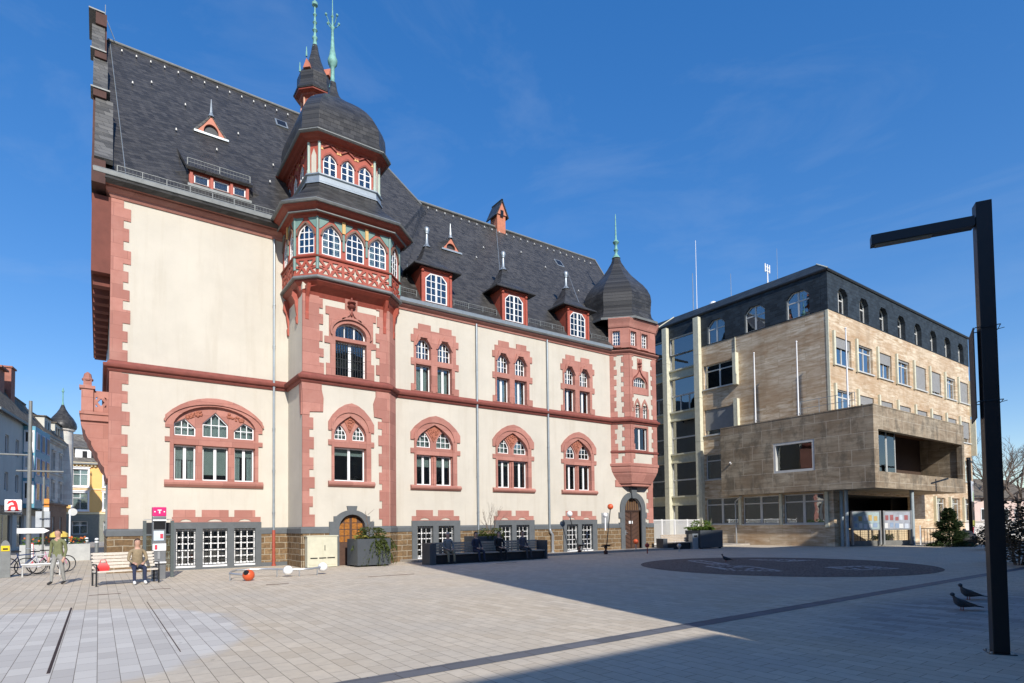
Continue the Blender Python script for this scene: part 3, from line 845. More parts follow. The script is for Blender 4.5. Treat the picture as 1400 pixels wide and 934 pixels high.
# ------------------------------------------------------------------ corner oriel (right)
TP = [(26.38, 26.25), (27.25, 25.35), (29.72, 25.35), (30.62, 26.25)]
TW = [F(*TP[0], *TP[1]), F(*TP[1], *TP[2]), F(*TP[2], *TP[3])]
fa, fb, fc = TW
LA, LB, LC = fa.L, fb.L, fc.L
def X2(x): return x-27.25          # world X -> u on the oriel's front face
m = MB()
b_up = [rect(X2(27.5), X2(28.8), 6.36, 7.84), rect(X2(27.72), X2(28.12), 8.4, 9.3), rect(X2(28.4), X2(28.82), 8.4, 9.3), rect(X2(27.6), X2(28.65), 10.44, 11.05)]
m.ext(fa, rect(0, LA, 5.55, 12.6), -.25, 0); m.ext(fb, rect(0, LB, 5.55, 12.6), -.25, 0, b_up); m.ext(fc, rect(0, LC, 5.55, 12.6), -.25, 0)
OR = m.build('oriel_wall', M_stucco, TH)
m = MB(); m.bx(fb, .1, LB-.1, 5.6, 12.5, -1.2, -1.1); m.build('room_backing', M_room, OR)
# corbel
def inset(k, z):
    cx, cy = 28.5, 26.25
    return [(cx+(x-cx)*k, cy+(y-cy)*k, z) for x, y in TP]
m = MB()
m.loft([inset(k, z) for k, z in ((.62, 4.1), (.66, 4.14), (.66, 4.24), (.75, 4.3), (.82, 4.5), (.95, 4.85), (.97, 4.95), (1.0, 5.0), (1.03, 5.2), (1.03, 5.32), (1.07, 5.36), (1.08, 5.5), (1.02, 5.56))])
m.build('corbel', M_pink, OR)
m = MB()
for z0, z1 in ((5.56, 6.26), (6.36, 8.0), (8.48, 12.56)):
    sd = int(z0)
    quoin_strip(m, fa, 0.0, .3, z0, z1, 1, .035, .16, .5, sd); quoin_strip(m, fa, LA-.34, .34, z0, z1, -1, .035, .16, .5, sd+1)
    quoin_strip(m, fb, 0.0, .22, z0, z1, 1, .035, .15, .5, sd); quoin_strip(m, fb, LB-.34, .34, z0, z1, -1, .035, .15, .5, sd+1)
    m.bx(fc, 0, LC, z0, z1, -.02, .03)
m.ext(fb, [(X2(27.5)-.02, 9.98), (X2(29.0), 9.98), (X2(29.0), 11.55), (X2(28.42), 11.55), (X2(28.42), 12.3), (X2(27.98), 12.3), (X2(27.98), 11.55), (X2(27.48), 11.55)], -.02, .04,
      [rounded(X2(27.56), X2(28.72), 10.44, 10.6, 11.08)])
m.ext(fb, rect(X2(27.56), X2(28.98), 8.46, 9.1), -.02, .045, [rect(X2(27.72), X2(28.12), 8.47, 9.09), rect(X2(28.4), X2(28.82), 8.47, 9.09)])
for a, b in ((27.66, 28.2), (28.32, 28.9)):
    m.ext(fb, pointed(X2(a), X2(b), 9.102, 9.2, 9.72), -.02, .05, [pointed(X2(a)+.07, X2(b)-.07, 9.12, 9.15, 9.5)])
m.ext(fb, rect(X2(27.44), X2(28.88), 6.36, 7.96), -.02, .05, [rect(X2(27.54), X2(28.76), 6.4, 7.82)])
split_build(m, 'oriel_quoin', M_pink, OR)
m = MB(); m.sweep(TP, [(-.02, 6.2), (.07, 6.2), (.1, 6.26), (.1, 6.3), (.03, 6.35), (-.02, 6.35)])
xm = X2(28.14)
for sg in (-1, 1):
    m.loft([[fb(xm+sg*x, z+o, d) for o, d in ((0, .035), (0, .11), (.08, .11), (.08, .035))] for x, z in ((.64, 10.4), (.66, 10.7), (.5, 11.0), (.28, 11.14), (.1, 11.34), (.02, 11.6))])
m.lathe(*fb(xm, 0, .08)[:2], [(.04, 11.5), (.05, 11.7), (.13, 11.76), (.06, 11.85), (.16, 11.95), (.12, 12.02), (.04, 12.1), (.01, 12.22)], 8)
m.build('oriel_moulding', M_pinkd, OR, smooth=40)
def oriel_win(f, polys, d, c, r, cur=None, mid=0.):
    m = MB(); b = polys[0]
    k = Win()
    for p in polys: k.light(f, p, d, c, r, .045, .016, mid=mid, curtain=cur)
    W = k.fr.build('window', M_white, TH); k.fr = MB(); k.done(W)
oriel_win(fb, [rect(X2(27.54), X2(28.76), 6.4, 7.82)], -.1, 2, 1, 'h.55', .05)
oriel_win(fb, [rect(X2(27.72), X2(28.12), 8.42, 9.4)], -.1, 2, 3); oriel_win(fb, [rect(X2(28.4), X2(28.82), 8.42, 9.4)], -.1, 2, 3)
oriel_win(fb, [rounded(X2(27.56), X2(28.72), 10.44, 10.6, 11.08)], -.1, 6, 2)
# upper drum
m = MB(); wins = {0: [rect(.26, .72, 13.05, 13.98)], 1: [rect(.15, .68, 13.05, 13.98), rect(1.16, 1.74, 13.05, 13.98)], 2: [rect(.3, .8, 13.05, 13.98)]}
for i, f in enumerate(TW): m.ext(f, rect(0, f.L, 12.9, 14.9), -.22, .01, wins[i])
DR = m.build('oriel_drum', M_pink, TH)
m = MB()
m.sweep(TP, [(-.02, 14.2), (.06, 14.2), (.1, 14.28), (.1, 14.34), (.2, 14.52), (.3, 14.7), (-.02, 14.9)])
m.build('oriel_eave', M_pink, DR, smooth=30)
for i, f in enumerate(TW):
    for p in wins[i]:
        oriel_win(f, [p], -.1, 3, 4)
        mm = MB(); mm.ext(f, rect(p[0][0]-.07, p[1][0]+.07, 12.92, 14.06), .0, .05, [p]); mm.build('window_surround', M_pink, DR)
def ring(cx, cy, pts, k, z): return [(cx+(x-cx)*k, cy+(y-cy)*k, z) for x, y in pts]
OC = (28.5, 27.5)
oct8 = [(OC[0]+2.42*math.cos(R(22.5+45*i)), OC[1]+2.42*math.sin(R(22.5+45*i))) for i in range(8)]
m = MB()
dome_prof = [(1.12, 14.75), (1.13, 14.84), (1.05, 14.98), (.985, 15.2), (.96, 15.5), (.97, 15.9), (.985, 16.3), (.96, 16.7), (.88, 17.1), (.76, 17.5), (.60, 17.9), (.43, 18.35), (.27, 18.9), (.15, 19.4), (.085, 19.9)]
m.loft([ring(*OC, oct8, k, z) for k, z in dome_prof])
DM = m.build('oriel_dome', M_slated, TH, smooth=24)
m = MB(); m.loft([ring(*OC, oct8, k, z) for k, z in ((1.145, 14.72), (1.155, 14.85), (1.12, 14.87), (1.10, 14.72))]); m.build('gutter', M_zincg, DM)
def spike(parent, cx, cy, z, prof, s=1.):
    m = MB(); m.lathe(cx, cy, [(r*s, z+h) for r, h in prof], 10); return m.build('finial', M_cop, parent, smooth=50)
spike(DM, *OC, 19.75, [(.3, 0), (.2, .15), (.1, .3), (.1, .5), (.17, .58), (.1, .68), (.09, .95), (.16, 1.02), (.22, 1.12), (.15, 1.22), (.07, 1.32), (.06, 1.6), (.045, 2.3), (.03, 3.0), (.01, 3.1)])
# ------------------------------------------------------------------ bay tower: timber gallery, lantern and dome
GP = [(6.85, 27.8), (6.85, 25.75), (7.6, 25.0), (10.95, 25.0), (11.75, 25.75), (11.75, 26.6)]
def offp(path, o):
    m = MB(); m.sweep(path, [(o, 0), (o+.01, 0), (o, .01)]); return [m.v[i*3][:2] for i in range(len(path))]
def pl3(path, z): return [(x, y, z) for x, y in path]
bayp = [(7.1, 27.8), (7.1, 25.75), (7.12, 25.5), (11.08, 25.5), (11.75, 26.2), (11.75, 26.6)]
m = MB(); m.loft([pl3(bayp, 11.85), pl3(offp(bayp, .05), 12.05), pl3(offp(GP, -.15), 12.28), pl3(GP, 12.42), pl3(GP, 12.5)])
GA = m.build('gallery_floor', M_red, TH)
m = MB(); m.sweep(GP, [(-.02, 12.5), (.10, 12.5), (.13, 12.54), (.10, 12.62), (.04, 12.66), (-.02, 12.66)]); m.build('floor_moulding', M_zincg, GA, smooth=30)
gf = [F(*GP[i], *GP[i+1]) for i in range(5)]
# balustrade: cream panel with a red cut-out lattice
m = MB(); l = MB(); r_ = MB()
def petals(cx, cz, w, h):
    P = [[(cx, cz+h*.36), (cx-w*.045, cz+h*.1), (cx-w*.15, cz), (cx-w*.045, cz-h*.1), (cx, cz-h*.36), (cx+w*.045, cz-h*.1), (cx+w*.15, cz), (cx+w*.045, cz+h*.1)]]
    for sx in (-1, 1):
        for sz in (-1, 1):
            P.append([(cx+sx*w*.06, cz+sz*h*.42), (cx+sx*w*.33, cz+sz*h*.44), (cx+sx*w*.19, cz+sz*h*.12)])
            P.append([(cx+sx*w*.46, cz+sz*h*.06), (cx+sx*w*.47, cz+sz*h*.40), (cx+sx*w*.27, cz+sz*h*.11)])
        P.append([(cx+sx*w*.20, cz), (cx+sx*w*.36, cz+h*.06), (cx+sx*w*.36, cz-h*.06)])
    return P
for i, f in enumerate(gf):
    m.bx(f, 0, f.L, 12.66, 13.45, -.12, -.02)
    n = (2, 1, 3, 1, 1)[i]; hs = []
    for k in range(n):
        w0 = f.L/n
        hs += petals(w0*(k+.5), 13.02, w0*.96, .68)
    l.ext(f, rect(.0, f.L, 12.662, 13.44), -.018, .035, hs)
GALL = m.build('balustrade', M_stucco, TH)
l.build('lattice', M_redb, GALL)
m = MB(); m.sweep(GP, [(-.1, 13.441), (.09, 13.441), (.11, 13.49), (.02, 13.55), (-.1, 13.55)]); m.build('handrail', M_red, GALL)
m = MB(); trim = MB(); spn = MB(); ttl = MB(); och = MB()
gw = []
for i, f in enumerate(gf):
    n = (2, 1, 3, 1, 1)[i]; w0 = (f.L-.16)/n; hs = []
    if i == 4: w0 = f.L*.9
    for k in range(n):
        a = .08+w0*k+.11; b = .08+w0*(k+1)-.11
        if i in (1, 3): a -= .04; b += .04
        hs.append(pointed(a, b, 13.62, 14.42, 14.95, 6, .5)); 
        o = pointed(a-.07, b+.07, 13.9, 14.42, 15.04, 6, .5)
        inn = pointed(a, b, 13.901, 14.42, 14.95, 6, .5)
        # trim arch as an open ring
        oo = o[2:]; ii = inn[2:]
        trim.loft([[f(p[0], p[1], .01), f(p[0], p[1], .07), f(q_[0], q_[1], .07), f(q_[0], q_[1], .01)] for p, q_ in zip(oo, ii)])
        for sx in (0, 1):
            xa = a-.12 if sx == 0 else b+.12; xi = (a+b)/2-.12 if sx == 0 else (a+b)/2+.12
            tri = [(xa, 15.2), (xi, 15.2), (xi, 15.12), (xa+(xi-xa)*.25, 14.78), (xa, 14.7)]
            spn.ext(f, tri, .012, .03)
        if k: och.bx(f, .08+w0*k-.07, .08+w0*k+.07, 14.72, 15.25, .03, .09); ttl.bx(f, .08+w0*k-.05, .08+w0*k+.05, 13.95, 14.7, .012, .05)
    m.ext(f, rect(0, f.L, 13.4, 15.3), -.12, 0, hs)
    gw.append((f, hs))
for x, y in GP[1:5]:
    ttl.lathe(x, y, [(.075, 12.9), (.08, 13.4), (.06, 13.45), (.06, 15.25)], 8)
GW = m.build('gallery_wall', M_redb, TH)
split_build(trim, 'arch_trim', plain('umber_trim', (.16, .10, .07), .6), GW); spn.build('spandrel_panel', M_teal, GW); split_build(ttl, 'post', M_teal, GW); split_build(och, 'bracket', M_ochre, GW)
for f, hs in gw:
    for p in hs:
        k = Win(); k.light(f, p, -.03, 3, 4, .05, .018, curtain=None if rnd.random() < .6 else 'c.4')
        W = k.fr.build('window', M_white, TH); k.fr = MB(); k.done(W)
m = MB(); m.loft([[(7.3, 27.6, z), (7.3, 26.2, z), (7.9, 25.6, z), (10.6, 25.6, z), (11.2, 26.2, z), (11.2, 27.6, z)] for z in (13.4, 15.2)]); m.build('room_backing', M_room, GW)
# brackets below the gallery
def bracket(f, u, dout, z0, z1):
    mm = MB(); n = 10; s = []
    prof = [(0, z0), (.07, z0+.03), (.09, z0+.3), (.05, z0+.38), (.10, z0+.7), (.14, z0+1.0), (.26, z0+1.2), (dout, z1), (0, z1)]
    a = [f(u-.07, z, d) for d, z in prof]; b = [f(u+.07, z, d) for d, z in prof]
    mm.loft([a, b]); return mm.build('bracket', M_redb, TH)
bracket(FB, 7.28, .42, 10.75, 12.25); bracket(FB, 10.86, .42, 10.75, 12.25); bracket(FS, 1.55, .22, 10.75, 12.25); bracket(FS, .1, .22, 10.6, 12.2); bracket(FC, .6, .3, 10.75, 12.25)
# eave of the gallery
m = MB(); m.sweep(GP, [(-.1, 15.2), (.04, 15.2), (.08, 15.26), (.10, 15.32), (.28, 15.36), (.34, 15.44), (.50, 15.5), (.56, 15.58), (-.1, 15.58)])
E1 = m.build('gallery_eave', M_red, TH)
m = MB(); m.sweep(GP, [(.285, 15.30), (.335, 15.32), (.335, 15.36), (.285, 15.355)]); m.build('eave_fillet', M_zincg, E1)
m = MB(); m.sweep(GP, [(.4, 15.585), (.64, 15.585), (.68, 15.66), (.6, 15.74), (.4, 15.74)]); m.build('gutter', M_zincg, E1, smooth=40)
LP = [(7.48, 30.0), (7.48, 25.86), (7.84, 25.5), (10.42, 25.5), (10.78, 25.86), (10.78, 30.0)]
GP2 = [(6.85, 30.0)]+GP[1:5]+[(11.75, 30.0)]
m = MB()
A = offp(GP2, .6); B = offp(LP, .12)
def lerp2(a, b, t): return [(p[0]+(q_[0]-p[0])*t, p[1]+(q_[1]-p[1])*t) for p, q_ in zip(a, b)]
m.loft([pl3(A, 15.7)]+[pl3(lerp2(A, B, t), z) for t, z in ((.12, 15.84), (.35, 16.04), (.62, 16.32), (.85, 16.62), (1., 16.86))]+[pl3(offp(LP, .12), 16.98)])
m.build('gallery_roof', M_slated, TH, smooth=25)
m = MB(); m.sweep(LP, [(-.1, 16.985), (.16, 16.985), (.16, 17.04), (.1, 17.1), (.08, 17.34), (.15, 17.38), (.15, 17.43), (-.1, 17.43)]); LS = m.build('lantern_sill', M_zinc, TH)
lf = [F(*LP[i], *LP[i+1]) for i in range(5)]
m = MB(); tt = MB(); cr2 = MB(); ws = []; tr2 = MB()
for i, f in enumerate(lf):
    hs = []
    if i == 2:
        for a, b in ((.16, .78), (.98, 1.60), (1.80, 2.42)): hs.append(pointed(a, b, 17.5, 18.15, 18.48, 6, .5))
    if i in (0, 4):
        for a in (.5, 1.6, 2.7): hs.append(pointed(a, a+.68, 17.5, 18.15, 18.48, 6, .5))
    m.ext(f, rect(0, f.L, 17.43, 19.05), -.12, 0, hs); ws.append((f, hs))
    for p in hs:
        xs = [q_[0] for q_ in p]; a, b = min(xs), max(xs); c = (a+b)/2
        o = pointed(a-.06, b+.06, 17.7, 18.15, 18.57, 6, .5)[2:]; ii = pointed(a, b, 17.7, 18.15, 18.48, 6, .5)[2:]
        tr2.loft([[f(u[0], u[1], .005), f(u[0], u[1], .05), f(v_[0], v_[1], .05), f(v_[0], v_[1], .005)] for u, v_ in zip(o, ii)])
        tr2.ext(f, [(c-.3, 18.66), (c, 18.86), (c+.3, 18.66), (c+.3, 18.73), (c, 18.95), (c-.3, 18.73)], .006, .07)
        for sx in (-1, 1):
            tt.ext(f, [(c+sx*.36, 18.88), (c+sx*.16, 18.94), (c+sx*.36, 18.98)], .006, .02)
            tt.ext(f, [(c+sx*.43, 18.6), (c+sx*.36, 18.72), (c+sx*.28, 18.6)], .006, .02)
    if i in (1, 3): cr2.ext(f, [(.14, 17.5), (f.L-.14, 17.5), (f.L-.14, 18.3), (f.L/2, 18.62), (.14, 18.3)], .006, .03)
LW = m.build('lantern_wall', M_redb, TH)
split_build(tr2, 'arch_trim', M_red, LW); tt.build('painted_field', M_ochre, LW); split_build(cr2, 'cream_panel', M_stucco, LW)
m = MB()
for x, y in LP[1:5]: m.lathe(x, y, [(.08, 17.43), (.09, 17.6), (.065, 17.66), (.065, 19.0)], 8)
split_build(m, 'post', plain('pale_green_paint', (.38, .47, .40), .6), LW)
for f, hs in ws:
    for p in hs:
        k = Win(); k.light(f, p, -.03, 2, 3, .05, .018, mid=.03); W = k.fr.build('window', M_white, TH); k.fr = MB(); k.done(W)
m = MB(); m.loft([[(7.9, 30, z), (7.9, 26.4, z), (8.2, 26.1, z), (10.1, 26.1, z), (10.4, 26.4, z), (10.4, 30, z)] for z in (17.3, 19.)]); m.build('room_backing', M_room, LW)
m = MB(); m.sweep(LP, [(-.1, 18.9), (.05, 18.9), (.1, 18.96), (.22, 19.0), (.3, 19.06), (.42, 19.1), (.5, 19.18), (-.1, 19.18)]); LE = m.build('lantern_eave', M_red, TH)
DC = (9.13, 27.6)
DP = [(7.06, 29.5), (7.06, 25.68), (7.66, 25.08), (10.6, 25.08), (11.2, 25.68), (11.2, 29.5), (10.6, 30.1), (7.66, 30.1)]
m = MB()
dprof = [(1.03, 19.14), (1.04, 19.24), (.97, 19.4), (.95, 19.65), (.95, 19.95), (.94, 20.25), (.895, 20.6), (.81, 21.0), (.695, 21.4), (.55, 21.78), (.41, 22.08), (.28, 22.33), (.18, 22.56), (.12, 22.8), (.085, 23.1), (.06, 23.5)]
m.loft([ring(*DC, DP, k, z) for k, z in dprof])
BD = m.build('tower_dome', M_slated, TH, smooth=20)
m = MB(); m.loft([ring(*DC, DP, k, z) for k, z in ((1.02, 19.10), (1.045, 19.15), (1.045, 19.19), (1.03, 19.22))]); m.build('gutter', M_zincg, BD)
FT = spike(BD, *DC, 23.2, [(.26, 0), (.2, .2), (.14, .35), (.13, 1.0), (.16, 1.1), (.3, 1.25), (.34, 1.42), (.24, 1.62), (.15, 2.0), (.10, 2.6), (.08, 3.0), (.13, 3.05), (.13, 3.15), (.06, 3.25), (.06, 3.6), (.11, 3.66), (.05, 3.75), (.04, 4.0)], .72)
m = MB()
z = 26.6
for a in range(4):
    dx, dy = math.cos(a*math.pi/2+.3), math.sin(a*math.pi/2+.3)
    m.tube([(DC[0], DC[1], z-.3), (DC[0]+dx*.2, DC[1]+dy*.2, z-.15), (DC[0]+dx*.36, DC[1]+dy*.36, z+.1)], .02, 6); m.ball((DC[0]+dx*.37, DC[1]+dy*.37, z+.14), .065, 8)
m.tube([(DC[0], DC[1], z+.0), (DC[0], DC[1], z+2.6)], [.03, .008], 6); m.build('weather_rod', M_cop, BD)

# ------------------------------------------------------------------ main roofs
def zl(y): return 15.82+1.40*(y-27.4)
def zr(y): return 12.86+1.41*(y-25.9)
RL = 35.1; ZL = zl(RL); RR = 32.5; ZR = zr(RR)
m = MB()
hipb = (18.0, 27.4)
fl = [(.05, 27.15, zl(27.15)), (11.5, 27.15, zl(27.15)), (15.75, 31.2, zl(31.2)), (13.4, RL, ZL), (.05, RL, ZL)]
m.slab(fl, .22)
m.slab([(13.4, RL, ZL), (15.75, 31.2, zl(31.2)), (16.3, 31.9, 21.2), (15.4, 36., 21.6)], .2)
m.slab([(.05, RL, ZL), (13.4, RL, ZL), (13.4, 42.6, 15.6), (.05, 42.6, 15.6)], .2)
m.slab([(13.4, RL, ZL), (15.4, 36., 21.6), (18., 42.6, 15.6), (13.4, 42.6, 15.6)], .2)
m.slab([(11.5, 27.15, zl(27.15)), (12.2, 26.6, 14.0), (16.4, 31.8, 21.1), (15.75, 31.2, zl(31.2))], .12)
m.build('roof', M_slate, TH)
m = MB()
m.slab([(10.9, 25.95, zr(25.95)), (30.3, 25.95, zr(25.95)), (31.35, RR, ZR+.12), (12., RR, ZR-.12)], .22)
m.slab([(12., RR, ZR), (31.35, RR, ZR), (30.3, 40, 12.6), (10.9, 40, 12.6)], .2)
m.slab([(30.3, 25.95, zr(25.95)), (31.35, RR, ZR+.1), (30.3, 40, 12.6)], .1)
m.build('roof', M_slate, TH)
m = MB(); m.tube([(.1, RL, ZL+.02), (13.4, RL, ZL+.02)], .07, 8); m.tube([(15.9, RR, ZR+.0), (31.35, RR, ZR+.14)], .07, 8); m.tube([(13.4, RL, ZL), (15.75, 31.2, zl(31.2)+.04)], .05, 6)
m.tube([(31.35, RR, ZR+.14), (30.3, 25.95, zr(25.95))], .05, 6); split_build(m, 'ridge_capping', M_zincg, TH)
m = MB()
for a, b in (((.75, 27.2), (.2, 35.)), ((12.7, 26.9), (15.4, 32.3)), ((18.2, 26.2), (22., 32.4)), ((24.9, 26.2), (27.6, 32.4))):
    za = zl if a[0] < 2 else zr
    m.tube([(a[0], a[1], za(a[1])+.06), (b[0], b[1], za(b[1])+.06)], .018, 5)
m.tube([(.4, 34.9, ZL), (.0, 34.6, ZL+.8), (.0, 34.6, ZL+1.4)], .02, 5); split_build(m, 'lightning_conductor', M_zinc, TH)
# snow guards
def guard(x0, x1, Y, z0, h, parent, slope=None):
    mm = MB(); n = max(2, int((x1-x0)/.85)+1)
    mm.tube([(x0, Y, z0+h), (x1, Y, z0+h)], .02, 6); mm.tube([(x0, Y, z0+h*.45), (x1, Y, z0+h*.45)], .014, 6)
    for i in range(n):
        x = x0+(x1-x0)*i/(n-1); mm.tube([(x, Y, z0), (x, Y, z0+h)], .025, 6); mm.tube([(x, Y, z0+h*.7), (x, Y+.28, z0+.42)], .012, 5)
    k = int((x1-x0)/.13)
    for i in range(k): mm.tube([(x0+.13*i, Y, z0), (x0+.13*i, Y, z0+h)], .006, 4)
    mm.build('snow_guard', M_zincg, parent)
guard(.45, 6.4, 27.4, 15.84, .34, TH)
for a, b in ((11.95, 12.9), (15.05, 17.75), (19.95, 22.6), (24.85, 26.3)): guard(a, b, 26.2, 13.2, .36, TH)
# roof hooks
hk = MB(); hk.box(-.022, .022, -.04, .02, -.02, .11); hk.box(-.035, .035, -.1, -.04, -.02, .0)
hook0 = None
pts = [(x, 34.55, zl) for x in [.7+.62*i for i in range(19)]]+[(x, 32.1, zr) for x in [16.6+.6*i for i in range(24)]]
pts += [(1.1, 32.6, zl), (1.9, 33.1, zl), (3.3, 32.4, zl), (2.75, 30.6, zl), (5.6, 31.7, zl), (7.0, 30.4, zl), (6.6, 29.3, zl), (4.4, 30.2, zl), (14.1, 31.5, zr), (19.6, 30.4, zr), (18.5, 29.5, zr), (24.6, 30.4, zr), (20.2, 28.3, zr), (26.6, 29.3, zr), (23., 31., zr), (12.6, 29.5, zr), (25.2, 28.3, zr), (14.9, 32., zr)]
for x, y, fz in pts:
    p = (x, y-.04, fz(y)+.01)
    if hook0 is None: hook0 = hk.build('roof_hook', M_alu, TH); hook0.location = p
    else:
        o = hook0.copy(); COL.objects.link(o); o.location = p
# --- dormers over the window axes
def dormer(cx, fin=True):
    Y = 26.05; f = F(0, Y, 10, Y); hw = .84
    m = MB(); op = chamfered(cx-.62, cx+.62, 13.08, 14.58, .28)
    m.ext(f, rect(cx-hw, cx+hw, 12.9, 14.95), -.14, 0, [op])
    for sx in (-1, 1):
        x = cx+sx*hw; m.box(min(x, x-sx*.1), max(x, x-sx*.1), Y+.14, 28., 12.9, 14.95)
        m.box(cx+sx*.80-.07, cx+sx*.80+.07, Y-.07, Y-.002, 13.0, 14.5); m.ball((cx+sx*.80, Y-.04, 14.62), .09, 8)
    m.box(cx-hw-.08, cx+hw+.08, Y-.10, Y+.05, 14.72, 14.9)
    m.box(cx-.5, cx+.5, 27.2, 27.3, 13.2, 14.9)
    D = m.build('dormer', M_redb, TH)
    k = Win(); k.light(f, op, -.02, 4, 4, .06, .016, mid=.045); k.done(D)
    m = MB(); c = (cx, 27.1)
    sq = [(cx-1, 26.1), (cx+1, 26.1), (cx+1, 28.1), (cx-1, 28.1)]
    oc = []
    for x, y in sq: oc.append((x, y))
    m.loft([ring(*c, sq, k_, z) for k_, z in ((1.26, 14.8), (1.34, 14.78), (1.34, 14.86), (1.12, 15.0), (.84, 15.16), (.60, 15.42), (.41, 15.76), (.25, 16.16), (.12, 16.5))])
    Rf = m.build('dormer_roof', M_slated, D, smooth=18)
    m = MB(); m.lathe(*c, [(.24, 16.38), (.14, 16.52), (.09, 16.6), (.07, 17.1), (.11, 17.13), (.11, 17.2), (.16, 17.34), (.12, 17.47), (.02, 17.54)], 10)
    m.build('finial', M_zinc, D, smooth=50)
    # swept slate cheeks running out onto the main roof
    m = MB()
    for sx in (-1, 1):
        rings = []
        for t in [i/6 for i in range(7)]:
            x = cx+sx*(hw-.02+1.5*t**1.5); zb = 13.3+1.0*t
            y0 = 26.5+.6*t; zt = 14.75-.15*t
            rings.append([(x, y0+.2, zr(y0+.2)-.2), (x, 27.25, min(14.75, zr(27.25)+.02)-.02*t), (x, 28.2, zr(28.2)-.1)])
        m.loft(rings, cap=False, closed=False)
    m.build('dormer_cheek', M_slate, D, smooth=40)
for c in (13.95, 18.85, 23.6): dormer(c)
# --- long flat dormer on the left roof
f = F(0, 28.05, 10, 28.05); m = MB(); ops = [rect(3.22, 3.78, 16.74, 17.12), rect(3.98, 4.58, 16.74, 17.12), rect(4.78, 5.28, 16.74, 17.12)]
m.ext(f, rect(3.02, 5.42, 16.55, 17.3), -.1, 0, ops)
for x in (3.05, 3.84, 4.64, 5.3): m.bx(f, x, x+.11, 16.56, 17.2, .002, .08)
DL = m.build('dormer', M_redb, TH)
k = Win()
for p in ops: k.light(f, p, -.03, 1, 1, .04, curtain='f')
k.done(DL)
m = MB(); m.slab([(2.9, 27.8, 17.28), (5.55, 27.8, 17.28), (5.75, 29.6, zl(29.6)+.05), (2.7, 29.6, zl(29.6)+.05)], .12)
for sx in (0, 1):
    x = (3.0, 5.44)[sx]; d = (-1, 1)[sx]
    m.loft([[(x+d*.9*t**1.5, 28.05+.5*t, zl(28.05+.5*t)-.1), (x+d*.9*t**1.5, 28.05+.5*t, 17.2-.0*t if t < .9 else zl(28.05+.5*t)+.02), (x+d*.9*t**1.5, 29.4, zl(29.4)-.1)] for t in [i/5 for i in range(6)]], cap=False, closed=False)
m.build('dormer_roof', M_slate, DL); m = MB(); m.box(2.95, 5.5, 27.8, 28.1, 16.44, 16.55); m.build('sill', M_zincg, DL)
guard(2.95, 5.45, 27.95, 17.42, .3, DL)
# --- small triangular eyelid dormers
def eyelid(cx, y, fz, w, h):
    zb = fz(y)-.02; f = F(0, y, 10, y)
    m = MB(); m.ext(f, [(cx-w, zb), (cx+w, zb), (cx+.09, zb+h), (cx-.09, zb+h)], -.5, 0, [rounded(cx-w*.5, cx+w*.5, zb+.1, zb+.16, zb+h*.62)])
    E_ = m.build('dormer', M_salm, TH); m = MB(); m.ext(f, rounded(cx-w*.52, cx+w*.52, zb+.08, zb+.16, zb+h*.64), -.3, -.12); m.build('louvre', M_iron, E_)
    m = MB()
    for sx in (-1, 1): m.loft([[(cx+sx*(w+.16), y-.03, zb+.0), (cx+sx*w*.56, y-.03, zb+h*.56), (cx, y-.03, zb+h+.14), (cx, y+.75, zb+h+.2), (cx+sx*(w+.45), y+.35, fz(y+.35)-.06)],
                              [(cx+sx*(w+.06), y-.03, zb-.04), (cx+sx*w*.50, y-.03, zb+h*.5), (cx, y-.03, zb+h+.06), (cx, y+.75, zb+h+.1), (cx+sx*(w+.35), y+.35, fz(y+.35)-.2)]])
    m.build('dormer_roof', M_slated, E_); m = MB(); m.box(cx-w-.1, cx+w+.1, y-.16, y+.02, zb-.1, zb-.001); m.build('sill', M_zinc, E_)
    m = MB(); m.lathe(cx, y+.05, [(.15, zb+h+.05), (.07, zb+h+.25), (.04, zb+h+.65), (.015, zb+h+.95)], 8); m.build('finial', M_zinc, E_)
M_salm = plain('salmon_painted_wood', (.50, .17, .10), .6, var=.1)
eyelid(4.29, 31.07, zl, .66, .92); eyelid(16.79, 29.52, zr, .58, .72)
# --- chimney, skylights
m = MB(); cx, cy = 22.3, 32.55
m.box(cx-.34, cx+.34, cy-.34, cy+.5, 21., 23.0); CH = m.build('chimney', plain('salmon_brick', (.47, .17, .10), .8, var=.15, nscale=7.), TH)
m = MB(); m.add([(cx-.4, cy-.42, 23.0), (cx+.4, cy-.42, 23.0), (cx, cy-.42, 23.95), (cx-.4, cy+.6, 23.0), (cx+.4, cy+.6, 23.0), (cx, cy+.6, 23.95)], [(0, 1, 2), (5, 4, 3), (0, 3, 4, 1), (1, 4, 5, 2), (2, 5, 3, 0)])
m.build('gable', plain('salmon_render', (.50, .19, .12), .8), CH)
m = MB(); m.slab([(cx-.55, cy-.5, 22.85), (cx, cy-.5, 24.08), (cx, cy+.75, 24.08), (cx-.55, cy+.75, 22.85)], .08); m.slab([(cx+.55, cy-.5, 22.85), (cx, cy-.5, 24.08), (cx, cy+.75, 24.08), (cx+.55, cy+.75, 22.85)], .08); m.build('chimney_roof', M_slated, CH)
m = MB(); m.box(cx-.12, cx+.12, cy-.44, cy-.42, 22.85, 23.3); m.build('flue_opening', M_dark, CH); m = MB(); m.box(cx-.42, cx+.42, cy-.44, cy-.2, 21.1, 21.5); m.build('flashing', M_zinc, CH)
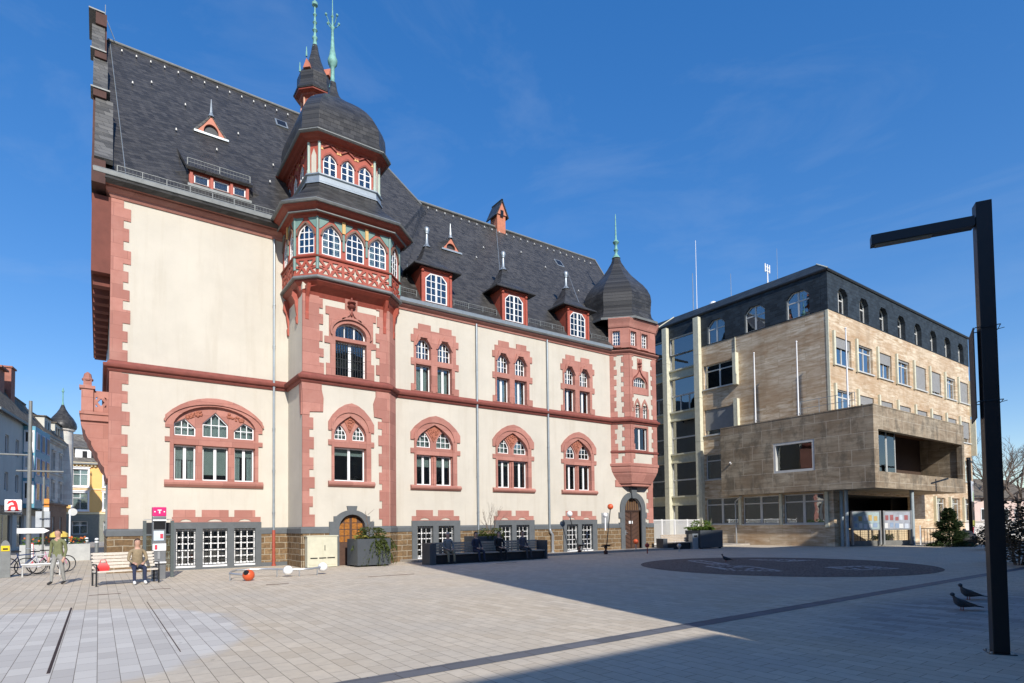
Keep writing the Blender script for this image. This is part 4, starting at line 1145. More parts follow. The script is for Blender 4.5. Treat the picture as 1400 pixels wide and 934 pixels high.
for x, y, fz in ((26.5, 31.1, zr), (8.2, 33.6, zl)):
    s = 1.39; m = MB(); a = .32
    m.slab([(x-a, y-a*.7, fz(y-a*.7)+.12), (x+a, y-a*.7, fz(y-a*.7)+.12), (x+a, y+a*.7, fz(y+a*.7)+.12), (x-a, y+a*.7, fz(y+a*.7)+.12)], .14); S = m.build('skylight', M_zinc, TH)
    b = a-.08; m = MB(); m.slab([(x-b, y-b*.7, fz(y-b*.7)+.14), (x+b, y-b*.7, fz(y-b*.7)+.14), (x+b, y+b*.7, fz(y+b*.7)+.14), (x-b, y+b*.7, fz(y+b*.7)+.14)], .03); m.build('pane', M_dark, S)
# --- ridge turret behind the dome
tc = (10.55, 35.2)
o8 = [(tc[0]+1.06*math.cos(R(22.5+45*i)), tc[1]+1.06*math.sin(R(22.5+45*i))) for i in range(8)]
m = MB(); m.loft([ring(*tc, o8, .72, z) for z in (25.6, 28.3)]); TU = m.build('ridge_turret', plain('turret_boarding', (.30, .08, .05), .7, var=.2, nscale=6.), TH)
m = MB()
for i in range(8):
    x, y = ring(*tc, o8, .74, 0)[i][:2]; m.tube([(x, y, 25.7), (x, y, 28.3)], .06, 6)
split_build(m, 'post', plain('pale_post', (.55, .32, .22), .7), TU)
m = MB()
for i in range(8):
    f = F(*ring(*tc, o8, .72, 0)[(i+1) % 8][:2], *ring(*tc, o8, .72, 0)[i][:2])
    for j in range(10): m.bx(f, .1, f.L-.1, 26.9+j*.13, 26.97+j*.13, .002, .03)
m.build('louvre', M_red, TU)
m = MB(); m.loft([ring(*tc, o8, k, z) for k, z in ((.74, 28.1), (.85, 28.2), (.9, 28.3), (1.12, 28.36), (1.14, 28.44), (.74, 28.46))]); m.build('turret_eave', M_red, TU)
m = MB(); m.loft([ring(*tc, o8, k, z) for k, z in ((1.18, 28.45), (1.2, 28.52), (1.06, 28.75), (.99, 29.1), (.99, 29.4), (.98, 29.6), (.78, 29.95), (.54, 30.4), (.34, 30.95), (.22, 31.45), (.15, 31.9))]); m.build('turret_roof', M_slated, TU, smooth=24)
for i in range(0, 8, 2):
    a = R(22.5+45*i+22.5-90); 
    x, y = tc[0]+1.0*math.cos(a), tc[1]+1.0*math.sin(a); t_ = Vector((-math.sin(a), math.cos(a), 0)); p = Vector((x, y, 0))
    m = MB(); n_ = Vector((math.cos(a), math.sin(a), 0))
    m.loft([[p+t_*-.22+n_*d+Vector((0, 0, 29.75)), p+t_*.22+n_*d+Vector((0, 0, 29.75)), p+n_*d+Vector((0, 0, 30.3))] for d in (-.4, .02)]); L_ = m.build('turret_gable', M_salm, TU)
    m = MB(); m.lathe(x, y, [(.06, 30.4), (.05, 30.6), (.02, 31.)], 6); m.build('finial', M_cop, TU)
spike(TU, *tc, 31.75, [(.22, 0), (.17, .2), (.12, .5), (.2, .58), (.2, .66), (.1, .75), (.09, 1.0), (.2, 1.1), (.1, 1.25), (.08, 1.5), (.17, 1.6), (.08, 1.72), (.07, 2.), (.15, 2.1), (.06, 2.25), (.05, 2.6), (.22, 2.7), (.22, 2.85), (.06, 2.95), (.03, 3.8)], .8)
for o_ in (TU, *TU.children_recursive): o_.data.transform(Matrix.Translation((0, 0, -.5))) if o_.type == 'MESH' else None
# --- stepped gable parapet and the balcony on the west side
f = F(.12, 45, .12, 20)        # u = 45 - Y, outwards = -X
prof = []
def curve(y0, z0, y1, z1, n=7): return [(y0+(y1-y0)*t, z0+(z1-z0)*(t**1.7)) for t in [i/n for i in range(n+1)]]
half = [(27.2, 15.2), (27.2, 16.0)]+curve(27.3, 16.2, 29.35, 19.8)+[(29.15, 19.82), (29.15, 20.12), (29.95, 20.12)]+curve(30.0, 20.3, 32.05, 23.3)+[(31.85, 23.32), (31.85, 23.62), (32.65, 23.62)]+curve(32.7, 23.8, 34.2, 26.4)+[(34.0, 26.45), (34.0, 27.05)]
full = half+[(70.2-y, z) for y, z in half[::-1]]
m = MB(); m.ext(f, [(45-y, z) for y, z in full], .05, .5); GB = m.build('gable_parapet', plain('dark_gable_stone', (.075, .035, .028), .85, var=.2), TH)
m = MB()
for seg, x0, x1 in ((half[2:10], -.30, .31), (half[13:21], -.42, .12), (half[24:32], -.52, .0)):
    m.loft([[(x0, y-.1, z+.02), (x1, y-.1, z+.02), (x1, y+.06, z-.1), (x0, y+.06, z-.1)] for y, z in seg])
split_build(m, 'parapet_slate', M_slatep, GB)
m = MB()
for y0, y1, z, x0, x1 in ((29.1, 30., 20.13, -.47, .2), (31.8, 32.7, 23.63, -.54, .06), (33.95, 36.25, 27.06, -.66, -.02)): m.box(x0, x1, y0, y1, z, z+.06)
split_build(m, 'coping', M_zincg, GB)
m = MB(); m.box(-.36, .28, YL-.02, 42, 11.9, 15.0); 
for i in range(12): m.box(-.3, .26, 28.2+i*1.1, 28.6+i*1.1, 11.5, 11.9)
m.build('corbel_table', plain('dark_red_stone', (.16, .05, .035), .85), TH)  # corbel table in one even dark red
m = MB(); by0, by1 = 29.2, 33.6
m.box(-.66, .28, by0, by1, 6.2, 6.45)
m.box(-.70, .28, by0-.05, by1+.05, 6.452, 6.56)
n = 9
rings = []
for j, (o, z) in enumerate(((.94, 6.19), (.95, 6.08), (.88, 5.88), (.80, 5.78), (.79, 5.66), (.70, 5.46), (.60, 5.36), (.59, 5.22), (.49, 5.0), (.38, 4.88), (.37, 4.7), (.25, 4.42), (.15, 4.3), (.14, 4.1), (.06, 3.85))):
    rings.append([(.3, by0+.1, z), (.3-o, by0+.1, z), (.3-o, by1-.1, z), (.3, by1-.1, z)])
m.loft(rings)
BL = m.build('balcony', M_pink, TH)
m = MB(); m.box(-.64, -.24, by0, by0+.4, 6.56, 7.5); m.box(-.64, -.24, by1-.4, by1, 6.56, 7.5); m.box(-.71, -.18, by0-.06, by0+.46, 7.5, 7.62); m.box(-.58, -.30, by0+.06, by0+.34, 7.62, 7.86)
m.lathe(-.44, by0+.2, [(.19, 7.86), (.2, 7.92), (.15, 7.98), (.12, 8.14), (.02, 8.22)], 10); split_build(m, 'pier', M_pink, BL)
m = MB(); fb2 = F(-.24, by0+.12, .28, by0+.12)
m.ext(fb2, rect(0, fb2.L, 6.56, 7.46), -.15, 0, [[(.26, 6.85), (.38, 7.0), (.26, 7.15), (.14, 7.0)], [(.08, 6.8), (.16, 6.8), (.08, 6.92)], [(.08, 7.2), (.16, 7.22), (.08, 7.08)], [(.44, 6.8), (.36, 6.8), (.44, 6.92)], [(.44, 7.2), (.36, 7.22), (.44, 7.08)]])
m.box(-.62, -.44, by0+.4, by1-.4, 6.56, 7.46); m.build('parapet', M_pink, BL)
# ================================================================== ADMINISTRATION BUILDING (1970s)
MO = thing('office_building', 'flat modern travertine office building with slate top storey, cream fins and a projecting stone box', 'office building')
MX, MY, MX1 = 40.5, 19.4, 67.25
FX = F(MX, 36, MX, MY); FY = F(0, MY, 10, MY)
def U(y): return 36-y
def cross(k, f, p, d, t=.74, mid=.05, fw=.07, cols=2, curtain=None, th=.07):
    k.light(f, p, d, cols, 1, fw, .02, mid=mid, curtain=curtain, th=th)
    z0, z1 = p[0][1], max(q_[1] for q_ in p); z = z0+(z1-z0)*t; a = span_x(offset(p, fw), z)
    k.fr.bx(f, a[0]-.01, a[1]+.01, z-.045, z+.045, d-th+.004, d-.004)
FLS = [8.87, 5.23]     # sills
wl = [(rect(U(29.48), U(26.62), 12.65, 14.6), None), (rect(U(29.48), U(26.62), 8.87, 10.95), 'sh'), (rect(U(29.48), U(26.62), 5.23, 7.28), None),
      (rect(U(29.55), U(26.62), 1.62, 3.7), 'g'), (rect(U(26.22), U(23.3), 1.58, 3.68), 'g'), (rect(U(22.92), U(20.07), 1.58, 3.68), 'g')]
m = MB(); m.ext(FX, rect(U(29.62), U(MY)-.4, -.3, 16.25), -.4, 0, [p for p, _ in wl])
wr = []
WX = [(41.42, 43.72), (44.75, 47.08), (48.14, 50.35), (51.42, 53.68), (54.75, 57.05), (58.02, 60.3), (61.38, 63.68), (64.6, 66.95)]
for z0, z1 in ((12.6, 14.55), (8.9, 10.85), (5.25, 7.2), (1.6, 3.65)):
    for i, (a, b) in enumerate(WX):
        if z0 < 8 and a < 56: continue
        wr.append((rect(a, b, z0, z1), i, z0))
m.ext(FY, rect(MX, MX1, -.3, 16.25), -.4, 0, [p for p, _, _ in wr]+[rect(42.2, 53.5, -.28, 3.6)])
m.box(MX1-.4, MX1, MY+.4, 45, -.3, 16.25); m.box(MX, MX1, 44.6, 45, -.3, 16.25)
m.build('wall', M_trav, MO)
m = MB(); m.box(41.8, 41.9, 21, 29.8, .0, 18.6); m.box(41.9, 66.8, 21.0, 21.1, 3.8, 18.6); m.box(53.6, 66.8, 21.0, 21.1, 0, 3.7)
for z in (4.3, 7.9, 11.5, 15.3): m.box(41.0, 66.8, 19.9, 44, z, z+.1)
m.build('room_backing', M_room, MO)
# corner strip, fins, sills
m = MB()
m.bx(FX, U(MY)-.16, U(MY)+.02, 3.9, 16.24, -.05, .02)
for y, z0, z1 in ((26.36, 12.45, 14.95), (26.36, 8.8, 11.35)): m.bx(FX, U(y)-.17, U(y)+.1, z0, z1, -.05, .42)
m.bx(FX, U(26.5)-.03, U(26.5)+.03, 14.95, 16.24, -.05, .06)
for z0, z1 in ((12.45, 14.85), (8.72, 11.2)):
    for a, b in WX: m.bx(FY, a-.44, a-.2, z0, z1, -.05, .15)
    m.bx(FY, MX1-.16, MX1+.02, z0-1, z1, -.05, .42)
for a, b in WX[5:]: m.bx(FY, a-.42, a-.18, 1.5, 3.75, -.05, .2); m.bx(FY, a-.42, a-.18, 5.2, 7.4, -.05, .3)
m.bx(FX, U(26.5), U(26.3), 1.5, 3.76, -.05, .12); m.bx(FX, U(23.2), U(23.0), 1.5, 3.76, -.05, .12); m.bx(FX, U(19.95), U(19.72), 1.3, 3.76, -.05, .12)
split_build(m, 'fin', M_fin, MO)
m = MB()
for p, kind in wl: m.bx(FX, p[0][0]-.04, p[1][0]+.04, p[0][1]-.10, p[0][1]-.005, -.1, .10)
for p, i, z0 in wr: m.bx(FY, p[0][0]-.12, p[1][0]+.12, p[0][1]-.10, p[0][1]-.005, -.1, .10)
split_build(m, 'sill', M_alu, MO)
def mo_win(f, p, d, **kw):
    k = Win(); cur = kw.pop('shut', None); cc = kw.pop('cc', None); cross(k, f, p, d, **kw)
    if cc: k.curtain(f, p[0][0]+.07, p[1][0]-.07, p[0][1], p[2][1], d-.2, cc, p)
    if cur:
        z1 = p[2][1]; z = z1-(z1-p[0][1])*cur; n = int((z1-z)/.09)
        for i in range(n): k.bl.bx(f, p[0][0]+.05, p[1][0]-.05, z1-.09*(i+1)+.006, z1-.09*i, d+.05, d+.085)
    W = k.fr.build('window', M_alu, MO); k.fr = MB()
    k.done(W)
    for ch in W.children:
        if ch.name.startswith('blind'): ch.data.materials[0] = M_shut
        if ch.name.startswith('pane'): ch.data.materials[0] = M_glassm
    return W
for p, kind in wl:
    mo_win(FX, p, -.16, shut=.86 if kind == 'sh' else None, cc='f' if kind == 'g' else None, mid=.09 if kind == 'g' else .05)
sh = {0: .38, 1: .06, 2: .42, 3: .1, 4: .97, 5: .9, 6: .1, 7: .97}; sh2 = {0: .05, 1: .35, 2: .3, 3: .25, 4: .3, 5: .3, 6: .8, 7: .8}
for p, i, z0 in wr:
    mo_win(FY, p, -.16, shut=(sh[i] if z0 > 12 else sh2[i] if z0 > 8 else None), cc='c.3' if z0 < 8 or i in (1, 6) else None, t=.76)
# slate storey
m = MB(); sl = []
for y0, y1 in ((29.0, 27.38), (25.62, 23.96), (22.3, 20.62)): sl.append(chamfered(U(y0), U(y1), 16.3, 18.16, .42))
sr = [chamfered(x, x+1.42, 16.3, 18.12, .36) for x in [41.95+3.235*i for i in range(8)]]
m.ext(FX, rect(U(36.8), U(MY)-.43, 16.25, 18.9), -.45, .03, sl+[rect(U(32.9), U(30.15), 16.26, 17.8), rect(U(36.7), U(33.42), 16.26, 17.8)])
m.ext(FY, rect(MX-.03, MX1+.03, 16.25, 18.9), -.45, .03, sr)
m.box(MX1-.4, MX1+.02, MY+.45, 45, 16.25, 18.9)
m.build('slate_storey', M_slatem, MO)
for p in sl: mo_win(FX, p, -.13, t=.62, mid=.06)
for p in sr: mo_win(FY, p, -.30, t=.62, mid=.06)
m = MB()
m.sweep([(MX, 38), (MX, MY), (MX1, MY), (MX1, 45)], [(-.1, 18.9), (.10, 18.9), (.14, 18.98), (.14, 19.06), (-.1, 19.06)])
m.build('fascia', M_iron, MO)
m = MB(); m.loft([[(MX-.1, 45, 19.06), (MX-.1, MY-.1, 19.06), (MX1+.1, MY-.1, 19.06), (MX1+.1, 45, 19.06)], [(MX+1.3, 45, 20.15), (MX+1.3, MY+1.3, 20.15), (MX1-1.3, MY+1.3, 20.15), (MX1-1.3, 45, 20.15)]]); 
m.build('roof', M_slatem, MO)
m = MB(); m.tube([(MX-.1, MY-.1, 19.08), (MX+1.3, MY+1.3, 20.17)], .05, 6); m.tube([(MX-.1, 34.2, 19.1), (MX+1.3, 33.4, 20.17)], .05, 6)
split_build(m, 'hip_capping', M_fin, MO)
# stair tower: columns, rails, glass
cy_ = [(30.13, 29.63), (33.4, 32.94), (36.7, 36.25)]
m = MB()
for a, b in cy_:
    z = -.3
    for j in range(6):
        z1 = [1.2, 4.75, 8.4, 12.0, 15.6, 18.75][j]; m.bx(FX, U(a), U(b), z+.02, z1, -.3, .40); m.bx(FX, U(a)+.1, U(b)-.1, z1-.02, z1+.04, -.28, .3); z = z1
split_build(m, 'column', M_fin, MO)
m = MB(); fr = MB(); gl = MB(); flr = MB()
bays = [(32.92, 30.15), (36.2, 33.42)]
for a, b in bays:
    u0, u1 = U(a), U(b)
    for kf in range(4):
        z = 3.32+3.64*kf
        m.bx(FX, u0, u1, z, z+.68, -.25, -.02); m.bx(FX, u0, u1, z+.6, z+.73, -.25, .12); m.bx(FX, u0, u1, z-.09, z+.0, -.25, .06)
    zs = []
    for kf in range(4):
        z = 4.05+3.64*kf; top = 6.55+3.64*kf+.3 if kf < 3 else 17.8
        mid = z+1.36 if kf < 3 else 16.3
        fr.bx(FX, u0, u1, mid-.06, mid+.06, -.22, -.08); zs += [(z, mid-.06), (mid+.06, top)]
        if kf == 2:
            for t in (.36, .68): fr.bx(FX, u0+(u1-u0)*t-.04, u0+(u1-u0)*t+.04, z, mid-.06, -.20, -.1)
    zs.append((1.7, 3.2))
    for z0, z1 in zs:
        gl.bx(FX, u0, u1, z0, z1, -.165, -.155)
        for e in (u0, u1-.07): fr.bx(FX, e, e+.07, z0, z1, -.22, -.08)
    fr.bx(FX, u0, u1, 1.55, 1.7, -.22, -.02); m.bx(FX, u0, u1, -.3, 1.55, -.25, -.05)
    fr.bx(FX, u0, u1, 17.72, 17.82, -.22, -.02)
split_build(m, 'spandrel', M_fin, MO); split_build(fr, 'stair_window_frame', M_alu, MO); split_build(gl, 'pane', M_glassm, MO)
m = MB()
for kf in range(5):
    z = 3.4+3.64*kf; m.box(41.0, 46, 29.8, 40, z, z+.25)
    if kf < 4:
        m.add([(42.6, 30.6, z-2.6), (42.6, 36, z-.1), (42.6, 36, z+.9), (42.6, 30.6, z-1.6), (42.75, 30.6, z-2.6), (42.75, 36, z-.1), (42.75, 36, z+.9), (42.75, 30.6, z-1.6)], [(0, 1, 2, 3), (7, 6, 5, 4), (0, 4, 5, 1), (2, 6, 7, 3), (1, 5, 6, 2), (0, 3, 7, 4)])
m.box(43.5, 43.8, 32.6, 32.9, 0, 17); split_build(m, 'staircase', plain('stair_concrete', (.30, .31, .27), .8), MO)
m = MB(); m.box(46, 46.1, 29.8, 40, 0, 18.5); m.box(41, 46, 40, 40.1, 0, 18.5); split_build(m, 'stair_back_wall', M_room, MO)
m = MB(); m.box(MX, 46, 36.75, 37.2, -.3, 18.85); m.build('end_pier', M_slatem, MO)
# annex roof piece glimpsed behind the oriel
# --- projecting stone box
BX0, BX1, BY0, BY1, BZ0, BZ1 = 39.6, 55.2, 16.4, 27.42, 3.8, 9.03
FBX = F(BX0, 36, BX0, BY0); FBY = F(0, BY0, 10, BY0)
wo = rect(U(23.1), U(20.14), 5.2, 7.35)
op = rect(40.25, 54.75, 4.86, 7.55)
m = MB(); m.ext(FBX, rect(U(BY1), U(BY0), BZ0, BZ1), -.35, 0, [wo])
m.ext(FBY, rect(BX0+.35, BX1, BZ0, BZ1), -.35, 0, [op])
m.box(BX0+.35, BX1, BY0+.35, MY, BZ0, 4.5); m.box(BX0+.35, BX1, BY0+.35, MY-.005, 8.3, 8.6); m.box(BX1-.35, BX1, BY0+.352, MY, 4.5, 8.3)
m.box(BX0+.35, MX-.004, MY, BY1, BZ0, 4.2); m.box(BX0+.35, MX-.004, MY, BY1, 8.3, 8.6); m.box(BX0+.35, MX-.004, BY1-.3, BY1-.002, 4.2, 8.3)
PB = m.build('council_box', M_conc, MO)
m = MB(); m.box(41.0, BX1-.36, MY-.12, MY-.02, 4.5, 8.3); m.box(BX0+.36, BX0+.4, MY-.5, BY1-.4, 4.3, 8.2); m.build('room_backing', plain('loggia_back', (.06, .035, .022), .9), PB)
m = MB(); m.box(BX0+.4, BX1-.4, BY0+.36, MY-.13, 8.22, 8.29); m.build('loggia_ceiling', plain('brown_soffit_boards', (.13, .06, .03), .7, var=.2, nscale=8), PB)
k = Win(); p = wo
m = MB(); m.ext(FBX, offset(p, -.001), -.34, -.02, [offset(p, .17)]); W = m.build('window', M_alu, PB); k.pn.ext(FBX, offset(p, .16), -.3, -.29); k.done(W)
m = MB(); m.bx(FBX, U(23), U(20.2), 5.2, 7.3, -.5, -.42); m.build('room_backing', plain('warm_council_room', (.10, .045, .025), .7, var=.3, nscale=2.), W)
m = MB(); m.bx(FBX, U(21.6), U(20.2), 5.5, 6.9, -.415, -.40); m.bx(FBX, U(22.4), U(22.1), 5.5, 6.7, -.415, -.40); m.build('curtain', plain('ochre_curtain', (.35, .24, .14), .8, var=.1), W)
k = Win(); fg = F(0, 16.95, 10, 16.95)
for a, b in ((40.3, 41.3), (41.35, 42.7), (42.75, 44.1)): k.light(fg, rect(a, b, 4.6, 8.1), 0, 1, 1, .07, curtain=None)
k.cu = MB(); k.wave(fg, 40.4, 44.0, 4.6, lambda x: 7.2, -.25)
fs = F(44.14, 16.95, 44.14, 19.2); k.light(fs, rect(.05, 2.1, 4.6, 8.1), 0, 2, 1, .07)
W = k.fr.build('window', M_alu, PB); k.fr = MB(); k.done(W)
m = MB(); m.sweep([(BX0, BY1), (BX0, BY0), (BX1, BY0), (BX1, MY)], [(-.36, 9.03), (.02, 9.03), (.02, 9.1), (-.36, 9.1)]); m.build('coping', M_conc, PB)
# terrace railing
m = MB(); rl = [(39.95, 21.2), (39.95, 19.9), (39.95, 18.8), (39.95, 17.6)]
for x, y in rl: m.tube([(x, y, 9.05), (x, y, 10.1)], .02, 6)
for z in (9.6, 10.1): m.tube([(39.95, 21.2, z), (39.95, 17.6, z)], .018, 6)
m.build('terrace_railing', M_zinc, MO)
m = MB(); m.box(39.5, 39.58, 26.5, 26.6, 6.2, 6.3); m.tube([(39.55, 26.55, 6.2), (39.35, 26.45, 6.32)], .05, 8); m.build('security_camera', M_white, MO)
# roof masts
def mast(x, y, z0, z1, r=.03): 
    m = MB(); m.tube([(x, y, z0), (x, y, z1)], [r, r*.6], 6); return m
mast(41.9, 31.0, 20, 26.2).build('antenna', M_white, MO); mast(42.2, 31.6, 20, 23.6, .05).build('antenna', M_steel, MO); mast(42.4, 28.0, 20, 22.3).build('antenna', M_steel, MO)
m = mast(42.6, 22.3+2.6, 20.1, 21.8, .06)
for dz, w_ in ((1.3, .35), (1.6, .3)): m.tube([(42.6-w_, 24.9, 20.1+dz), (42.6+w_, 24.9, 20.1+dz)], .04, 6)
for sx in (-.3, 0, .3): m.tube([(42.6+sx, 24.9, 21.3), (42.6+sx, 24.9, 21.95)], .05, 6)
m.build('antenna', M_white, MO); mast(42.8, 24.2, 20, 23.0, .02).build('antenna', M_steel, MO)
m = MB(); m.ball((42.2, 29.6, 20.2), .32, 12, .8); m.build('roof_dome', M_white, MO)
for x in (45.6, 47.6): m = MB(); m.box(x, x+.3, 21., 21.3, 20.1, 20.55); m.build('roof_vent', M_zincg, MO)
# under the box: pillars, parapet, railing, beige wall
m = MB()
for x, y in ((41.15, 19.2), (40.85, 18.75), (45.9, 16.72), (46.5, 16.95)): m.tube([(x, y, -.2), (x, y, 3.79)], .12, 14)
split_build(m, 'pillar', plain('pale_green_grey_metal', (.36, .42, .44), .5, .2), MO, smooth=40)
FP = F(41.3, 19.0, 45.8, 16.75)
m = MB(); m.bx(FP, 0, FP.L, -.2, .36, -.12, .12); m.build('parapet', plain('dark_plinth_stone', (.15, .15, .14), .8, var=.2), MO)
m = MB(); m.tube([FP(0, 1.1, 0), FP(FP.L, 1.1, 0)], .03, 6)
for i in range(6): m.tube([FP(.1+.96*i, .34, 0), FP(.1+.96*i, 1.1, 0)], .022, 6)
for i in range(26): m.tube([FP(.05+.19*i, .36, 0), FP(.05+.19*i, 1.4, 0)], .007, 4)
for z in (.5, .65, .8, .95, 1.25, 1.4): m.tube([FP(0, z, 0), FP(FP.L, z, 0)], .007, 4)
m.build('railing', M_iron, MO)
m = MB(); m.box(42.2, 53.6, 22.6, 22.8, -.3, 3.6); m.build('entrance_glazing', M_dark, MO)
m = MB(); m.box(42.3, 53.4, 19.85, 20.0, -.3, 1.2); m.build('entrance_wall', plain('beige_render', (.52, .42, .27), .8, var=.15, nscale=2.), MO)
m = MB(); m.box(42.2, 53.6, 19.9, 22.6, 3.55, 3.62); m.build('soffit', M_iron, MO)
m = MB(); m.tube([(39.85+.55, 26.75, -.1), (40.36, 26.75, 3.4)], .06, 10); m.tube([(40.36, 26.75, 3.38), (40.36, 26.2, 3.75)], .06, 10); m.build('downpipe', M_steel, MO, smooth=40)
# low roof link behind the right oriel
m = MB(); m.box(36., 40.4, 37, 45, 0, 18.0); m.slab([(33, 36.9, 18.0), (40.4, 36.9, 18.0), (40.4, 45, 21.2), (33, 45, 21.2)], .2); 
LK = thing('link_building', 'slate-roofed link block glimpsed between the oriel and the office building', 'building')
m.build('wall', M_slatem, LK)

# flagpoles on the terrace of the box
FPR = None
for i, (y, z1, lb) in enumerate(((24.5, 14.3, 'white flagpole farthest left on the terrace of the stone box'), (21.25, 14.4, 'white flagpole between two others on the stone box terrace'), (17.95, 14.45, 'white flagpole before the building corner on the stone box terrace'))):
    if FPR is None:
        FPR = thing('flagpole', lb, 'flagpole', (39.78, y, 8.6), 0, 'flagpoles on the stone box')
        m = MB(); m.tube([(0, 0, .0), (0, 0, 5.7)], [.06, .04], 10); m.build('pole', M_white, FPR, smooth=40)
        m = MB(); m.ball((0, 0, 5.75), .07, 10); m.build('finial', M_white, FPR)
        m = MB(); m.box(-.03, .03, -.12, -.04, .62, .7); m.build('cleat', M_steel, FPR)
    else: dup(FPR, (39.78, y, 8.6), 0, lb)
# display cases
def showcase(loc, rz, seed, lb, first=None):
    T = thing('display_case', lb, 'display case', loc, rz, 'glazed notice cases under the stone box')
    r = random.Random(seed)
    m = MB(); m.box(-1.06, 1.06, -.05, .09, 1.08, 2.38); m.box(-1.1, -1.0, -.08, .1, .1, 2.4); m.box(1.0, 1.1, -.08, .1, .1, 2.4); m.build('case', M_steel, T)
    m = MB(); m.box(-.98, .98, -.062, -.052, 1.16, 2.3); B = m.build('board', plain('board_teal_%d' % seed, ((.34, .42, .42), (.34, .36, .40))[seed % 2], .4, var=.2, nscale=3), T)
    cs = [M_curt, plain('flyer_blue_%d' % seed, (.24, .32, .44), .5), plain('flyer_pale_%d' % seed, (.5, .55, .62), .5), plain('flyer_tan_%d' % seed, (.45, .32, .12) if seed % 2 == 0 else (.3, .1, .1), .5)]
    for i in range(10):
        x = -.85+.38*(i % 5)+r.uniform(-.05, .05); z = 1.28+.5*(i//5)+r.uniform(-.05, .05); a = r.uniform(.1, .16); b = r.uniform(.12, .2)
        m = MB(); m.box(x-a, x+a, -.07, -.064, z-b+.1, z+b+.1); m.build('flyer', cs[r.randrange(4)], T)
    return T
a_ = math.atan2(.1, 1)
showcase((*FP(1.28, 0, .25)[:2], 0), R(-26.6), 2, 'glazed notice case with yellow picture, nearer the dark wall')
showcase((*FP(3.65, 0, .25)[:2], 0), R(-26.6), 3, 'glazed notice case with reddish flyers, nearer the paired steel pillars')
# ================================================================== GROUND
def mat_paving():
    t = NT('plaza_paving'); x, y, z = t.xyz()
    v = t.comb(y, x, 0.)
    b = t.brick(v, .44, .22, .004, (0., 0., 0.), (1., 1., 1.), (.5, .5, .5), .5, .2)
    id_ = t.math('MULTIPLY', b.outputs[0], 1.)
    base = t.mix(id_, (.51, .43, .32), (.63, .545, .42))
    n1 = t.noise(.35, 6., .6); n2 = t.noise(7., 6., .65)
    k = t.mix(t.ramp(n1, [(.38, 0.), (.66, .7)]), base, (.50, .455, .38))
    k = t.mix(t.math('MULTIPLY', t.ramp(n2, [(.40, 0.), (.75, 1.)]), .35), k, (.36, .31, .25))
    # pale bluish cleaned stone in the near left
    q = t.n('VectorMath', operation='SUBTRACT'); t.l(t.tc.outputs['Object'], q.inputs[0]); q.inputs[1].default_value = (-1.2, 11.6, 0)
    mp = t.n('VectorMath', operation='MULTIPLY'); t.l(q.outputs[0], mp.inputs[0]); mp.inputs[1].default_value = (.29, .235, 0)
    ln = t.n('VectorMath', operation='LENGTH'); t.l(mp.outputs[0], ln.inputs[0])
    dd = t.math('ADD', ln.outputs['Value'], t.math('MULTIPLY', t.math('SUBTRACT', t.noise(1.3, 4.), .5), .22))
    k = t.mix(t.math('MULTIPLY', t.ramp(dd, [(.93, 1.), (1.03, 0.)]), .8), k, t.mix(id_, (.46, .445, .42), (.60, .585, .545)))
    # darker grey ellipse of stones on the right
    q = t.n('VectorMath', operation='SUBTRACT'); t.l(t.tc.outputs['Object'], q.inputs[0]); q.inputs[1].default_value = (13.2, 4.0, 0)
    mp = t.n('VectorMath', operation='MULTIPLY'); t.l(q.outputs[0], mp.inputs[0]); mp.inputs[1].default_value = (.19, .55, 0)
    ln = t.n('VectorMath', operation='LENGTH'); t.l(mp.outputs[0], ln.inputs[0])
    k = t.mix(t.math('MULTIPLY', t.ramp(ln.outputs['Value'], [(.5, 1.), (1.1, 0.)]), .75), k, t.mix(id_, (.22, .222, .22), (.40, .40, .385)))
    # gum spots and dark scuffs
    vo = t.n('TexVoronoi', feature='F1'); t.l(t.tc.outputs['Object'], vo.inputs['Vector']); vo.inputs['Scale'].default_value = 1.1
    k = t.mix(t.math('MULTIPLY', t.ramp(vo.outputs['Distance'], [(.022, 1.), (.035, 0.)]), .55), k, (.13, .12, .11))
    k = t.mix(t.math('MULTIPLY', b.outputs['Fac'], .85), k, (.13, .11, .085))
    t.col(k)
    t.bump(t.math('SUBTRACT', t.math('MULTIPLY', t.noise(60., 4.), .25), t.math('MULTIPLY', b.outputs['Fac'], 1.)), .5, .008)
    t.l(t.math('ADD', t.math('MULTIPLY', t.noise(3., 4.), .15), .8), t.b.inputs['Roughness'])
    t.b.inputs['Specular IOR Level'].default_value = .12
    return t.mat
m = MB(); m.quad((-300, -200, 0), (500, -200, 0), (500, 500, 0), (-300, 500, 0)); struct(m.build('ground', plain('far_ground', (.2, .19, .17), .9)))
m = MB(); m.quad((-16, -9, .004), (75, -9, .004), (75, 55, .004), (-16, 55, .004)); struct(m.build('plaza_paving', mat_paving()))
def mat_band():
    t = NT('dark_paving_band'); x, y, z = t.xyz(); b = t.brick(t.comb(x, y, 0.), .62, .9, .008, (.10, .11, .125), (.15, .16, .18), (.05, .05, .05)); t.col(t.mix(t.math('MULTIPLY', t.noise(9., 5.), .4), b.outputs[0], (.08, .085, .09)))
    return t.set(.6, 0, .35)
m = MB(); m.quad((-14, 6.05, .008), (60, 6.05, .008), (60, 6.36, .008), (-14, 6.36, .008)); struct(m.build('paving_band', mat_band()))
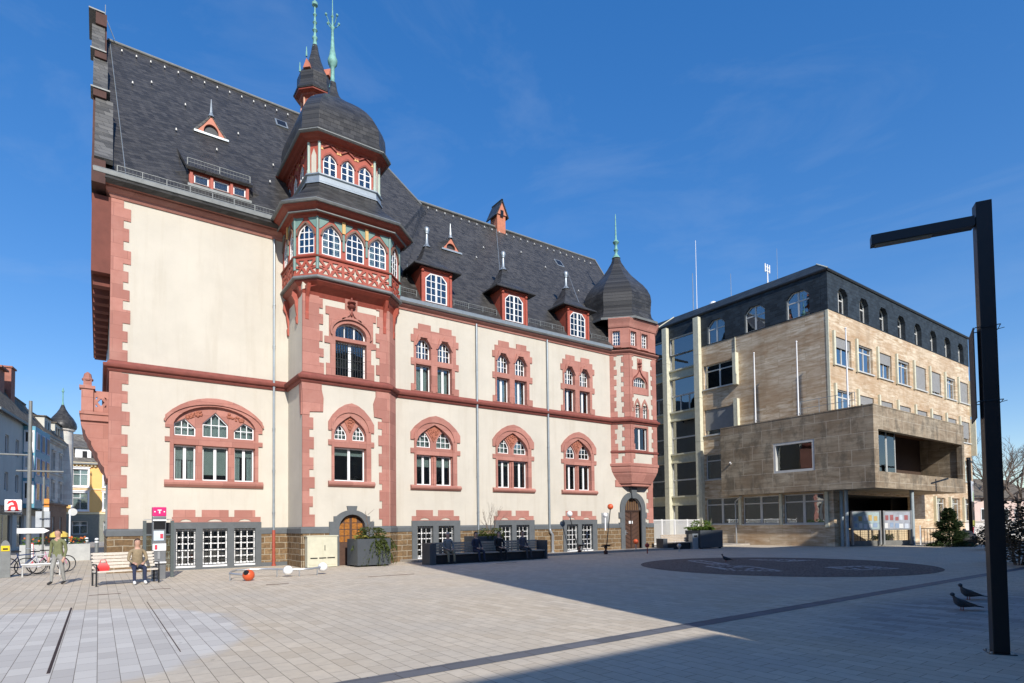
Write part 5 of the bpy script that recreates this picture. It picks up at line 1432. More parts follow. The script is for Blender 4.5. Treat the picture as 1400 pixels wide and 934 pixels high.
# cobbled circle with its stone inlays
def mat_cobble():
    t = NT('cobble_circle'); vo = t.n('TexVoronoi', feature='F1'); t.l(t.tc.outputs['Object'], vo.inputs['Vector']); vo.inputs['Scale'].default_value = 8.
    ed = t.n('TexVoronoi', feature='DISTANCE_TO_EDGE'); t.l(t.tc.outputs['Object'], ed.inputs['Vector']); ed.inputs['Scale'].default_value = 8.
    k = t.mix(vo.outputs['Distance'], (.27, .22, .185), (.15, .125, .11)); k = t.mix(t.noise(1.2, 4.), k, (.21, .165, .14)); k = t.mix(t.ramp(ed.outputs[0], [(.02, 1.), (.07, 0.)]), k, (.05, .042, .036))
    t.col(k); t.bump(ed.outputs[0], .8, .03); return t.set(.9, 0, .1)
cc = (21.9, 12.7)
m = MB(); m.add([(cc[0]+5.3*math.cos(a), cc[1]+5.3*math.sin(a), .009) for a in [2*math.pi*i/64 for i in range(64)]], [tuple(range(64))]); struct(m.build('cobble_circle', mat_cobble()))
M_inlay = plain('pale_stone_inlay', (.44, .43, .41), .7, var=.25, nscale=6.)
m = MB()
for p in ([(20.3, 14.5), (21.7, 16.9), (22.2, 16.5), (20.9, 14.2)], [(18.2, 12.3), (19.2, 11.0), (20.6, 13.2), (19.5, 14.3)], [(24.2, 15.4), (25.2, 14.2), (25.6, 13.1), (24.0, 13.6)], [(21.3, 9.6), (23.0, 8.9), (23.6, 10.2), (22.0, 10.9)]):
    P = Vector((sum(q[0] for q in p)/4, sum(q[1] for q in p)/4))
    n = 22
    for i in range(4):      # mosaic outlines: small pale setts along each side
        a, b = Vector(p[i]), Vector(p[(i+1) % 4]); L = (b-a).length
        for j in range(int(L/.2)):
            c = a+(b-a)*((j+.5)*.2/L); s_ = .085*rnd.uniform(.7, 1.1)
            m.add([(c.x-s_, c.y-s_, .014), (c.x+s_, c.y-s_, .014), (c.x+s_, c.y+s_, .014), (c.x-s_, c.y+s_, .014)], [(0, 1, 2, 3)])
    for _ in range(46):
        u, v = rnd.random(), rnd.random(); c = Vector(p[0])*(1-u)*(1-v)+Vector(p[1])*u*(1-v)+Vector(p[2])*u*v+Vector(p[3])*(1-u)*v; s_ = .075
        if rnd.random() < .75: m.add([(c.x-s_, c.y-s_, .0135+.0001*_), (c.x+s_, c.y-s_, .0135+.0001*_), (c.x+s_, c.y+s_, .0135+.0001*_), (c.x-s_, c.y+s_, .0135+.0001*_)], [(0, 1, 2, 3)])
struct(m.build('stone_inlay', M_inlay))
# drain slots
m = MB()
for x, y0, y1, w in ((-.475, 8.9, 16.1, .016), (.94, 9.3, 16.2, .005)): m.box(x-w, x+w, y0, y1, .003, .012)
struct(m.build('drain_slot', plain('rusty_drain_slot', (.035, .018, .014), .8, var=.4, nscale=20.)))
m = MB()
for x0, x1, y in ((4.1, 4.75, 18.5), (7.5, 9.2, 19.0), (-.2, .5, 18.8), (1.2, 1.7, 19.4), (14.5, 15.6, 21.6)): m.box(x0, x1, y, y+.07, .003, .011)
struct(m.build('drain_cover', plain('drain_cover_rust', (.07, .04, .028), .8, var=.4, nscale=15.)))
# raised pavement strip along the right facade
def mat_side():
    t = NT('sidewalk_slabs'); x, y, z = t.xyz(); b = t.brick(t.comb(x, y, 0.), .6, .4, .008, (.34, .31, .27), (.42, .39, .34), (.2, .18, .16)); t.col(t.mix(t.math('MULTIPLY', t.noise(5., 5.), .4), b.outputs[0], (.3, .27, .23))); return t.set(.7, 0, .3)
m = MB(); m.loft([[(x, y, z) for x, y in ((11.9, 26.18), (12.3, 24.95), (30.6, 24.85), (40.4, 25.6), (40.4, 30), (30.3, 27.2), (30.15, 26.18))] for z in (-.05, .11)]); struct(m.build('sidewalk', mat_side()))
M_asph = plain('asphalt', (.06, .062, .066), .85, var=.2, nscale=8., bump=.2)
m = MB(); m.quad((-40, 55, .005), (9, 55, .005), (9, 72, .005), (-40, 72, .005)); struct(m.build('road', M_asph))
m = MB(); m.box(-40, 9, 72, 100, -.1, .13); struct(m.build('pavement', mat_side()))
m = MB(); m.quad((62, -12, .006), (140, -12, .006), (140, 40, .006), (80, 40, .006)); struct(m.build('road', M_asph))

# ================================================================== STREET FURNITURE
# --- bench with a sitter on the left
def bench(name, lb, loc, rz, L=1.7):
    T = thing(name, lb, 'bench', loc, rz, None)
    m = MB()
    for i in range(4): m.box(-L/2, L/2, -.24+.12*i, -.24+.12*i+.10, .42, .46)
    m.build('seat', M_slat, T)
    m = MB()
    for i in range(5): m.box(-L/2, L/2, .26+.03*i, .29+.03*i, .52+.1*i, .60+.1*i)
    m.build('backrest', M_slat, T)
    for x in (-L/2+.02, L/2-.02):
        m = MB(); m.tube([(x, -.26, .0), (x, -.26, .42), (x, -.24, .44)], .025, 6); m.tube([(x, .26, 0), (x, .26, .44), (x, .42, 1.02)], .025, 6); m.tube([(x, -.26, .4), (x, .26, .4)], .02, 6); m.tube([(x, -.26, .42), (x, -.26, .66), (x, .3, .66)], .02, 6)
        m.build('leg', M_iron, T)
    return T
M_slat = plain('pale_bench_slats', (.62, .57, .49), .65, var=.12, nscale=12.)
bench('wood_bench', 'slatted wooden bench with thin dark legs before the town hall corner, seated person on it', (.72, 21.95, .0), R(11))
m = MB(); m.loft([[(-.14, -.08, 0), (.14, -.08, 0), (.14, .08, 0), (-.14, .08, 0)], [(-.17, -.1, .1), (.17, -.1, .1), (.17, .1, .1), (-.17, .1, .1)], [(-.1, -.05, .24), (.1, -.05, .24), (.1, .05, .24), (-.1, .05, .24)]])
m.tube([(-.09, 0, .22), (-.06, 0, .33), (.06, 0, .33), (.09, 0, .22)], .012, 6)
o = m.build('handbag', plain('red_bag_leather', (.55, .03, .03), .5), smooth=40); o.location = (.12, 21.85, .462); tag(o, 'small red bag lying on the left end of the slatted bench', 'bag')
# --- information pillar
T = thing('information_pillar', 'slim grey information pillar with a magenta top and small notices beside the basement windows', 'info pillar', (1.69, 23.45, 0), R(4))
M_pil = plain('pillar_grey_metal', (.22, .23, .24), .4, .5); M_mag = plain('magenta_plastic', (.62, .02, .16), .4)
m = MB(); m.box(-.2, .2, -.12, .12, 0, 2.16); m.build('body', M_pil, T, bevel=.02)
m = MB(); m.box(-.205, .205, -.125, .125, 2.162, 2.48); m.build('top', M_mag, T, bevel=.02)
m = MB(); m.box(-.06, .06, -.128, -.126, 2.36, 2.39); m.box(-.018, .018, -.128, -.126, 2.26, 2.359); m.box(-.16, -.12, -.128, -.126, 2.30, 2.34); m.box(.12, .16, -.128, -.126, 2.30, 2.34); m.build('emblem', M_white, T)
for n, (x0, x1, z0, z1), mt in (('screen', (-.17, .17, 1.72, 2.05), M_dark), ('ledge', (-.2, .2, 2.0, 2.05), M_white), ('poster', (-.17, .13, 1.33, 1.66), plain('pale_blue_notice', (.55, .66, .75), .5)), ('poster', (-.2, .2, .98, 1.22), M_white), ('ledge', (-.2, .2, .55, .6), M_white), ('handset', (-.05, .02, .7, .95), M_steel)):
    d = .14 if n != 'ledge' else .2
    m = MB(); m.box(x0, x1, -d, -.122, z0, z1); m.build(n, mt, T)
m = MB(); m.box(.02, .11, -.146, -.1405, 1.4, 1.56); m.box(-.14, -.06, -.146, -.1405, 1.02, 1.18); m.build('red_mark', plain('red_print', (.6, .05, .08), .5), T)
# --- glazed poster frame behind it
T = thing('steel_shelter', 'dark steel shelter frame with two square posts and a dark canopy against the stone plinth', 'shelter', (1.72, 24.0, 0), R(3))
for x in (-.42, .42): m = MB(); m.box(x-.05, x+.05, -.05, .05, 0, 2.02); m.build('post', plain('green_grey_steel', (.10, .12, .12), .5, .3), T)
m = MB(); m.box(-.37, .37, -.03, .35, 1.55, 1.95); m.build('canopy', M_iron, T)
m = MB(); m.box(-.45, .45, -.01, .02, 2.05, 2.07); m.build('rail', M_steel, T)
m = MB(); m.box(-.37, .37, .0, .012, .35, 1.5); m.build('pane', M_glass, T)
# --- low play rail with balls
T = thing('play_rail', 'low curving steel balance rail on short feet ending in balls, on the sunny paving', 'play rail', (0, 0, 0))
pth = [(3.95, 20.45, .2), (3.62, 20.62, .23), (3.5, 20.85, .25), (3.6, 21.3, .27), (3.84, 21.75, .28), (4.3, 21.85, .28), (4.7, 21.72, .28), (5.1, 21.4, .27), (5.38, 21.15, .26), (5.75, 21.0, .25), (6.1, 20.98, .25), (6.4, 21.1, .27), (6.62, 21.25, .29)]
m = MB(); m.tube(pth, .035, 8); m.build('rail', M_steel, T, smooth=40)
m = MB()
for i in (2, 5, 7, 9, 11): m.tube([(pth[i][0], pth[i][1], 0), pth[i]], .022, 6)
m.build('foot', M_steel, T)
for p, c, n in (((3.98, 20.42, .19), M_orange, 'ball'), ((5.4, 21.13, .22), M_white, 'ball'), ((6.66, 21.3, .27), M_white, 'ball')):
    m = MB(); m.ball(p, .19 if c is M_orange else .17, 16); o = m.build(n, c, T, smooth=60)
    o['label'] = 'orange end ball' if c is M_orange else 'white ball'
m = MB(); m.ball((3.9, 20.33, .27), .1, 10); m.build('hollow', M_dark, T)
# --- play poles
def pole_thing(lb, base, top, rb, mt, spin, cyl=None):
    T = thing('play_pole', lb, 'play pole', (*base, 0), 0, 'ball-topped play poles along the town hall')
    m = MB(); m.tube([(0, 0, 0), top], .028, 8); m.build('pole', M_iron if spin else M_redball if mt is M_redball else M_steel, T)
    m = MB(); m.ball((top[0], top[1], top[2]+rb*.7), rb, 14); m.build('ball', mt, T, smooth=60)
    if spin:
        m = MB(); m.lathe(0, 0, [(.11, .0), (.12, .18), (.05, .25), (.05, .33), (.10, .35), (.10, .42), (.05, .44)], 12); m.build('base', plain('rust_base', (.06, .025, .02), .6), T, smooth=40)
        m = MB(); m.box(-.32, .30, -.05, .05, .44, .5); m.box(-.05, .26, -.22, .22, .505, .545); m.build('footplate', M_iron, T)
    if cyl: m = MB(); m.tube([(0, 0, cyl[0]), (0, 0, cyl[1])], .045, 10); m.ball((0, 0, cyl[1]+.12), .14, 12); m.build('white_tube', M_white, T, smooth=40)  # plain white tube and ball fixed on the pole
    return T
pole_thing('leaning play pole with a white ball and dark foot plate before the third basement window', (22.67, 25.2), (-.62, .1, 2.2), .17, M_white, True)
pole_thing('tall play pole with a red ball and a white cylinder, near the vent', (23.4, 23.8), (.42, 0, 2.58), .17, M_orange, True, (1.35, 2.1))
pole_thing('short steel play pole with an orange ball before the oak street door', (26.9, 24.75), (0, 0, .5), .16, M_orange, False)
pole_thing('short dark red play pole with a dark red ball right of the street door', (25.5, 22.6), (0, 0, .38), .13, M_redball, False)
pole_thing('knee-high play pole with a pale ball in front of the right-hand bench', (28.3, 22.6), (0, 0, .28), .13, M_steel, False)
# --- service cabinet
T = thing('service_cabinet', 'beige double-door service cabinet with vent slots beside the arched bay door', 'cabinet', (7.8, 25.22, 0))
m = MB(); m.box(-.62, .66, -.19, .2, .02, 1.32); m.build('body', M_box, T, bevel=.012)
m = MB(); m.box(-.56, .01, -.204, -.192, .12, 1.24); m.box(.03, .60, -.204, -.192, .12, 1.24); m.build('door', M_box, T)
m = MB()
for a, b in ((-.5, -.2), (-.13, .17), (.22, .55)): m.box(a, b, -.208, -.2045, .38, .43)
m.box(.1, .13, -.212, -.2045, .72, .95); m.build('vent_slot', M_dark, T)
m = MB(); m.box(-.66, .7, -.21, .22, 1.321, 1.37); m.build('lid', M_box, T, bevel=.01)
# --- planters
def leaf_cloud(mb, c, rad, n, size, droop=.0, r=rnd, up=.3):
    for _ in range(n):
        a = r.uniform(0, 2*math.pi); q_ = math.sqrt(r.random()); zz = r.uniform(-1, 1)
        p = Vector((c[0]+rad[0]*q_*math.cos(a)*math.sqrt(1-zz*zz*.6), c[1]+rad[1]*q_*math.sin(a)*math.sqrt(1-zz*zz*.6), c[2]+rad[2]*zz))
        d = Vector((math.cos(a), math.sin(a), r.uniform(-.3, up)-droop*q_)).normalized(); s_ = size*r.uniform(.6, 1.4)
        t_ = d.cross(Vector((r.uniform(-1, 1), r.uniform(-1, 1), r.uniform(-1, 1)))).normalized()
        mb.add([p, p+d*s_*.5+t_*s_*.22, p+d*s_, p+d*s_*.5-t_*s_*.22], [(0, 1, 2, 3)])
def sprays(mb, c, rx, ry, n, L, droop, size, r):
    """arching shoots with needles along them"""
    for _ in range(n):
        a = r.uniform(0, 2*math.pi); l = L*r.uniform(.5, 1.15); p0 = Vector((c[0]+rx*r.uniform(-.8, .8), c[1]+ry*r.uniform(-.8, .8), c[2]))
        o = Vector((math.cos(a)*1.0, math.sin(a)*.75, 0)); pts = []
        for i in range(9):
            t = i/8; pts.append(p0+o*l*t*.8+Vector((0, 0, l*(.75*t-droop*t*t))))
        for i in range(1, 9):
            for _k in range(7):
                p = pts[i-1].lerp(pts[i], r.random()); d = (pts[i]-pts[i-1]).normalized()+Vector((r.uniform(-.8, .8), r.uniform(-.8, .8), r.uniform(-.7, .5))); d.normalize()
                s_ = size*r.uniform(.6, 1.3); t_ = d.cross(Vector((r.uniform(-1, 1), r.uniform(-1, 1), r.uniform(-1, 1)))).normalized()
                mb.add([p, p+d*s_*.5+t_*s_*.2, p+d*s_, p+d*s_*.5-t_*s_*.2], [(0, 1, 2, 3)])
def planter(lb, loc, rz, w, d, h):
    T = thing('planter', lb, 'planter', loc, rz, None)
    m = MB(); m.ext(F(-w/2, -d/2, w/2, -d/2), rect(0, w, .07, h), -.03, 0); m.ext(F(w/2, d/2, -w/2, d/2), rect(0, w, .07, h), -.03, 0)
    m.box(-w/2, -w/2+.03, -d/2+.03, d/2-.03, .07, h); m.box(w/2-.03, w/2, -d/2+.03, d/2-.03, .07, h); m.box(-w/2+.03, w/2-.03, -d/2+.03, d/2-.03, .07, .1)
    m.build('tub', M_planter, T)
    m = MB(); m.box(-w/2+.03, w/2-.03, -d/2+.03, d/2-.03, .1, h-.08); m.build('soil', plain('potting_soil', (.04, .028, .02), .95), T)
    for x in (-w/2+.15, w/2-.15):
        for y in (-d/2+.12, d/2-.12): m = MB(); m.box(x-.08, x+.08, y-.06, y+.06, 0, .07); m.build('foot', M_iron, T)
    return T
P1 = planter('large anthracite planter with a drooping juniper beside the arched bay door', (9.68, 24.5, 0), R(2), 1.52, 1.15, 1.2)
S = thing('juniper_bush', 'drooping dark green juniper with an upright shoot in the planter by the bay door', 'bush', (9.72, 24.48, 1.12), R(4))
m = MB(); r5 = random.Random(5); sprays(m, (.15, -.1, 0), .4, .3, 110, .95, 1.15, .12, r5); sprays(m, (.25, -.4, .0), .25, .1, 45, .9, 1.9, .1, r5); leaf_cloud(m, (.05, -.05, .25), (.62, .45, .32), 700, .12, .2, r5)
m.build('foliage', M_leafj, S, fix=False)
m = MB(); m.tube([(0, 0, -.05), (-.05, 0, .5), (-.16, 0, .95), (-.2, .02, 1.3)], [.03, .022, .014, .005], 6)
for i in range(7):
    a = r5.uniform(0, 6.28); z = .4+.12*i; m.tube([(-.1, 0, z), (-.1+.3*math.cos(a), .3*math.sin(a), z+.25)], [.01, .004], 5)
m.build('stem', M_bark, S)
m = MB(); leaf_cloud(m, (-.5, -.2, .08), (.3, .2, .14), 130, .13, .1, r5); m.build('pale_foliage', mat_leaf('yellow_green_leaf', (.22, .21, .04), (.40, .36, .09)), S, fix=False)
P2 = planter('tall anthracite planter with a bare-twigged shrub behind the central bench', (15.4, 24.15, 0), 0, 1.5, 1.1, 1.2)
S = thing('bare_shrub', 'bare-twigged shrub over a low green mat in the central planter', 'bush', (15.9, 24.2, 1.12))
m = MB(); r6 = random.Random(8)
def twig(mb, p, d, l, r0, dep, r, spread=.6, mn=.003):
    q_ = p+d*l; mid = p+d*l*.5+Vector((r.uniform(-.06, .06), r.uniform(-.06, .06), r.uniform(-.03, .03)))*l
    mb.tube([p, mid, q_], [r0, r0*.8, max(r0*.62, mn)], 5 if dep > 1 else 4, False)
    if dep:
        for _ in range(r.choice((2, 3) if dep > 1 else (2, 2, 3))):
            nd = (d+Vector((r.uniform(-1, 1), r.uniform(-1, 1), r.uniform(-.5, .8)))*spread).normalized()
            twig(mb, p+(q_-p)*r.uniform(.55, 1.), nd, l*r.uniform(.55, .85), max(r0*.58, mn), dep-1, r, spread, mn)
for i in range(6): a = i*1.05; twig(m, Vector((0, 0, 0)), Vector((.45*math.cos(a), .35*math.sin(a), 1)).normalized(), .75, .016, 3, r6, .5)
m.build('stem', M_bark, S)
m = MB(); sprays(m, (-.1, -.1, .05), .6, .4, 60, .5, .9, .1, r6); leaf_cloud(m, (-.1, -.1, .2), (.75, .45, .26), 700, .1, .1, r6); m.build('foliage', M_leafj, S, fix=False)
P3 = planter('anthracite planter with fresh green shrub beside the litter bin at the right', (33.4, 24.6, 0), R(-12), 1.9, 1.5, 1.22)
S = thing('green_shrub', 'fresh green feathery shrub in the right-hand planter', 'bush', (33.2, 24.6, 1.14))
m = MB(); sprays(m, (0, 0, .05), .6, .5, 110, .85, .55, .13, r6); leaf_cloud(m, (0, 0, .4), (.75, .6, .35), 600, .13, 0, r6); m.build('foliage', M_leafg, S, fix=False)
m = MB(); m.tube([(0, 0, -.04), (.03, .02, .5)], .03, 6); m.build('stem', M_bark, S)
# --- block benches
def block_bench(lb, loc, rz, L, hb):
    T = thing('block_bench', lb, 'bench', loc, rz, None)
    for x, w_ in ((-L/2, .32), (L/2-.12, .12)):
        m = MB(); m.box(x, x+w_, -.42, .35, 0, hb); m.build('end_block', M_planter, T, bevel=.01)
    m = MB()
    for i in range(5): m.box(-L/2+.33, L/2-.13, -.38+.13*i, -.27+.13*i, .42, .47)
    m.build('seat', M_wood, T)
    m = MB(); m.box(-L/2+.4, L/2-.2, -.3, .28, .02, .41); m.build('base', M_iron, T)
    m = MB()
    for i in range(4): m.box(-L/2+.33, L/2-.13, .30, .335, .50+.12*i, .60+.12*i)
    m.build('backrest', M_wood, T)
    return T
block_bench('wooden slat bench with a broad grey end block in front of the white railing', (31.0, 25.05, 0), R(-14), 2.5, .72)
B2 = block_bench('long wooden bench with dark end blocks before the middle basement windows, people seated', (15.1, 23.25, 0), R(0), 6.6, .95)
T = thing('litter_bin', 'slim grey litter bin between the wooden bench and the green-shrub planter', 'litter bin', (32.1, 24.45, 0), R(-12))
m = MB(); m.box(-.24, .24, -.2, .2, 0, 1.0); m.build('body', M_zinc, T, bevel=.02)
m = MB(); m.box(-.12, .14, -.215, -.202, .8, .9); m.build('slot', M_dark, T); m = MB(); m.box(-.25, .25, -.21, .21, 1.002, 1.04); m.build('lid', M_planter, T)
# --- white railing
T = thing('white_railing', 'white metal bar railing between the oriel and the office building columns', 'railing', (0, 0, 0))
f = F(30.75, 27.5, 38.9, 29.0)
m = MB()
for z in (.22, 1.92): m.bx(f, 0, f.L, z, z+.06, -.03, .03)
for i in range(int(f.L/.13)): m.bx(f, .06+i*.13, .06+i*.13+.035, .28, 1.92, -.015, .015)
m.build('bars', M_white, T)
for u in (0, 2.35, 4.2, 6.2, 8.0): m = MB(); m.bx(f, u, u+.09, .1, 2.02, -.045, .045); m.build('post', M_white, T)
# --- lamp post on the right
a0 = math.atan2(1.05, -.6)
T = thing('street_lamp', 'tall black square street lamp with a horizontal arm at the right edge', 'street lamp', (9.36, 2.49, 0), a0)
m = MB(); m.box(-.085, .085, -.085, .085, -.02, 5.83); m.build('pole', M_lampm, T, bevel=.008)
m = MB(); m.box(.10, 1.25, -.075, .075, 5.53, 5.66); m.box(.086, .10, -.06, .06, 5.56, 5.64); m.build('arm', M_lampm, T)
m = MB(); m.box(.55, 1.2, -.055, .055, 5.516, 5.529); m.build('lamp_lens', plain('lamp_diffuser', (.14, .13, .10), .4), T)
m = MB(); m.box(-.14, .14, -.14, .14, -.005, .014); m.build('foot_plate', M_lampm, T)
m = MB(); m.box(-.05, .05, -.089, -.0851, .55, 1.05); m.build('access_door', plain('lamp_door', (.02, .02, .022), .5, .2), T)
for sx in (-1, 1):
    for sy in (-1, 1): m = MB(); m.tube([(sx*.115, sy*.115, .0), (sx*.115, sy*.115, .035)], .014, 6); m.build('bolt', M_steel, T)
S = thing('campaign_board', 'narrow brown board strapped high on the far side of the black street lamp', 'board', (9.36, 2.49, 0), R(21))
m = MB(); m.box(-.06, .52, .135, .147, 3.02, 4.2); m.build('board', plain('hardboard_back', (.075, .055, .045), .8), S)
for z in (3.22, 4.18): m = MB(); m.tube([(-.12, -.125, z), (-.12, .13, z), (.13, .134, z), (.13, -.125, z), (-.12, -.125, z)], .006, 4); m.tube([(.13, -.1, z), (.19, -.2, z+.03)], .004, 4); m.build('strap', M_iron, S)
T = thing('dark_bollard_post', 'short black post at the right edge of the plaza beside the street lamp', 'post', (9.2, 2.1, 0))
m = MB(); m.tube([(0, 0, 0), (0, 0, 1.38)], .06, 12); m.build('post', M_lampm, T, smooth=40); m = MB(); m.ball((0, 0, 1.38), .06, 12, .5); m.build('cap', M_lampm, T, smooth=60)
# --- pigeons
def pigeon():
    T = thing('pigeon', 'dark pigeon standing foremost in the shade near the street lamp', 'bird', (13.24, 4.05, 0), R(-20), 'pigeons on the shaded plaza')
    m = MB(); R_ = []
    for x, z, ry, rz_ in ((-.17, .07, .02, .012), (-.11, .085, .045, .032), (-.03, .105, .066, .056), (.05, .12, .07, .066), (.10, .15, .052, .058), (.12, .19, .033, .04), (.128, .22, .026, .028)):
        R_.append([(x, ry*math.cos(q_), z+rz_*math.sin(q_)) for q_ in [2*math.pi*i/10 for i in range(10)]])
    m.loft(R_); m.ball((.14, 0, .243), .031, 10); m.loft([[(-.12, -.04, .065), (-.12, .04, .065), (-.12, .04, .095), (-.12, -.04, .095)], [(-.27, -.045, .05), (-.27, .045, .05), (-.27, .045, .062), (-.27, -.045, .062)]])
    m.build('body', plain('pigeon_slate_grey', (.045, .048, .058), .6, var=.3, nscale=20.), T, smooth=60)
    for s_ in (-1, 1):
        m = MB(); m.loft([[(.09, s_*.055, .12), (.0, s_*.070, .15), (-.19, s_*.03, .085), (-.05, s_*.066, .085)], [(.09, s_*.066, .12), (.0, s_*.08, .15), (-.19, s_*.038, .085), (-.05, s_*.076, .085)]]); m.build('wing', plain('pigeon_wing', (.07, .073, .08), .6), T)
        m = MB(); m.tube([(.01, s_*.025, .08), (.012, s_*.025, .006)], .007, 5); m.box(-.005, .035, s_*.022-.014, s_*.022+.014, 0, .006); m.build('leg', plain('pigeon_leg', (.25, .07, .06), .6), T)
    m = MB(); m.loft([[(.155, .006*math.cos(q_), .240+.006*math.sin(q_)) for q_ in (0, 2, 4)], [(.19, .001*math.cos(q_), .246+.001*math.sin(q_)) for q_ in (0, 2, 4)]]); m.build('beak', M_iron, T)
    return T
pg = pigeon(); pg.rotation_euler.z = R(140); pg.scale = (1.25,)*3
dup(pg, (15.1, 4.5, 0), R(146), 'dark pigeon standing just behind the other one near the street lamp', 1.3); dup(pg, (22.3, 15.3, .01), R(150), 'dark pigeon alone on the cobbled circle', 1.25)
# ================================================================== PEOPLE
def person(lb, loc, rz, sit, cols, h=1.72, seed=0, hair=(.05, .03, .02), arms='lap', step=.0):
    k = h/1.72; r = random.Random(seed)
    J = {}
    if sit:
        hip = .52; J['pelvis'] = (0, 0, hip+.06)
        top = hip+.06
        leg = lambda s: [(s*.10, .0, hip+.02), (s*.14, .43, hip+.01), (s*.14, .47, .10), (s*.15, .62, .045)]
    else:
        J['pelvis'] = (0, 0, .95); top = .95
        leg = lambda s: [(s*.10, 0, .90), (s*.11, .03+s*step*.5, .50), (s*.11, s*step-.02, .09), (s*.12, s*step+.15, .04)]
    V = []; E = []; Rr = []; Tg = []
    def v(p, r_, t, par=None):
        V.append(tuple(x*k for x in p)); Rr.append((r_[0]*k, r_[1]*k) if isinstance(r_, tuple) else (r_*k, r_*k)); Tg.append(t)
        if par is not None: E.append((par, len(V)-1))
        return len(V)-1
    p = v(J['pelvis'], (.165, .12), 't'); a = v((0, .0, top+.17), (.15, .105), 's', p); b = v((0, .0, top+.36), (.17, .115), 's', a); c = v((0, -.01, top+.48), (.12, .09), 's', b)
    n = v((0, .0, top+.57), .055, 'k', c); h1 = v((0, .02, top+.655), (.082, .088), 'k', n); h2 = v((0, .02, top+.73), (.098, .112), 'k', h1); h3 = v((0, .01, top+.81), (.085, .095), 'k', h2)
    for s in (-1, 1):
        pr = p
        for q_, rr, t in zip(leg(s), (.088, .062, .045, .042), 'tttf'): pr = v(q_, rr, t, pr)
        if arms == 'lap': A = [(s*.19, .0, top+.44), (s*.25, .06, top+.20), (s*.14, .28, top+.09), (s*.09, .36, top+.07)]
        else: A = [(s*.19, 0, top+.45), (s*.23, -.03, top+.18), (s*.23, .06, top-.06), (s*.22, .1, top-.15)]
        pr = c
        for q_, rr, t in zip(A, (.062, .046, .036, .036), 'sssk'): pr = v(q_, rr, t, pr)
        w = Vector(A[3])
        hd = Vector((0, .35, -.1)) if arms == 'lap' else Vector((0, .1, -.5))
        for i in range(4): v(tuple(w+hd.normalized()*.085*(1-.12*abs(i-1.3))+Vector((s*(.022-.017*i), .0, -.012*(i % 2)))), .011, 'k', pr)
        v(tuple(w+Vector((-s*.045, .03, -.01))), .012, 'k', pr)
    me = bpy.data.meshes.new('person'); me.from_pydata(V, E, []); o = bpy.data.objects.new('tmp_body', me); COL.objects.link(o)
    md = o.modifiers.new('skin', 'SKIN'); md.use_smooth_shade = True
    for i, q_ in enumerate(me.skin_vertices[0].data): q_.radius = Rr[i]; q_.use_root = (i == 0)
    sb = o.modifiers.new('sub', 'SUBSURF'); sb.levels = sb.render_levels = 1
    bpy.context.view_layer.update()
    m2 = bpy.data.meshes.new_from_object(o.evaluated_get(bpy.context.evaluated_depsgraph_get())); bpy.data.objects.remove(o)
    m2.name = 'person'; m2.materials.clear()
    for mt in (cols[0], cols[1], M_skin, cols[2]): m2.materials.append(mt)
    # each face takes the colour of the nearest limb
    segs = [(Vector(V[i]), Vector(V[j]), Tg[j]) for i, j in E]
    for f_ in m2.polygons:
        best = 9; bt = 's'
        for A_, B_, t in segs:
            d = B_-A_; u = max(0, min(1, (f_.center-A_).dot(d)/max(d.length_squared, 1e-9))); dd = (A_+d*u-f_.center).length
            if dd < best: best = dd; bt = t
        f_.material_index = {'s': 0, 't': 1, 'k': 2, 'f': 3}[bt]; f_.use_smooth = True
    o = bpy.data.objects.new('person', m2); COL.objects.link(o); o.location = loc; o.rotation_euler = (0, 0, rz)
    tag(o, lb, 'person')
    hz = (top+.79)*k
    m = MB(); hm = plain('hair_%d' % seed, hair, .7, var=.2, nscale=20.)
    rings = []
    for i in range(6):
        t = i/5; z = hz-.09*k+.16*k*t; rr = .096*k*math.sqrt(max(.02, 1-(t*.98)**2.4)); rings.append([(rr*math.cos(q_)*.95, .0+rr*1.12*math.sin(q_)-.012*k-(.012*k if t < .5 else 0), z-(.0 if math.sin(q_) < .2 else -.045*k*(1-t))) for q_ in [2*math.pi*j/12 for j in range(12)]])
    m.loft(rings); m.build('hair', hm, o, smooth=60)
    m = MB()
    for s in (-1, 1): m.ball((s*.03*k, .097*k, (top+.755)*k), .009*k, 6)
    m.build('eye', M_dark, o)
    m = MB(); m.loft([[(-.012*k, .095*k, (top+.75)*k), (.012*k, .095*k, (top+.75)*k), (0, .09*k, (top+.76)*k)], [(-.014*k, .105*k, (top+.715)*k), (.014*k, .105*k, (top+.715)*k), (0, .122*k, (top+.722)*k)], [(-.01*k, .09*k, (top+.705)*k), (.01*k, .09*k, (top+.705)*k), (0, .095*k, (top+.70)*k)]]); m.build('nose', M_skin, o)
    m = MB(); m.box(-.024*k, .024*k, .086*k, .092*k, (top+.675)*k, (top+.683)*k); m.build('mouth', plain('lips_%d' % seed, (.30, .10, .09), .5), o)
    return o
def cl(n, c): return plain('cloth_'+n, c, .85, var=.15, nscale=12., bump=.2)
SHOE = cl('dark_shoe', (.03, .028, .026)); WSHOE = cl('white_shoe', (.7, .7, .68))
person('person in navy trousers and pale shoes sitting on the slatted bench at the left', (1.0, 21.92, 0), R(186), True, (cl('tan_jacket', (.26, .20, .12)), cl('navy_trousers', (.02, .028, .065)), WSHOE), seed=1)
person('person standing in an olive jacket and grey trousers beside the bicycles', (-1.05, 23.4, 0), R(150), False, (cl('olive_jacket', (.16, .17, .08)), cl('grey_trousers', (.27, .27, .25)), SHOE), 1.68, seed=2, arms='side', step=.14)
person('person in a grey coat at the left end of the long bench', (12.9, 23.2, 0), R(172), True, (cl('grey_coat', (.21, .21, .20)), cl('tan_trousers', (.26, .21, .13)), SHOE), seed=3, hair=(.35, .33, .3))
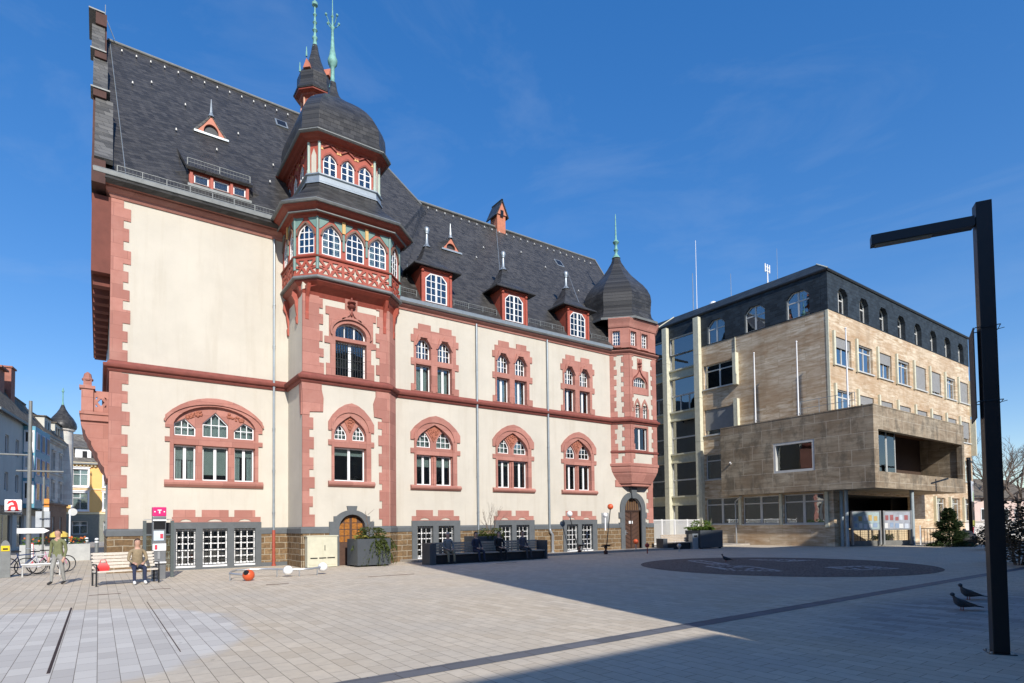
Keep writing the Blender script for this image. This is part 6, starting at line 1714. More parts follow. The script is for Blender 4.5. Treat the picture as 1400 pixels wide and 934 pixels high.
person('person in navy clothes in the middle of the long bench', (14.4, 23.2, 0), R(185), True, (cl('navy_coat', (.025, .03, .055)), cl('dark_blue_jeans', (.03, .035, .06)), SHOE), seed=4)
person('person in black clothes on the long bench, right of the one in navy', (15.7, 23.2, 0), R(176), True, (cl('black_coat', (.012, .012, .014)), cl('black_trousers', (.012, .012, .014)), SHOE), seed=5, hair=(.012, .01, .01))
person('person in a grey-violet jacket at the right end of the long bench', (17.1, 23.2, 0), R(190), True, (cl('grey_violet_jacket', (.09, .08, .095)), cl('charcoal_trousers', (.05, .05, .055)), SHOE), seed=6, hair=(.16, .09, .04))

# ================================================================== LEFT STREET
M_b1 = mat_stucco('grey_render', (.64, .59, .52)); M_b2 = mat_sandstone('grey_ornate_stone', (.64, .59, .53), .5); M_b2l = mat_sandstone('brown_rusticated_stone', (.27, .17, .12), .55)
M_yel = mat_stucco('yellow_render', (.84, .50, .18)); M_rg = mat_slate('grey_roof_tiles', (.13, .12, .105), .3, .25, 0, .7); M_rb = mat_slate('brown_mossy_tiles', (.12, .10, .075), .3, .25, 0, .8)
def simple_win(B, f, x0, x1, z0, z1, frame, rows=1, surround=None, d=-.15, cols=2, curtain=None):
    if surround:
        m = MB(); m.ext(f, rect(x0-.16, x1+.16, z0-.14, z1+.2), .0, .09, [rect(x0, x1, z0, z1)]); m.bx(f, x0-.26, x1+.26, z1+.21, z1+.34, .0, .2); m.bx(f, x0-.22, x1+.22, z0-.24, z0-.141, .0, .16)
        sm = m.build('window_surround', surround, B)
    k = Win(); k.light(f, rect(x0, x1, z0, z1), d, cols, 1, .08, .03, curtain=curtain)
    if rows > 1: k.fr.bx(f, x0+.05, x1-.05, z0+(z1-z0)*.68, z0+(z1-z0)*.68+.07, d-.045, d-.004)
    W = k.fr.build('window', frame, B); k.fr = MB(); k.done(W)
def house(name, lb, f, L, h, wall, holes, depth, base=None, zb=0):
    B = thing(name, lb, 'house'); m = MB(); m.ext(f, rect(0, L, zb, h), -.35, 0, holes)
    for u in (0, L-.3): m.bx(f, u, u+.3, zb, h, -depth, -.35)
    m.bx(f, .3, L-.3, zb, h, -depth, -depth+.3); m.build('wall', wall, B)
    m = MB(); m.bx(f, .4, L-.4, 0, h, -2.2, -2.1); m.build('room_backing', M_room, B); return B
f1 = F(-6.95, 62, -5.0, 77.3); f2 = F(-5.0, 77.3, -3.3, 88)
# note: right-hand normal of these directions points into the square
h1 = [rect(u, u+1.1, z, z+1.6) for u in (3.0, 6.2) for z in (5.2, 8.4)]+[rect(1.0, 5.6, .2, 3.2), rect(7.0, 9.3, .2, 3.2)]
B1 = house('grey_house', 'plain grey rendered house with a turquoise and white bay above a pharmacy', f1, f1.L, 11.75, M_b1, h1, 10)
for q_ in h1: simple_win(B1, f1, q_[0][0], q_[1][0], q_[0][1], q_[2][1], M_alu if q_[0][1] < 1 else M_white, curtain=None)
M_turq = plain('turquoise_panel', (.10, .32, .42), .5); M_lilac = plain('lilac_panel', (.33, .36, .55), .5)
m = MB(); m.bx(f1, 8.6, 14.6, 3.9, 11.6, .002, .9); OB = m.build('bay', M_turq, B1)
fl_ = F(*f1(8.6, 0, 0)[:2], *f1(8.6, 0, .9)[:2]); fo = F(*f1(8.6, 0, .9)[:2], *f1(14.6, 0, .9)[:2])
for z in (4.3, 6.7, 9.1):
    m = MB(); m.bx(fl_, .06, .84, z, z+2.1, .0, .05); W = m.build('window', M_white, OB); m = MB(); m.bx(fl_, .2, .7, z+1.0 if z > 5 else z+.5, z+1.9, .052, .06); m.build('pane', M_dark if z != 6.7 else M_blind, W)
    for u in (.4, 2.4, 4.4): m = MB(); m.bx(fo, u, u+1.3, z+.3, z+2., .0, .05); W = m.build('window', M_lilac, OB); m = MB(); m.bx(fo, u+.12, u+1.18, z+.4, z+1.9, .052, .06); m.build('pane', M_dark, W)
m = MB(); m.bx(f1, .5, 14.5, 3.25, 3.85, .01, .16); SG = m.build('shop_fascia', plain('dark_fascia', (.05, .05, .055), .5), B1)
p = f1(6.6, 3.55, .2); Mx = Matrix(((f1.u.x, 0, f1.n.x, p[0]), (f1.u.y, 0, f1.n.y, p[1]), (0, 1, 0, p[2]), (0, 0, 0, 1)))
text_mesh('K&G', 1.0, plain('pale_letters', (.55, .55, .54), .5), 'shop_letters', SG, Mx, .04)
def roof_of(B, f, L, h, dep, rh, mat, over=.5, hip0=0., hip1=0.):
    m = MB(); a = [f(-.2, h, over), f(L+.2, h, over), f(L+.2-hip1, h+rh, -dep), f(-.2+hip0, h+rh, -dep)]; m.slab(a, .25)
    m.slab([f(-.2+hip0, h+rh, -dep), f(L+.2-hip1, h+rh, -dep), f(L+.2, h-.5, -2*dep), f(-.2, h-.5, -2*dep)], .25)
    Rf = m.build('roof', mat, B)
    if not hip0:
        for u in (.0, L-.25):
            m = MB(); m.loft([[f(u_, h-.02, -.05), f(u_, h+rh-.28, -dep), f(u_, h-.6, -2*dep+.3)] for u_ in (u, u+.25)]); m.build('gable_wall', M_b1 if mat is M_rb else M_yel, B)
    m = MB(); m.bx(f, -.2, L+.2, h-.22, h-.02, over-.05, over+.1); m.build('gutter', M_zincg, Rf); return Rf
roof_of(B1, f1, f1.L, 11.8, 1.5, 3.1, M_rb, .35)
m = MB(); m.bx(f1, 5.2, 7.2, 13.2, 16.2, -1.9, -1.1); m.bx(f1, 8.4, 9.7, 13.0, 16.9, -1.7, -.9)
for a, b, z in ((5.1, 7.3, 16.2), (8.3, 9.8, 16.9)): m.bx(f1, a, b, z, z+.15, -2.0, -.8)
m.build('chimney', plain('brick_chimney', (.32, .13, .09), .85, var=.2), B1)
h2 = [rect(u, u+.95, z, z+1.9) for u in (1.2, 4.4, 7.6) for z in (5.2, 8.5)]+[rect(u, u+.95, 1.3, 3.3) for u in (1.2, 4.4, 7.6)]
B2h = house('ornate_house', 'grey ornate corner house with brown rusticated ground floor and a slate onion turret', f2, f2.L, 12.0, M_b2, h2, 10)
for q_ in h2: simple_win(B2h, f2, q_[0][0], q_[1][0], q_[0][1], q_[2][1], M_white, 2, M_b2 if q_[0][1] > 4 else None)
m = MB(); fr_h = [rect(a[0][0], a[1][0], a[0][1], a[2][1]) for a in h2[6:]]; m.ext(f2, rect(0, f2.L, .0, 4.6), .002, .1, fr_h); m.bx(f2, -.02, f2.L+.02, 4.602, 4.8, .0, .25); m.build('ground_floor', M_b2l, B2h)
m = MB(); m.bx(f2, -.05, f2.L+.05, 11.6, 12.0, .0, .35); m.bx(f2, -.02, f2.L+.02, 8.0, 8.12, .0, .1)
for i in range(22): m.bx(f2, .2+i*.48, .42+i*.48, 11.35, 11.59, .0, .22)
m.build('cornice', M_b2, B2h)
Rf = roof_of(B2h, f2, f2.L, 12.0, 1.6, 2.6, M_rb, .35)
for u in (2.3, 6.6):
    m = MB(); m.bx(f2, u, u+2.6, 12.1, 14.0, -3., -.25); D = m.build('dormer', plain('cream_dormer', (.55, .54, .47), .8), B2h); m = MB(); m.bx(f2, u+.5, u+1.0, 12.4, 13.6, -.24, -.2); m.bx(f2, u+1.5, u+2., 12.4, 13.6, -.24, -.2); m.build('pane', M_dark, D)
    m = MB(); m.bx(f2, u-.15, u+2.75, 14.0, 14.12, -3.2, -.05); m.build('dormer_roof', M_rb, D)
tcx, tcy = f2(f2.L-.5, 0, -.3)[:2]
m = MB(); m.lathe(tcx, tcy, [(1.05, 4.8), (1.05, 13.6), (1.25, 13.7), (1.25, 13.9)], 12); TR = m.build('corner_turret', M_b2, B2h, smooth=40)
m = MB(); m.lathe(tcx, tcy, [(1.35, 13.9), (1.42, 14.2), (1.35, 14.6), (1.05, 15.2), (.6, 15.8), (.32, 16.3), (.14, 16.8)], 12); m.build('onion_roof', M_slated, TR, smooth=40)
m = MB(); m.lathe(tcx, tcy, [(.14, 16.8), (.07, 17.2), (.06, 18.3), (.14, 18.4), (.02, 18.9)], 8); m.build('finial', M_cop, TR)
f3 = F(-7, 101, 16, 101); hy = []
for i in range(6):
    x = 3.95+3.55*i
    for z0, z1 in ((7.95, 10.3), (4.6, 7.0), (1.2, 3.0)): hy.append(rect(x, x+1.75, z0, z1))
B3 = house('yellow_house', 'yellow rendered house with white window surrounds closing the street at the left', f3, f3.L, 11.2, M_yel, hy, 10)
for q_ in hy:
    simple_win(B3, f3, q_[0][0], q_[1][0], q_[0][1], q_[2][1], M_white, 2, M_white if q_[0][1] > 4 else None, curtain='f')
m = MB(); m.bx(f3, -.1, f3.L+.1, 10.95, 11.25, 0, .5); 
for i in range(56): m.bx(f3, .1+i*.42, .3+i*.42, 10.7, 10.94, .0, .35)
m.bx(f3, 0, f3.L, 7.45, 7.6, .0, .12); m.bx(f3, 0, f3.L, 4.0, 4.25, .0, .15); m.build('cornice', plain('cream_cornice', (.75, .62, .38), .8), B3)
m = MB(); m.ext(f3, rect(0, f3.L, 0, 3.98), .002, .08, [q_ for q_ in hy if q_[0][1] < 2])
m.build('rustication', plain('grey_green_base', (.22, .22, .18), .85), B3)
roof_of(B3, f3, f3.L, 11.2, 4.5, 4.6, M_rg)
m = MB(); m.bx(f3, 4.2, 8.4, 11.4, 13.4, -4., -.35); D = m.build('dormer', M_white, B3)
for u in (5.0, 6.0, 7.0): m = MB(); m.bx(f3, u, u+.55, 12., 12.9, -.34, -.3); m.build('pane', M_dark, D)
m = MB(); m.slab([f3(3.9, 13.4, -.0), f3(8.7, 13.4, 0), f3(8.7, 14.6, -3), f3(3.9, 14.6, -3)], .12); m.build('dormer_roof', M_rg, D)

# --- street things, left
T = thing('parking_meter', 'grey parking ticket machine with a yellow panel at the left edge', 'ticket machine', (-2.8, 28.3, 0), R(5))
m = MB(); m.box(-.15, .15, -.12, .12, 0, 1.02); m.build('body', M_zincg, T, bevel=.015); m = MB(); m.loft([[(.15*math.cos(q_), y, 1.022+.36*max(0, math.sin(q_))) for q_ in [math.pi*i/8 for i in range(9)]] for y in (-.12, .12)]); m.build('hood', M_zincg, T)
m = MB(); m.box(-.12, .12, -.14, -.122, .98, 1.18); m.build('panel', plain('yellow_panel', (.75, .52, .02), .4), T); m = MB(); m.box(-.07, .07, -.146, -.1405, 1.03, 1.09); m.build('print', M_dark, T)
T = thing('street_mast', 'grey steel street mast with two cross arms and a white arrow sign', 'mast', (-2.75, 36.2, 0))
m = MB(); m.tube([(0, 0, 0), (0, 0, 8.0)], [.11, .07], 10); m.build('pole', M_zincg, T, smooth=40)
for z, x0, x1 in ((5.35, -3., 0), (4.6, -.5, 1.3)): m = MB(); m.tube([(x0, 0, z), (x1, 0, z+.02)], .045, 6); m.build('arm', M_zincg, T)
m = MB(); m.ext(F(-.42, -.14, 1, -.14), [(0, 1.6), (1.0, 1.6), (1.22, 1.72), (1.0, 1.84), (0, 1.84)], -.02, .02); m.build('arrow_sign', M_white, T)
T = thing('sign_post', 'signpost with two grey sign backs and a small orange sign, right of the mast', 'signpost', (-2.42, 39.7, 0))
m = MB(); m.tube([(0, 0, 0), (0, 0, 4.6)], .05, 8); m.build('pole', M_zincg, T)
for a, b in ((-.32, -.06), (.04, .3)): m = MB(); m.box(a, b, -.08, -.055, 1.9, 2.75); m.build('sign_panel', plain('sign_back_grey', (.40, .43, .46), .5, .4), T)
m = MB(); m.box(.02, .24, -.08, -.055, 2.98, 3.42); m.build('orange_sign', plain('orange_sign', (.75, .27, .04), .5), T); m = MB(); m.box(.02, .24, -.08, -.055, 2.76, 2.95); m.build('white_sign', M_white, T)
T = thing('pharmacy_sign', 'white square sign with a red gothic letter A hanging off the grey house', 'sign', (-3.68, 40.2, 3.05))
m = MB(); m.box(-.36, .34, -.1, .1, -.33, .33); m.build('sign_box', M_white, T, bevel=.04)
m = MB(); fs_ = F(-.40, -.105, 1, -.105); M_ared = plain('pharmacy_red', (.65, .02, .03), .4)
m.ext(fs_, [(.12, -.28), (.34, -.28), (.29, -.2), (.32, -.05), (.46, -.05), (.48, -.2), (.44, -.28), (.68, -.28), (.6, -.2), (.56, .1), (.5, .25), (.36, .3), (.2, .24), (.14, .1), (.22, .12), (.3, .19), (.38, .17), (.42, .05), (.3, .04), (.2, -.05), (.2, -.2)], 0, .012)
m.build('letter', M_ared, T); m = MB(); m.tube([(-.4, 0, 0), (-2.0, .6, 0)], .04, 6); m.build('bracket', M_iron, T)
# bicycles
def bicycle(lb, loc, rz, col):
    T = thing('bicycle', lb, 'bicycle', loc, rz, 'bicycles parked at the left')
    for x in (-.52, .52):
        m = MB(); n = 22; m.loft([[(x+(.33+.02*math.cos(q_))*math.cos(a), .02*math.sin(q_), .35+(.33+.02*math.cos(q_))*math.sin(a)) for q_ in (0, 1.57, 3.14, 4.71)] for a in [2*math.pi*i/n for i in range(n+1)]], cap=False)
        W = m.build('wheel', M_iron, T); m = MB()
        for i in range(9): a = i*.698; m.tube([(x, 0, .35), (x+.31*math.cos(a), 0, .35+.31*math.sin(a))], .004, 4)
        m.build('spokes', M_steel, W)
    m = MB()
    for a, b in (((-.52, 0, .35), (-.1, 0, .32)), ((-.1, 0, .32), (.38, 0, .72)), ((-.22, 0, .78), (.36, 0, .82)), ((-.1, 0, .32), (-.24, 0, .88)), ((-.52, 0, .35), (-.2, 0, .72)), ((.52, 0, .35), (.36, 0, .95))): m.tube([a, b], .022, 6)
    m.build('frame', col, T); m = MB(); m.loft([[(-.38, -.08, .9), (-.38, .08, .9), (-.1, .02, .9), (-.1, -.02, .9)], [(-.38, -.08, .95), (-.38, .08, .95), (-.1, .02, .94), (-.1, -.02, .94)]]); m.build('saddle', M_iron, T)
    m = MB(); m.tube([(.25, -.28, 1.03), (.36, -.1, 1.), (.36, .1, 1.), (.25, .28, 1.03)], .016, 6); m.build('handlebar', M_steel, T)
    return T
bicycle('dark blue bicycle parked nearest the ticket machine', (-2.35, 29.2, 0), R(35), plain('blue_frame', (.04, .07, .16), .4)); bicycle('pale grey bicycle in front of the others', (-1.75, 28.9, 0), R(15), plain('grey_frame', (.5, .5, .52), .4))
bicycle('pink bicycle at the right of the bicycle row', (-1.55, 30.2, 0), R(25), plain('pink_frame', (.55, .25, .35), .4))
T = thing('bicycle_rack', 'low steel bicycle rack with a pale rail before the bicycles', 'bike rack', (-1.75, 28.2, 0), R(8))
m = MB(); m.tube([(-.55, 0, 0), (-.55, 0, .42), (.55, 0, .42), (.55, 0, 0)], .03, 6); m.build('frame', M_alu, T); m = MB(); m.box(-.6, .6, -.06, .06, .45, .49); m.build('rail', M_white, T)
# bollards
bo = None
for x, y, lb in ((-.11, 47.5, 'grey bollard with a pale cap nearest the town hall corner'), (-.73, 53.4, 'grey bollard with a pale cap at the kerb, farther left'), (.55, 54.2, 'grey bollard with a pale cap at the kerb, farther right')):
    if bo is None:
        bo = thing('bollard', lb, 'bollard', (x, y, 0), 0, 'bollards at the road edge'); m = MB(); m.tube([(0, 0, 0), (0, 0, 1.1)], .11, 10); m.build('post', M_zincg, bo, smooth=40); m = MB(); m.ball((0, 0, 1.12), .12, 10, .7); m.tube([(0, 0, .9), (0, 0, .98)], .115, 10); m.build('cap', M_white, bo, smooth=40)
    else: dup(bo, (x, y, 0), 0, lb)
T = thing('round_sign', 'thin white pole with a round sign before the yellow house', 'road sign', (-2.15, 66, 0)); m = MB(); m.tube([(0, 0, 0), (0, 0, 3.6)], .07, 8); m.build('pole', M_white, T); m = MB(); m.lathe(.2, 0, [(.001, 3.4), (.34, 3.401), (.34, 3.43), (.001, 3.431)], 14); o = m.build('disc', M_alu, T); o.rotation_euler = (R(90), 0, 0); o.location = (0, 3.42, 3.4)
T = thing('flower_box', 'grey concrete flower box with red and yellow flowers behind the bicycles', 'planter', (-3.0, 41.5, 0)); m = MB(); m.box(-.5, 2.6, -.3, .3, 0, .95); m.build('tub', plain('pale_concrete', (.42, .43, .42), .8), T)
m = MB(); leaf_cloud(m, (.9, 0, 1.1), (1.5, .3, .25), 320, .16); m.build('foliage', M_leafg, T, fix=False); m = MB()
for i in range(26): m.ball((rnd.uniform(-.4, 2.4), rnd.uniform(-.3, .2), rnd.uniform(1.05, 1.35)), .06, 6)
m.build('flower', plain('red_yellow_flower', (.6, .15, .03), .6), T)
T = thing('red_sign_board', 'small red and white upright board beside the flower box', 'sign board', (-2.85, 38.6, 0)); m = MB(); m.box(-.12, .12, -.03, .03, 0, 1.1); m.build('board', plain('board_red', (.6, .03, .05), .5), T); m = MB(); m.box(-.04, .1, -.036, -.031, .25, 1.05); m.build('print', M_white, T)
T = thing('covered_stand', 'yellow-topped stand far down the left street', 'stand', (-2.1, 48, 0)); m = MB(); m.box(-.35, .35, -.3, .3, 0, 1.15); m.build('box', M_white, T); m = MB(); m.lathe(0, 0, [(.5, 1.3), (.48, 1.5), (.3, 1.65), (.02, 1.72)], 10); m.build('hood', plain('yellow_hood', (.7, .5, .1), .6), T); m = MB(); m.tube([(0, 0, 1.15), (0, 0, 1.32)], .2, 8); m.build('neck', M_iron, T)

# ================================================================== RIGHT EDGE
T = thing('poster_pole', 'dark pole carrying two stacked election posters and a small red sign at the right', 'poster pole', (48.9, 14.2, 0), R(12))
m = MB(); m.tube([(.0, .1, 0), (0, .1, 6.0)], .12, 10); m.tube([(-1.0, .1, 5.85), (2.6, .1, 5.85)], .06, 6); m.build('pole', M_lampm, T)
def poster(z0, z1, bg, coat, x0, x1, band):
    m = MB(); m.box(x0, x1, -.06, -.03, z0, z1); P_ = m.build('poster', bg, T); c = x0+(x1-x0)*.6
    fp = F(0, -.062, 1, -.062); m = MB(); m.ext(fp, rounded(c-.32, c+.34, z0+(.5 if band else .02), z0+(.75 if band else .35), z0+(.95 if band else .72)), .0, .008); m.build('coat_print', coat, P_)
    m = MB(); m.ext(fp, [(c+.17*math.cos(q_), z1-.42+.24*math.sin(q_)) for q_ in [2*math.pi*i/16 for i in range(16)]], .009, .016); m.build('face_print', plain('print_skin', (.55, .36, .28), .6), P_)
    m = MB(); m.ext(fp, [(c+.18*math.cos(q_), z1-.34+.2*math.sin(q_)) for q_ in [math.pi*i/10 for i in range(11)]], .017, .02); m.build('hair_print', plain('print_hair', (.14, .11, .09), .7), P_)
    if band: m = MB(); m.box(x0, x1, -.066, -.061, z0+.02, z0+.42); m.build('band_print', plain('print_olive', (.34, .33, .05), .6), P_)
poster(2.95, 4.35, plain('poster_pale', (.62, .66, .70), .6), plain('print_green_jacket', (.36, .50, .22), .6), -.75, .75, False); poster(1.25, 2.93, plain('poster_black', (.05, .04, .03), .6), plain('print_black', (.02, .02, .02), .6), -.85, .85, True)
m = MB(); m.box(-.28, .3, -.05, -.02, -.02+.55, 1.2); m.build('red_sign', plain('red_sign', (.55, .02, .03), .5), T); m = MB(); m.box(-.2, .22, -.056, -.051, .75, 1.05); m.build('sign_print', M_white, T)
m = MB(); m.lathe(0, 0, [(.6, 0), (.85, .25), (.8, .65), (.45, .95), (.12, 1.02), (.1, 1.12)], 14, 0, .8)
o = m.build('refuse_sack', plain('black_plastic', (.012, .012, .013), .65), smooth=60); o.location = (46.9, 14.1, 0); tag(o, 'bulging black refuse sack at the foot of the poster pole', 'sack')
T = thing('metal_fence', 'short grey bar fence beside the conifer below the stone box', 'fence', (0, 0, 0)); f = F(46.9, 16.6, 47.6, 14.6); m = MB()
for i in range(12): m.bx(f, i*.17, i*.17+.03, 0, 1.1, -.015, .015)
m.bx(f, 0, f.L, 1.1, 1.15, -.025, .025); m.build('bars', M_iron, T); m = MB(); m.bx(f, -.08, 0, 0, 1.35, -.05, .05); m.build('post', M_white, T)
T = thing('conifer', 'bushy dark green conifer in front of the ground floor below the stone box', 'conifer', (44.9, 14.3, 0))
m = MB(); r7 = random.Random(3); m.tube([(0, 0, 0), (0, 0, 2.0)], [.07, .02], 6); m.build('trunk', M_bark, T); m = MB()
for i in range(9000):
    z = 2.45*(r7.random()**1.3); rr = 1.25*(1-(z/2.65))**.8*(.75+.25*math.sin(z*9+r7.uniform(0, 2))); a = r7.uniform(0, 6.28); q_ = rr*math.sqrt(r7.uniform(.1, 1)); p = Vector((q_*math.cos(a), q_*math.sin(a), z)); d = Vector((math.cos(a), math.sin(a), r7.uniform(-.3, .6))).normalized(); t_ = d.cross(Vector((r7.uniform(-1, 1), r7.uniform(-1, 1), 1))).normalized(); s_ = r7.uniform(.09, .2)
    m.add([p, p+d*s_*.5+t_*s_*.25, p+d*s_, p+d*s_*.5-t_*s_*.25], [(0, 1, 2, 3)])
m.build('foliage', M_leafc, T, fix=False)
def bare_tree(lb, loc, h, seed, dep=6, lean=(0, 0)):
    T = thing('bare_tree', lb, 'tree', loc, 0, 'bare trees at the right'); r = random.Random(seed); m = MB()
    m.tube([(0, 0, -.1), (lean[0]*.3, lean[1]*.3, h*.18), (lean[0], lean[1], h*.36)], [h*.02, h*.016, h*.013], 8); m.build('trunk', M_bark, T); m = MB()
    top = Vector((lean[0], lean[1], h*.34))
    for i in range(5):
        a = i*1.256+r.uniform(-.4, .4); twig(m, top-Vector((0, 0, h*.03*i)), Vector((.75*math.cos(a), .75*math.sin(a), r.uniform(.6, 1.2))).normalized(), h*.2, h*.0085, dep, r, .55, .008)
    m.build('crown', M_bark, T); return T
bare_tree('bare broad-crowned tree behind the lamp post, farther back', (83, 21.5, 0), 14.5, 4); bare_tree('bare tree at the far right with a leaning trunk', (72, 17.2, 0), 11.5, 11, 6, (1.0, .3))
bare_tree('bare tree just outside the right edge of the plaza', (47.5, 8.6, 0), 9.0, 21, 5); bare_tree('bare slender tree beyond the end of the office building', (97, 27.5, 0), 13, 9, 5)
def shrub(lb, loc, rad, n, mt, size, seed, name='brown_shrub'):
    T = thing(name, lb, 'shrub', loc); r = random.Random(seed); m = MB()
    for i in range(16):
        c = (r.uniform(-.7, .7)*rad[0], r.uniform(-.7, .7)*rad[1], rad[2]*r.uniform(.35, 1.6)); leaf_cloud(m, c, (rad[0]*.42, rad[1]*.42, rad[2]*.36), n//16, size, .1, r)
    m.build('foliage', mt, T, fix=False); m = MB()
    for i in range(7): a = i*.9; m.tube([(.1*math.cos(a), .1*math.sin(a), 0), (rad[0]*.5*math.cos(a), rad[1]*.5*math.sin(a), rad[2]*1.5)], [.03, .008], 5)
    m.build('stem', M_bark, T); return T
shrub('dark brown-leaved shrub at the right edge, beyond the street lamp', (27.8, 6.75, 0), (1.5, 1.1, 1.25), 2600, M_leafb, .15, 2)
shrub('low dark shrub between the poster pole and the street lamp', (40.5, 11.0, 0), (1.2, .9, .75), 1200, M_leafb, .15, 6)
shrub('small evergreen behind the railing under the stone box', (46.5, 19.0, 0), (1.0, .5, .4), 700, M_leafc, .14, 7, 'evergreen_shrub')
T = thing('pale_house', 'pale pinkish low house far off beyond the poster pole', 'house', (100, 26, 0), R(-12)); m = MB(); m.box(-9, 9, 0, 8, 0, 4.6); m.build('wall', mat_stucco('pale_pink_render', (.62, .48, .42)), T)
m = MB(); m.add([(-9.6, -.6, 4.6), (9.6, -.6, 4.6), (9.6, 8.6, 4.6), (-9.6, 8.6, 4.6), (-9.6, 4, 7.6), (9.6, 4, 7.6)], [(0, 1, 5, 4), (2, 3, 4, 5), (0, 4, 3), (1, 2, 5), (3, 2, 1, 0)]); m.build('roof', M_rb, T)
for x in (-7, -4.4, -1.8, .8, 3.4, 6): m = MB(); m.box(x, x+1.2, -.06, .05, 1.6, 3.2); W = m.build('window', M_white, T); m = MB(); m.box(x+.12, x+1.08, -.07, -.061, 1.7, 3.1); m.build('pane', M_dark, W)
T = thing('white_wall', 'low white garden wall beyond the plaza, right of the poster pole', 'wall', (66, 16.6, 0), R(-70)); m = MB(); m.box(-5, 5, -.15, .15, 0, 1.5); m.build('wall', M_white, T); m = MB(); m.box(-5.05, 5.05, -.2, .2, 1.501, 1.58); m.build('coping', M_alu, T)
# far wooded slope
m = MB(); r8 = random.Random(9)
N = 26
vs = []
for i in range(N):
    for j in range(10): vs.append((140+j*16, -30+i*10, 26*(j/9)**1.3*(.6+.4*math.sin(i*.5))+r8.uniform(-.5, .5)-1.5))
m.add(vs, [(i*10+j, i*10+j+1, (i+1)*10+j+1, (i+1)*10+j) for i in range(N-1) for j in range(9)]); struct(m.build('hillside', plain('wintry_hillside', (.13, .12, .075), .95, var=.4, nscale=.15), fix=False))
m = MB()
for i in range(2600):
    y = r8.uniform(-25, 210); x = r8.uniform(140, 230); j = (x-140)/16; z = 26*(j/9)**1.3*(.6+.4*math.sin((y+30)/10*.5))-1.5; leaf_cloud(m, (x, y, z+r8.uniform(1, 3.5)), (1.6, 1.6, 1.6), 6, 1.5, 0, r8)
o = m.build('far_woodland', mat_leaf('winter_wood', (.07, .06, .04), (.15, .12, .085)), fix=False); tag(o, 'wintry brown woodland on the far slope behind the right-hand trees', 'woodland', None, 'stuff')

# ================================================================== BUILDINGS BEHIND THE CAMERA (they cast the plaza's shade)
M_bh = mat_stucco('ochre_grey_render', (.34, .30, .25))
def back_block(name, lb, x0, x1, y0, y1, h, rows):
    B = thing(name, lb, 'building'); m = MB(); f = F(x1, y1, x0, y1); hs = []
    n = int((x1-x0)/3.2)
    for i in range(n):
        for z in rows: hs.append(rect(.9+i*3.2, 2.1+i*3.2, z, z+1.7))
    m.ext(f, rect(0, x1-x0, -.2, h), -.3, 0, hs); m.box(x0, x1, y0, y0+.3, -.2, h); m.box(x0, x0+.3, y0+.3, y1-.3, -.2, h); m.box(x1-.3, x1, y0+.3, y1-.3, -.2, h); m.box(x0+.3, x1-.3, y0+.3, y1-.3, h-.4, h-.01); m.build('wall', M_bh, B)
    m = MB(); g_ = MB()
    for q_ in hs: m.ext(f, q_, -.2, -.12, [offset(q_, .08)]); g_.ext(f, offset(q_, .07), -.17, -.16)
    m.build('window_frames', M_white, B); g_.build('pane', M_dark, B)
    return B
back_block('apartment_block', 'rendered apartment block behind the viewer on the left', -45, 4.62, -22, -10, 10.25, (1.2, 4.6, 7.6))
back_block('shop_block', 'tall rendered block behind the viewer on the right, shading the plaza', 6.34, 31, -16, -2, 18.2, (1.2, 4.8, 8.4, 12., 15.))
back_block('shop_block', 'middle-height rendered block behind the viewer, between the tall and the low block', 31, 38.2, -16, -2, 15.8, (1.2, 4.8, 8.4, 11.8))
back_block('shop_block', 'low rendered block behind the viewer, farthest right', 38.2, 76, -16, -2, 10.7, (1.2, 4.8, 7.8))

# ================================================================== LIGHT, SKY, CAMERA
LD = Vector((.2, 1.0, -.66)).normalized()
el = math.asin(-LD.z)
su = bpy.data.lights.new('sun', 'SUN'); su.energy = 5.; su.angle = R(.55); su.color = (1.0, .945, .87)
so = bpy.data.objects.new('sun', su); COL.objects.link(so); so.rotation_euler = LD.to_track_quat('-Z', 'Y').to_euler(); so.location = (-10, -50, 40)
W = bpy.data.worlds.new('World'); SC.world = W; W.use_nodes = True; nt = W.node_tree; bg = nt.nodes['Background']
sk = nt.nodes.new('ShaderNodeTexSky'); sk.sky_type = 'NISHITA'; sk.sun_disc = False; sk.sun_elevation = el
tos = -LD; sk.sun_rotation = math.atan2(tos.x, tos.y); sk.altitude = 200; sk.air_density = 1.0; sk.dust_density = .25; sk.ozone_density = 3.0
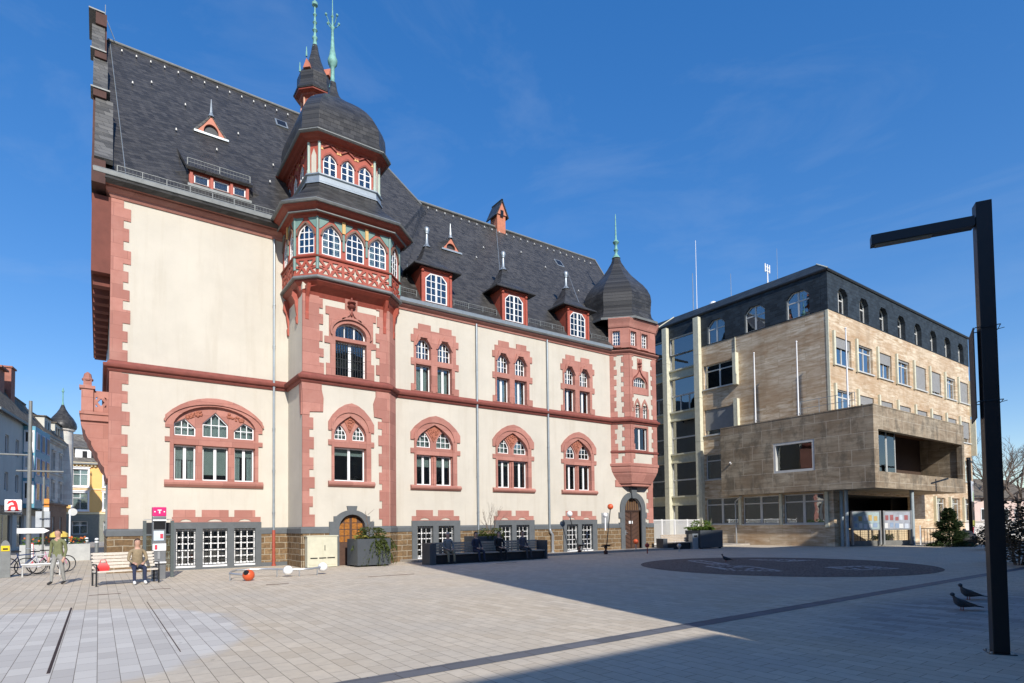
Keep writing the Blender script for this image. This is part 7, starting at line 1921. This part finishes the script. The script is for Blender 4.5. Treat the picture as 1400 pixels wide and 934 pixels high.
# thin high cirrus
tc_ = nt.nodes.new('ShaderNodeTexCoord'); mp = nt.nodes.new('ShaderNodeMapping'); mp.inputs['Scale'].default_value = (2.2, 1.2, 5.); mp.inputs['Rotation'].default_value = (.2, .5, .6)
no = nt.nodes.new('ShaderNodeTexNoise'); no.inputs['Scale'].default_value = 1.7; no.inputs['Detail'].default_value = 8; no.inputs['Roughness'].default_value = .62; no.inputs['Distortion'].default_value = .6
rp = nt.nodes.new('ShaderNodeValToRGB'); rp.color_ramp.elements[0].position = .52; rp.color_ramp.elements[0].color = (0, 0, 0, 1); rp.color_ramp.elements[1].position = .85; rp.color_ramp.elements[1].color = (.16, .16, .16, 1)
mx = nt.nodes.new('ShaderNodeMix'); mx.data_type = 'RGBA'; mx.inputs[7].default_value = (5., 6., 7.4, 1)
nt.links.new(tc_.outputs['Generated'], mp.inputs[0]); nt.links.new(mp.outputs[0], no.inputs['Vector']); nt.links.new(no.outputs['Fac'], rp.inputs[0]); nt.links.new(rp.outputs[0], mx.inputs[0]); hsv = nt.nodes.new('ShaderNodeHueSaturation'); hsv.inputs['Saturation'].default_value = 1.72; hsv.inputs['Hue'].default_value = .514; gm = nt.nodes.new('ShaderNodeGamma'); gm.inputs[1].default_value = .62; hsv.inputs['Value'].default_value = 2.78; nt.links.new(sk.outputs[0], gm.inputs[0]); nt.links.new(gm.outputs[0], hsv.inputs['Color']); nt.links.new(hsv.outputs[0], mx.inputs[6]); nt.links.new(mx.outputs[2], bg.inputs[0])
bg.inputs[1].default_value = .10
cam = bpy.data.cameras.new('camera'); co = bpy.data.objects.new('camera', cam); COL.objects.link(co); SC.camera = co
yaw, pit, rol = R(35.4194), R(1.98337), R(-.69389)
fw = Vector((math.sin(yaw)*math.cos(pit), math.cos(yaw)*math.cos(pit), math.sin(pit))); rt = Vector((math.cos(yaw), -math.sin(yaw), 0)); up = rt.cross(fw)
r2 = rt*math.cos(rol)+up*math.sin(rol); u2 = up*math.cos(rol)-rt*math.sin(rol)
co.matrix_world = Matrix(((r2.x, u2.x, -fw.x, 0), (r2.y, u2.y, -fw.y, 0), (r2.z, u2.z, -fw.z, 1.7), (0, 0, 0, 1)))
cam.sensor_width = 36; cam.lens = 794.25/1400*36; cam.shift_y = (690.94-467)/1400; cam.clip_start = .1; cam.clip_end = 2000
SC.view_settings.view_transform = 'Standard'; SC.view_settings.look = 'None'; SC.view_settings.exposure = .12; SC.view_settings.gamma = 1.
SC.view_settings.use_curve_mapping = False
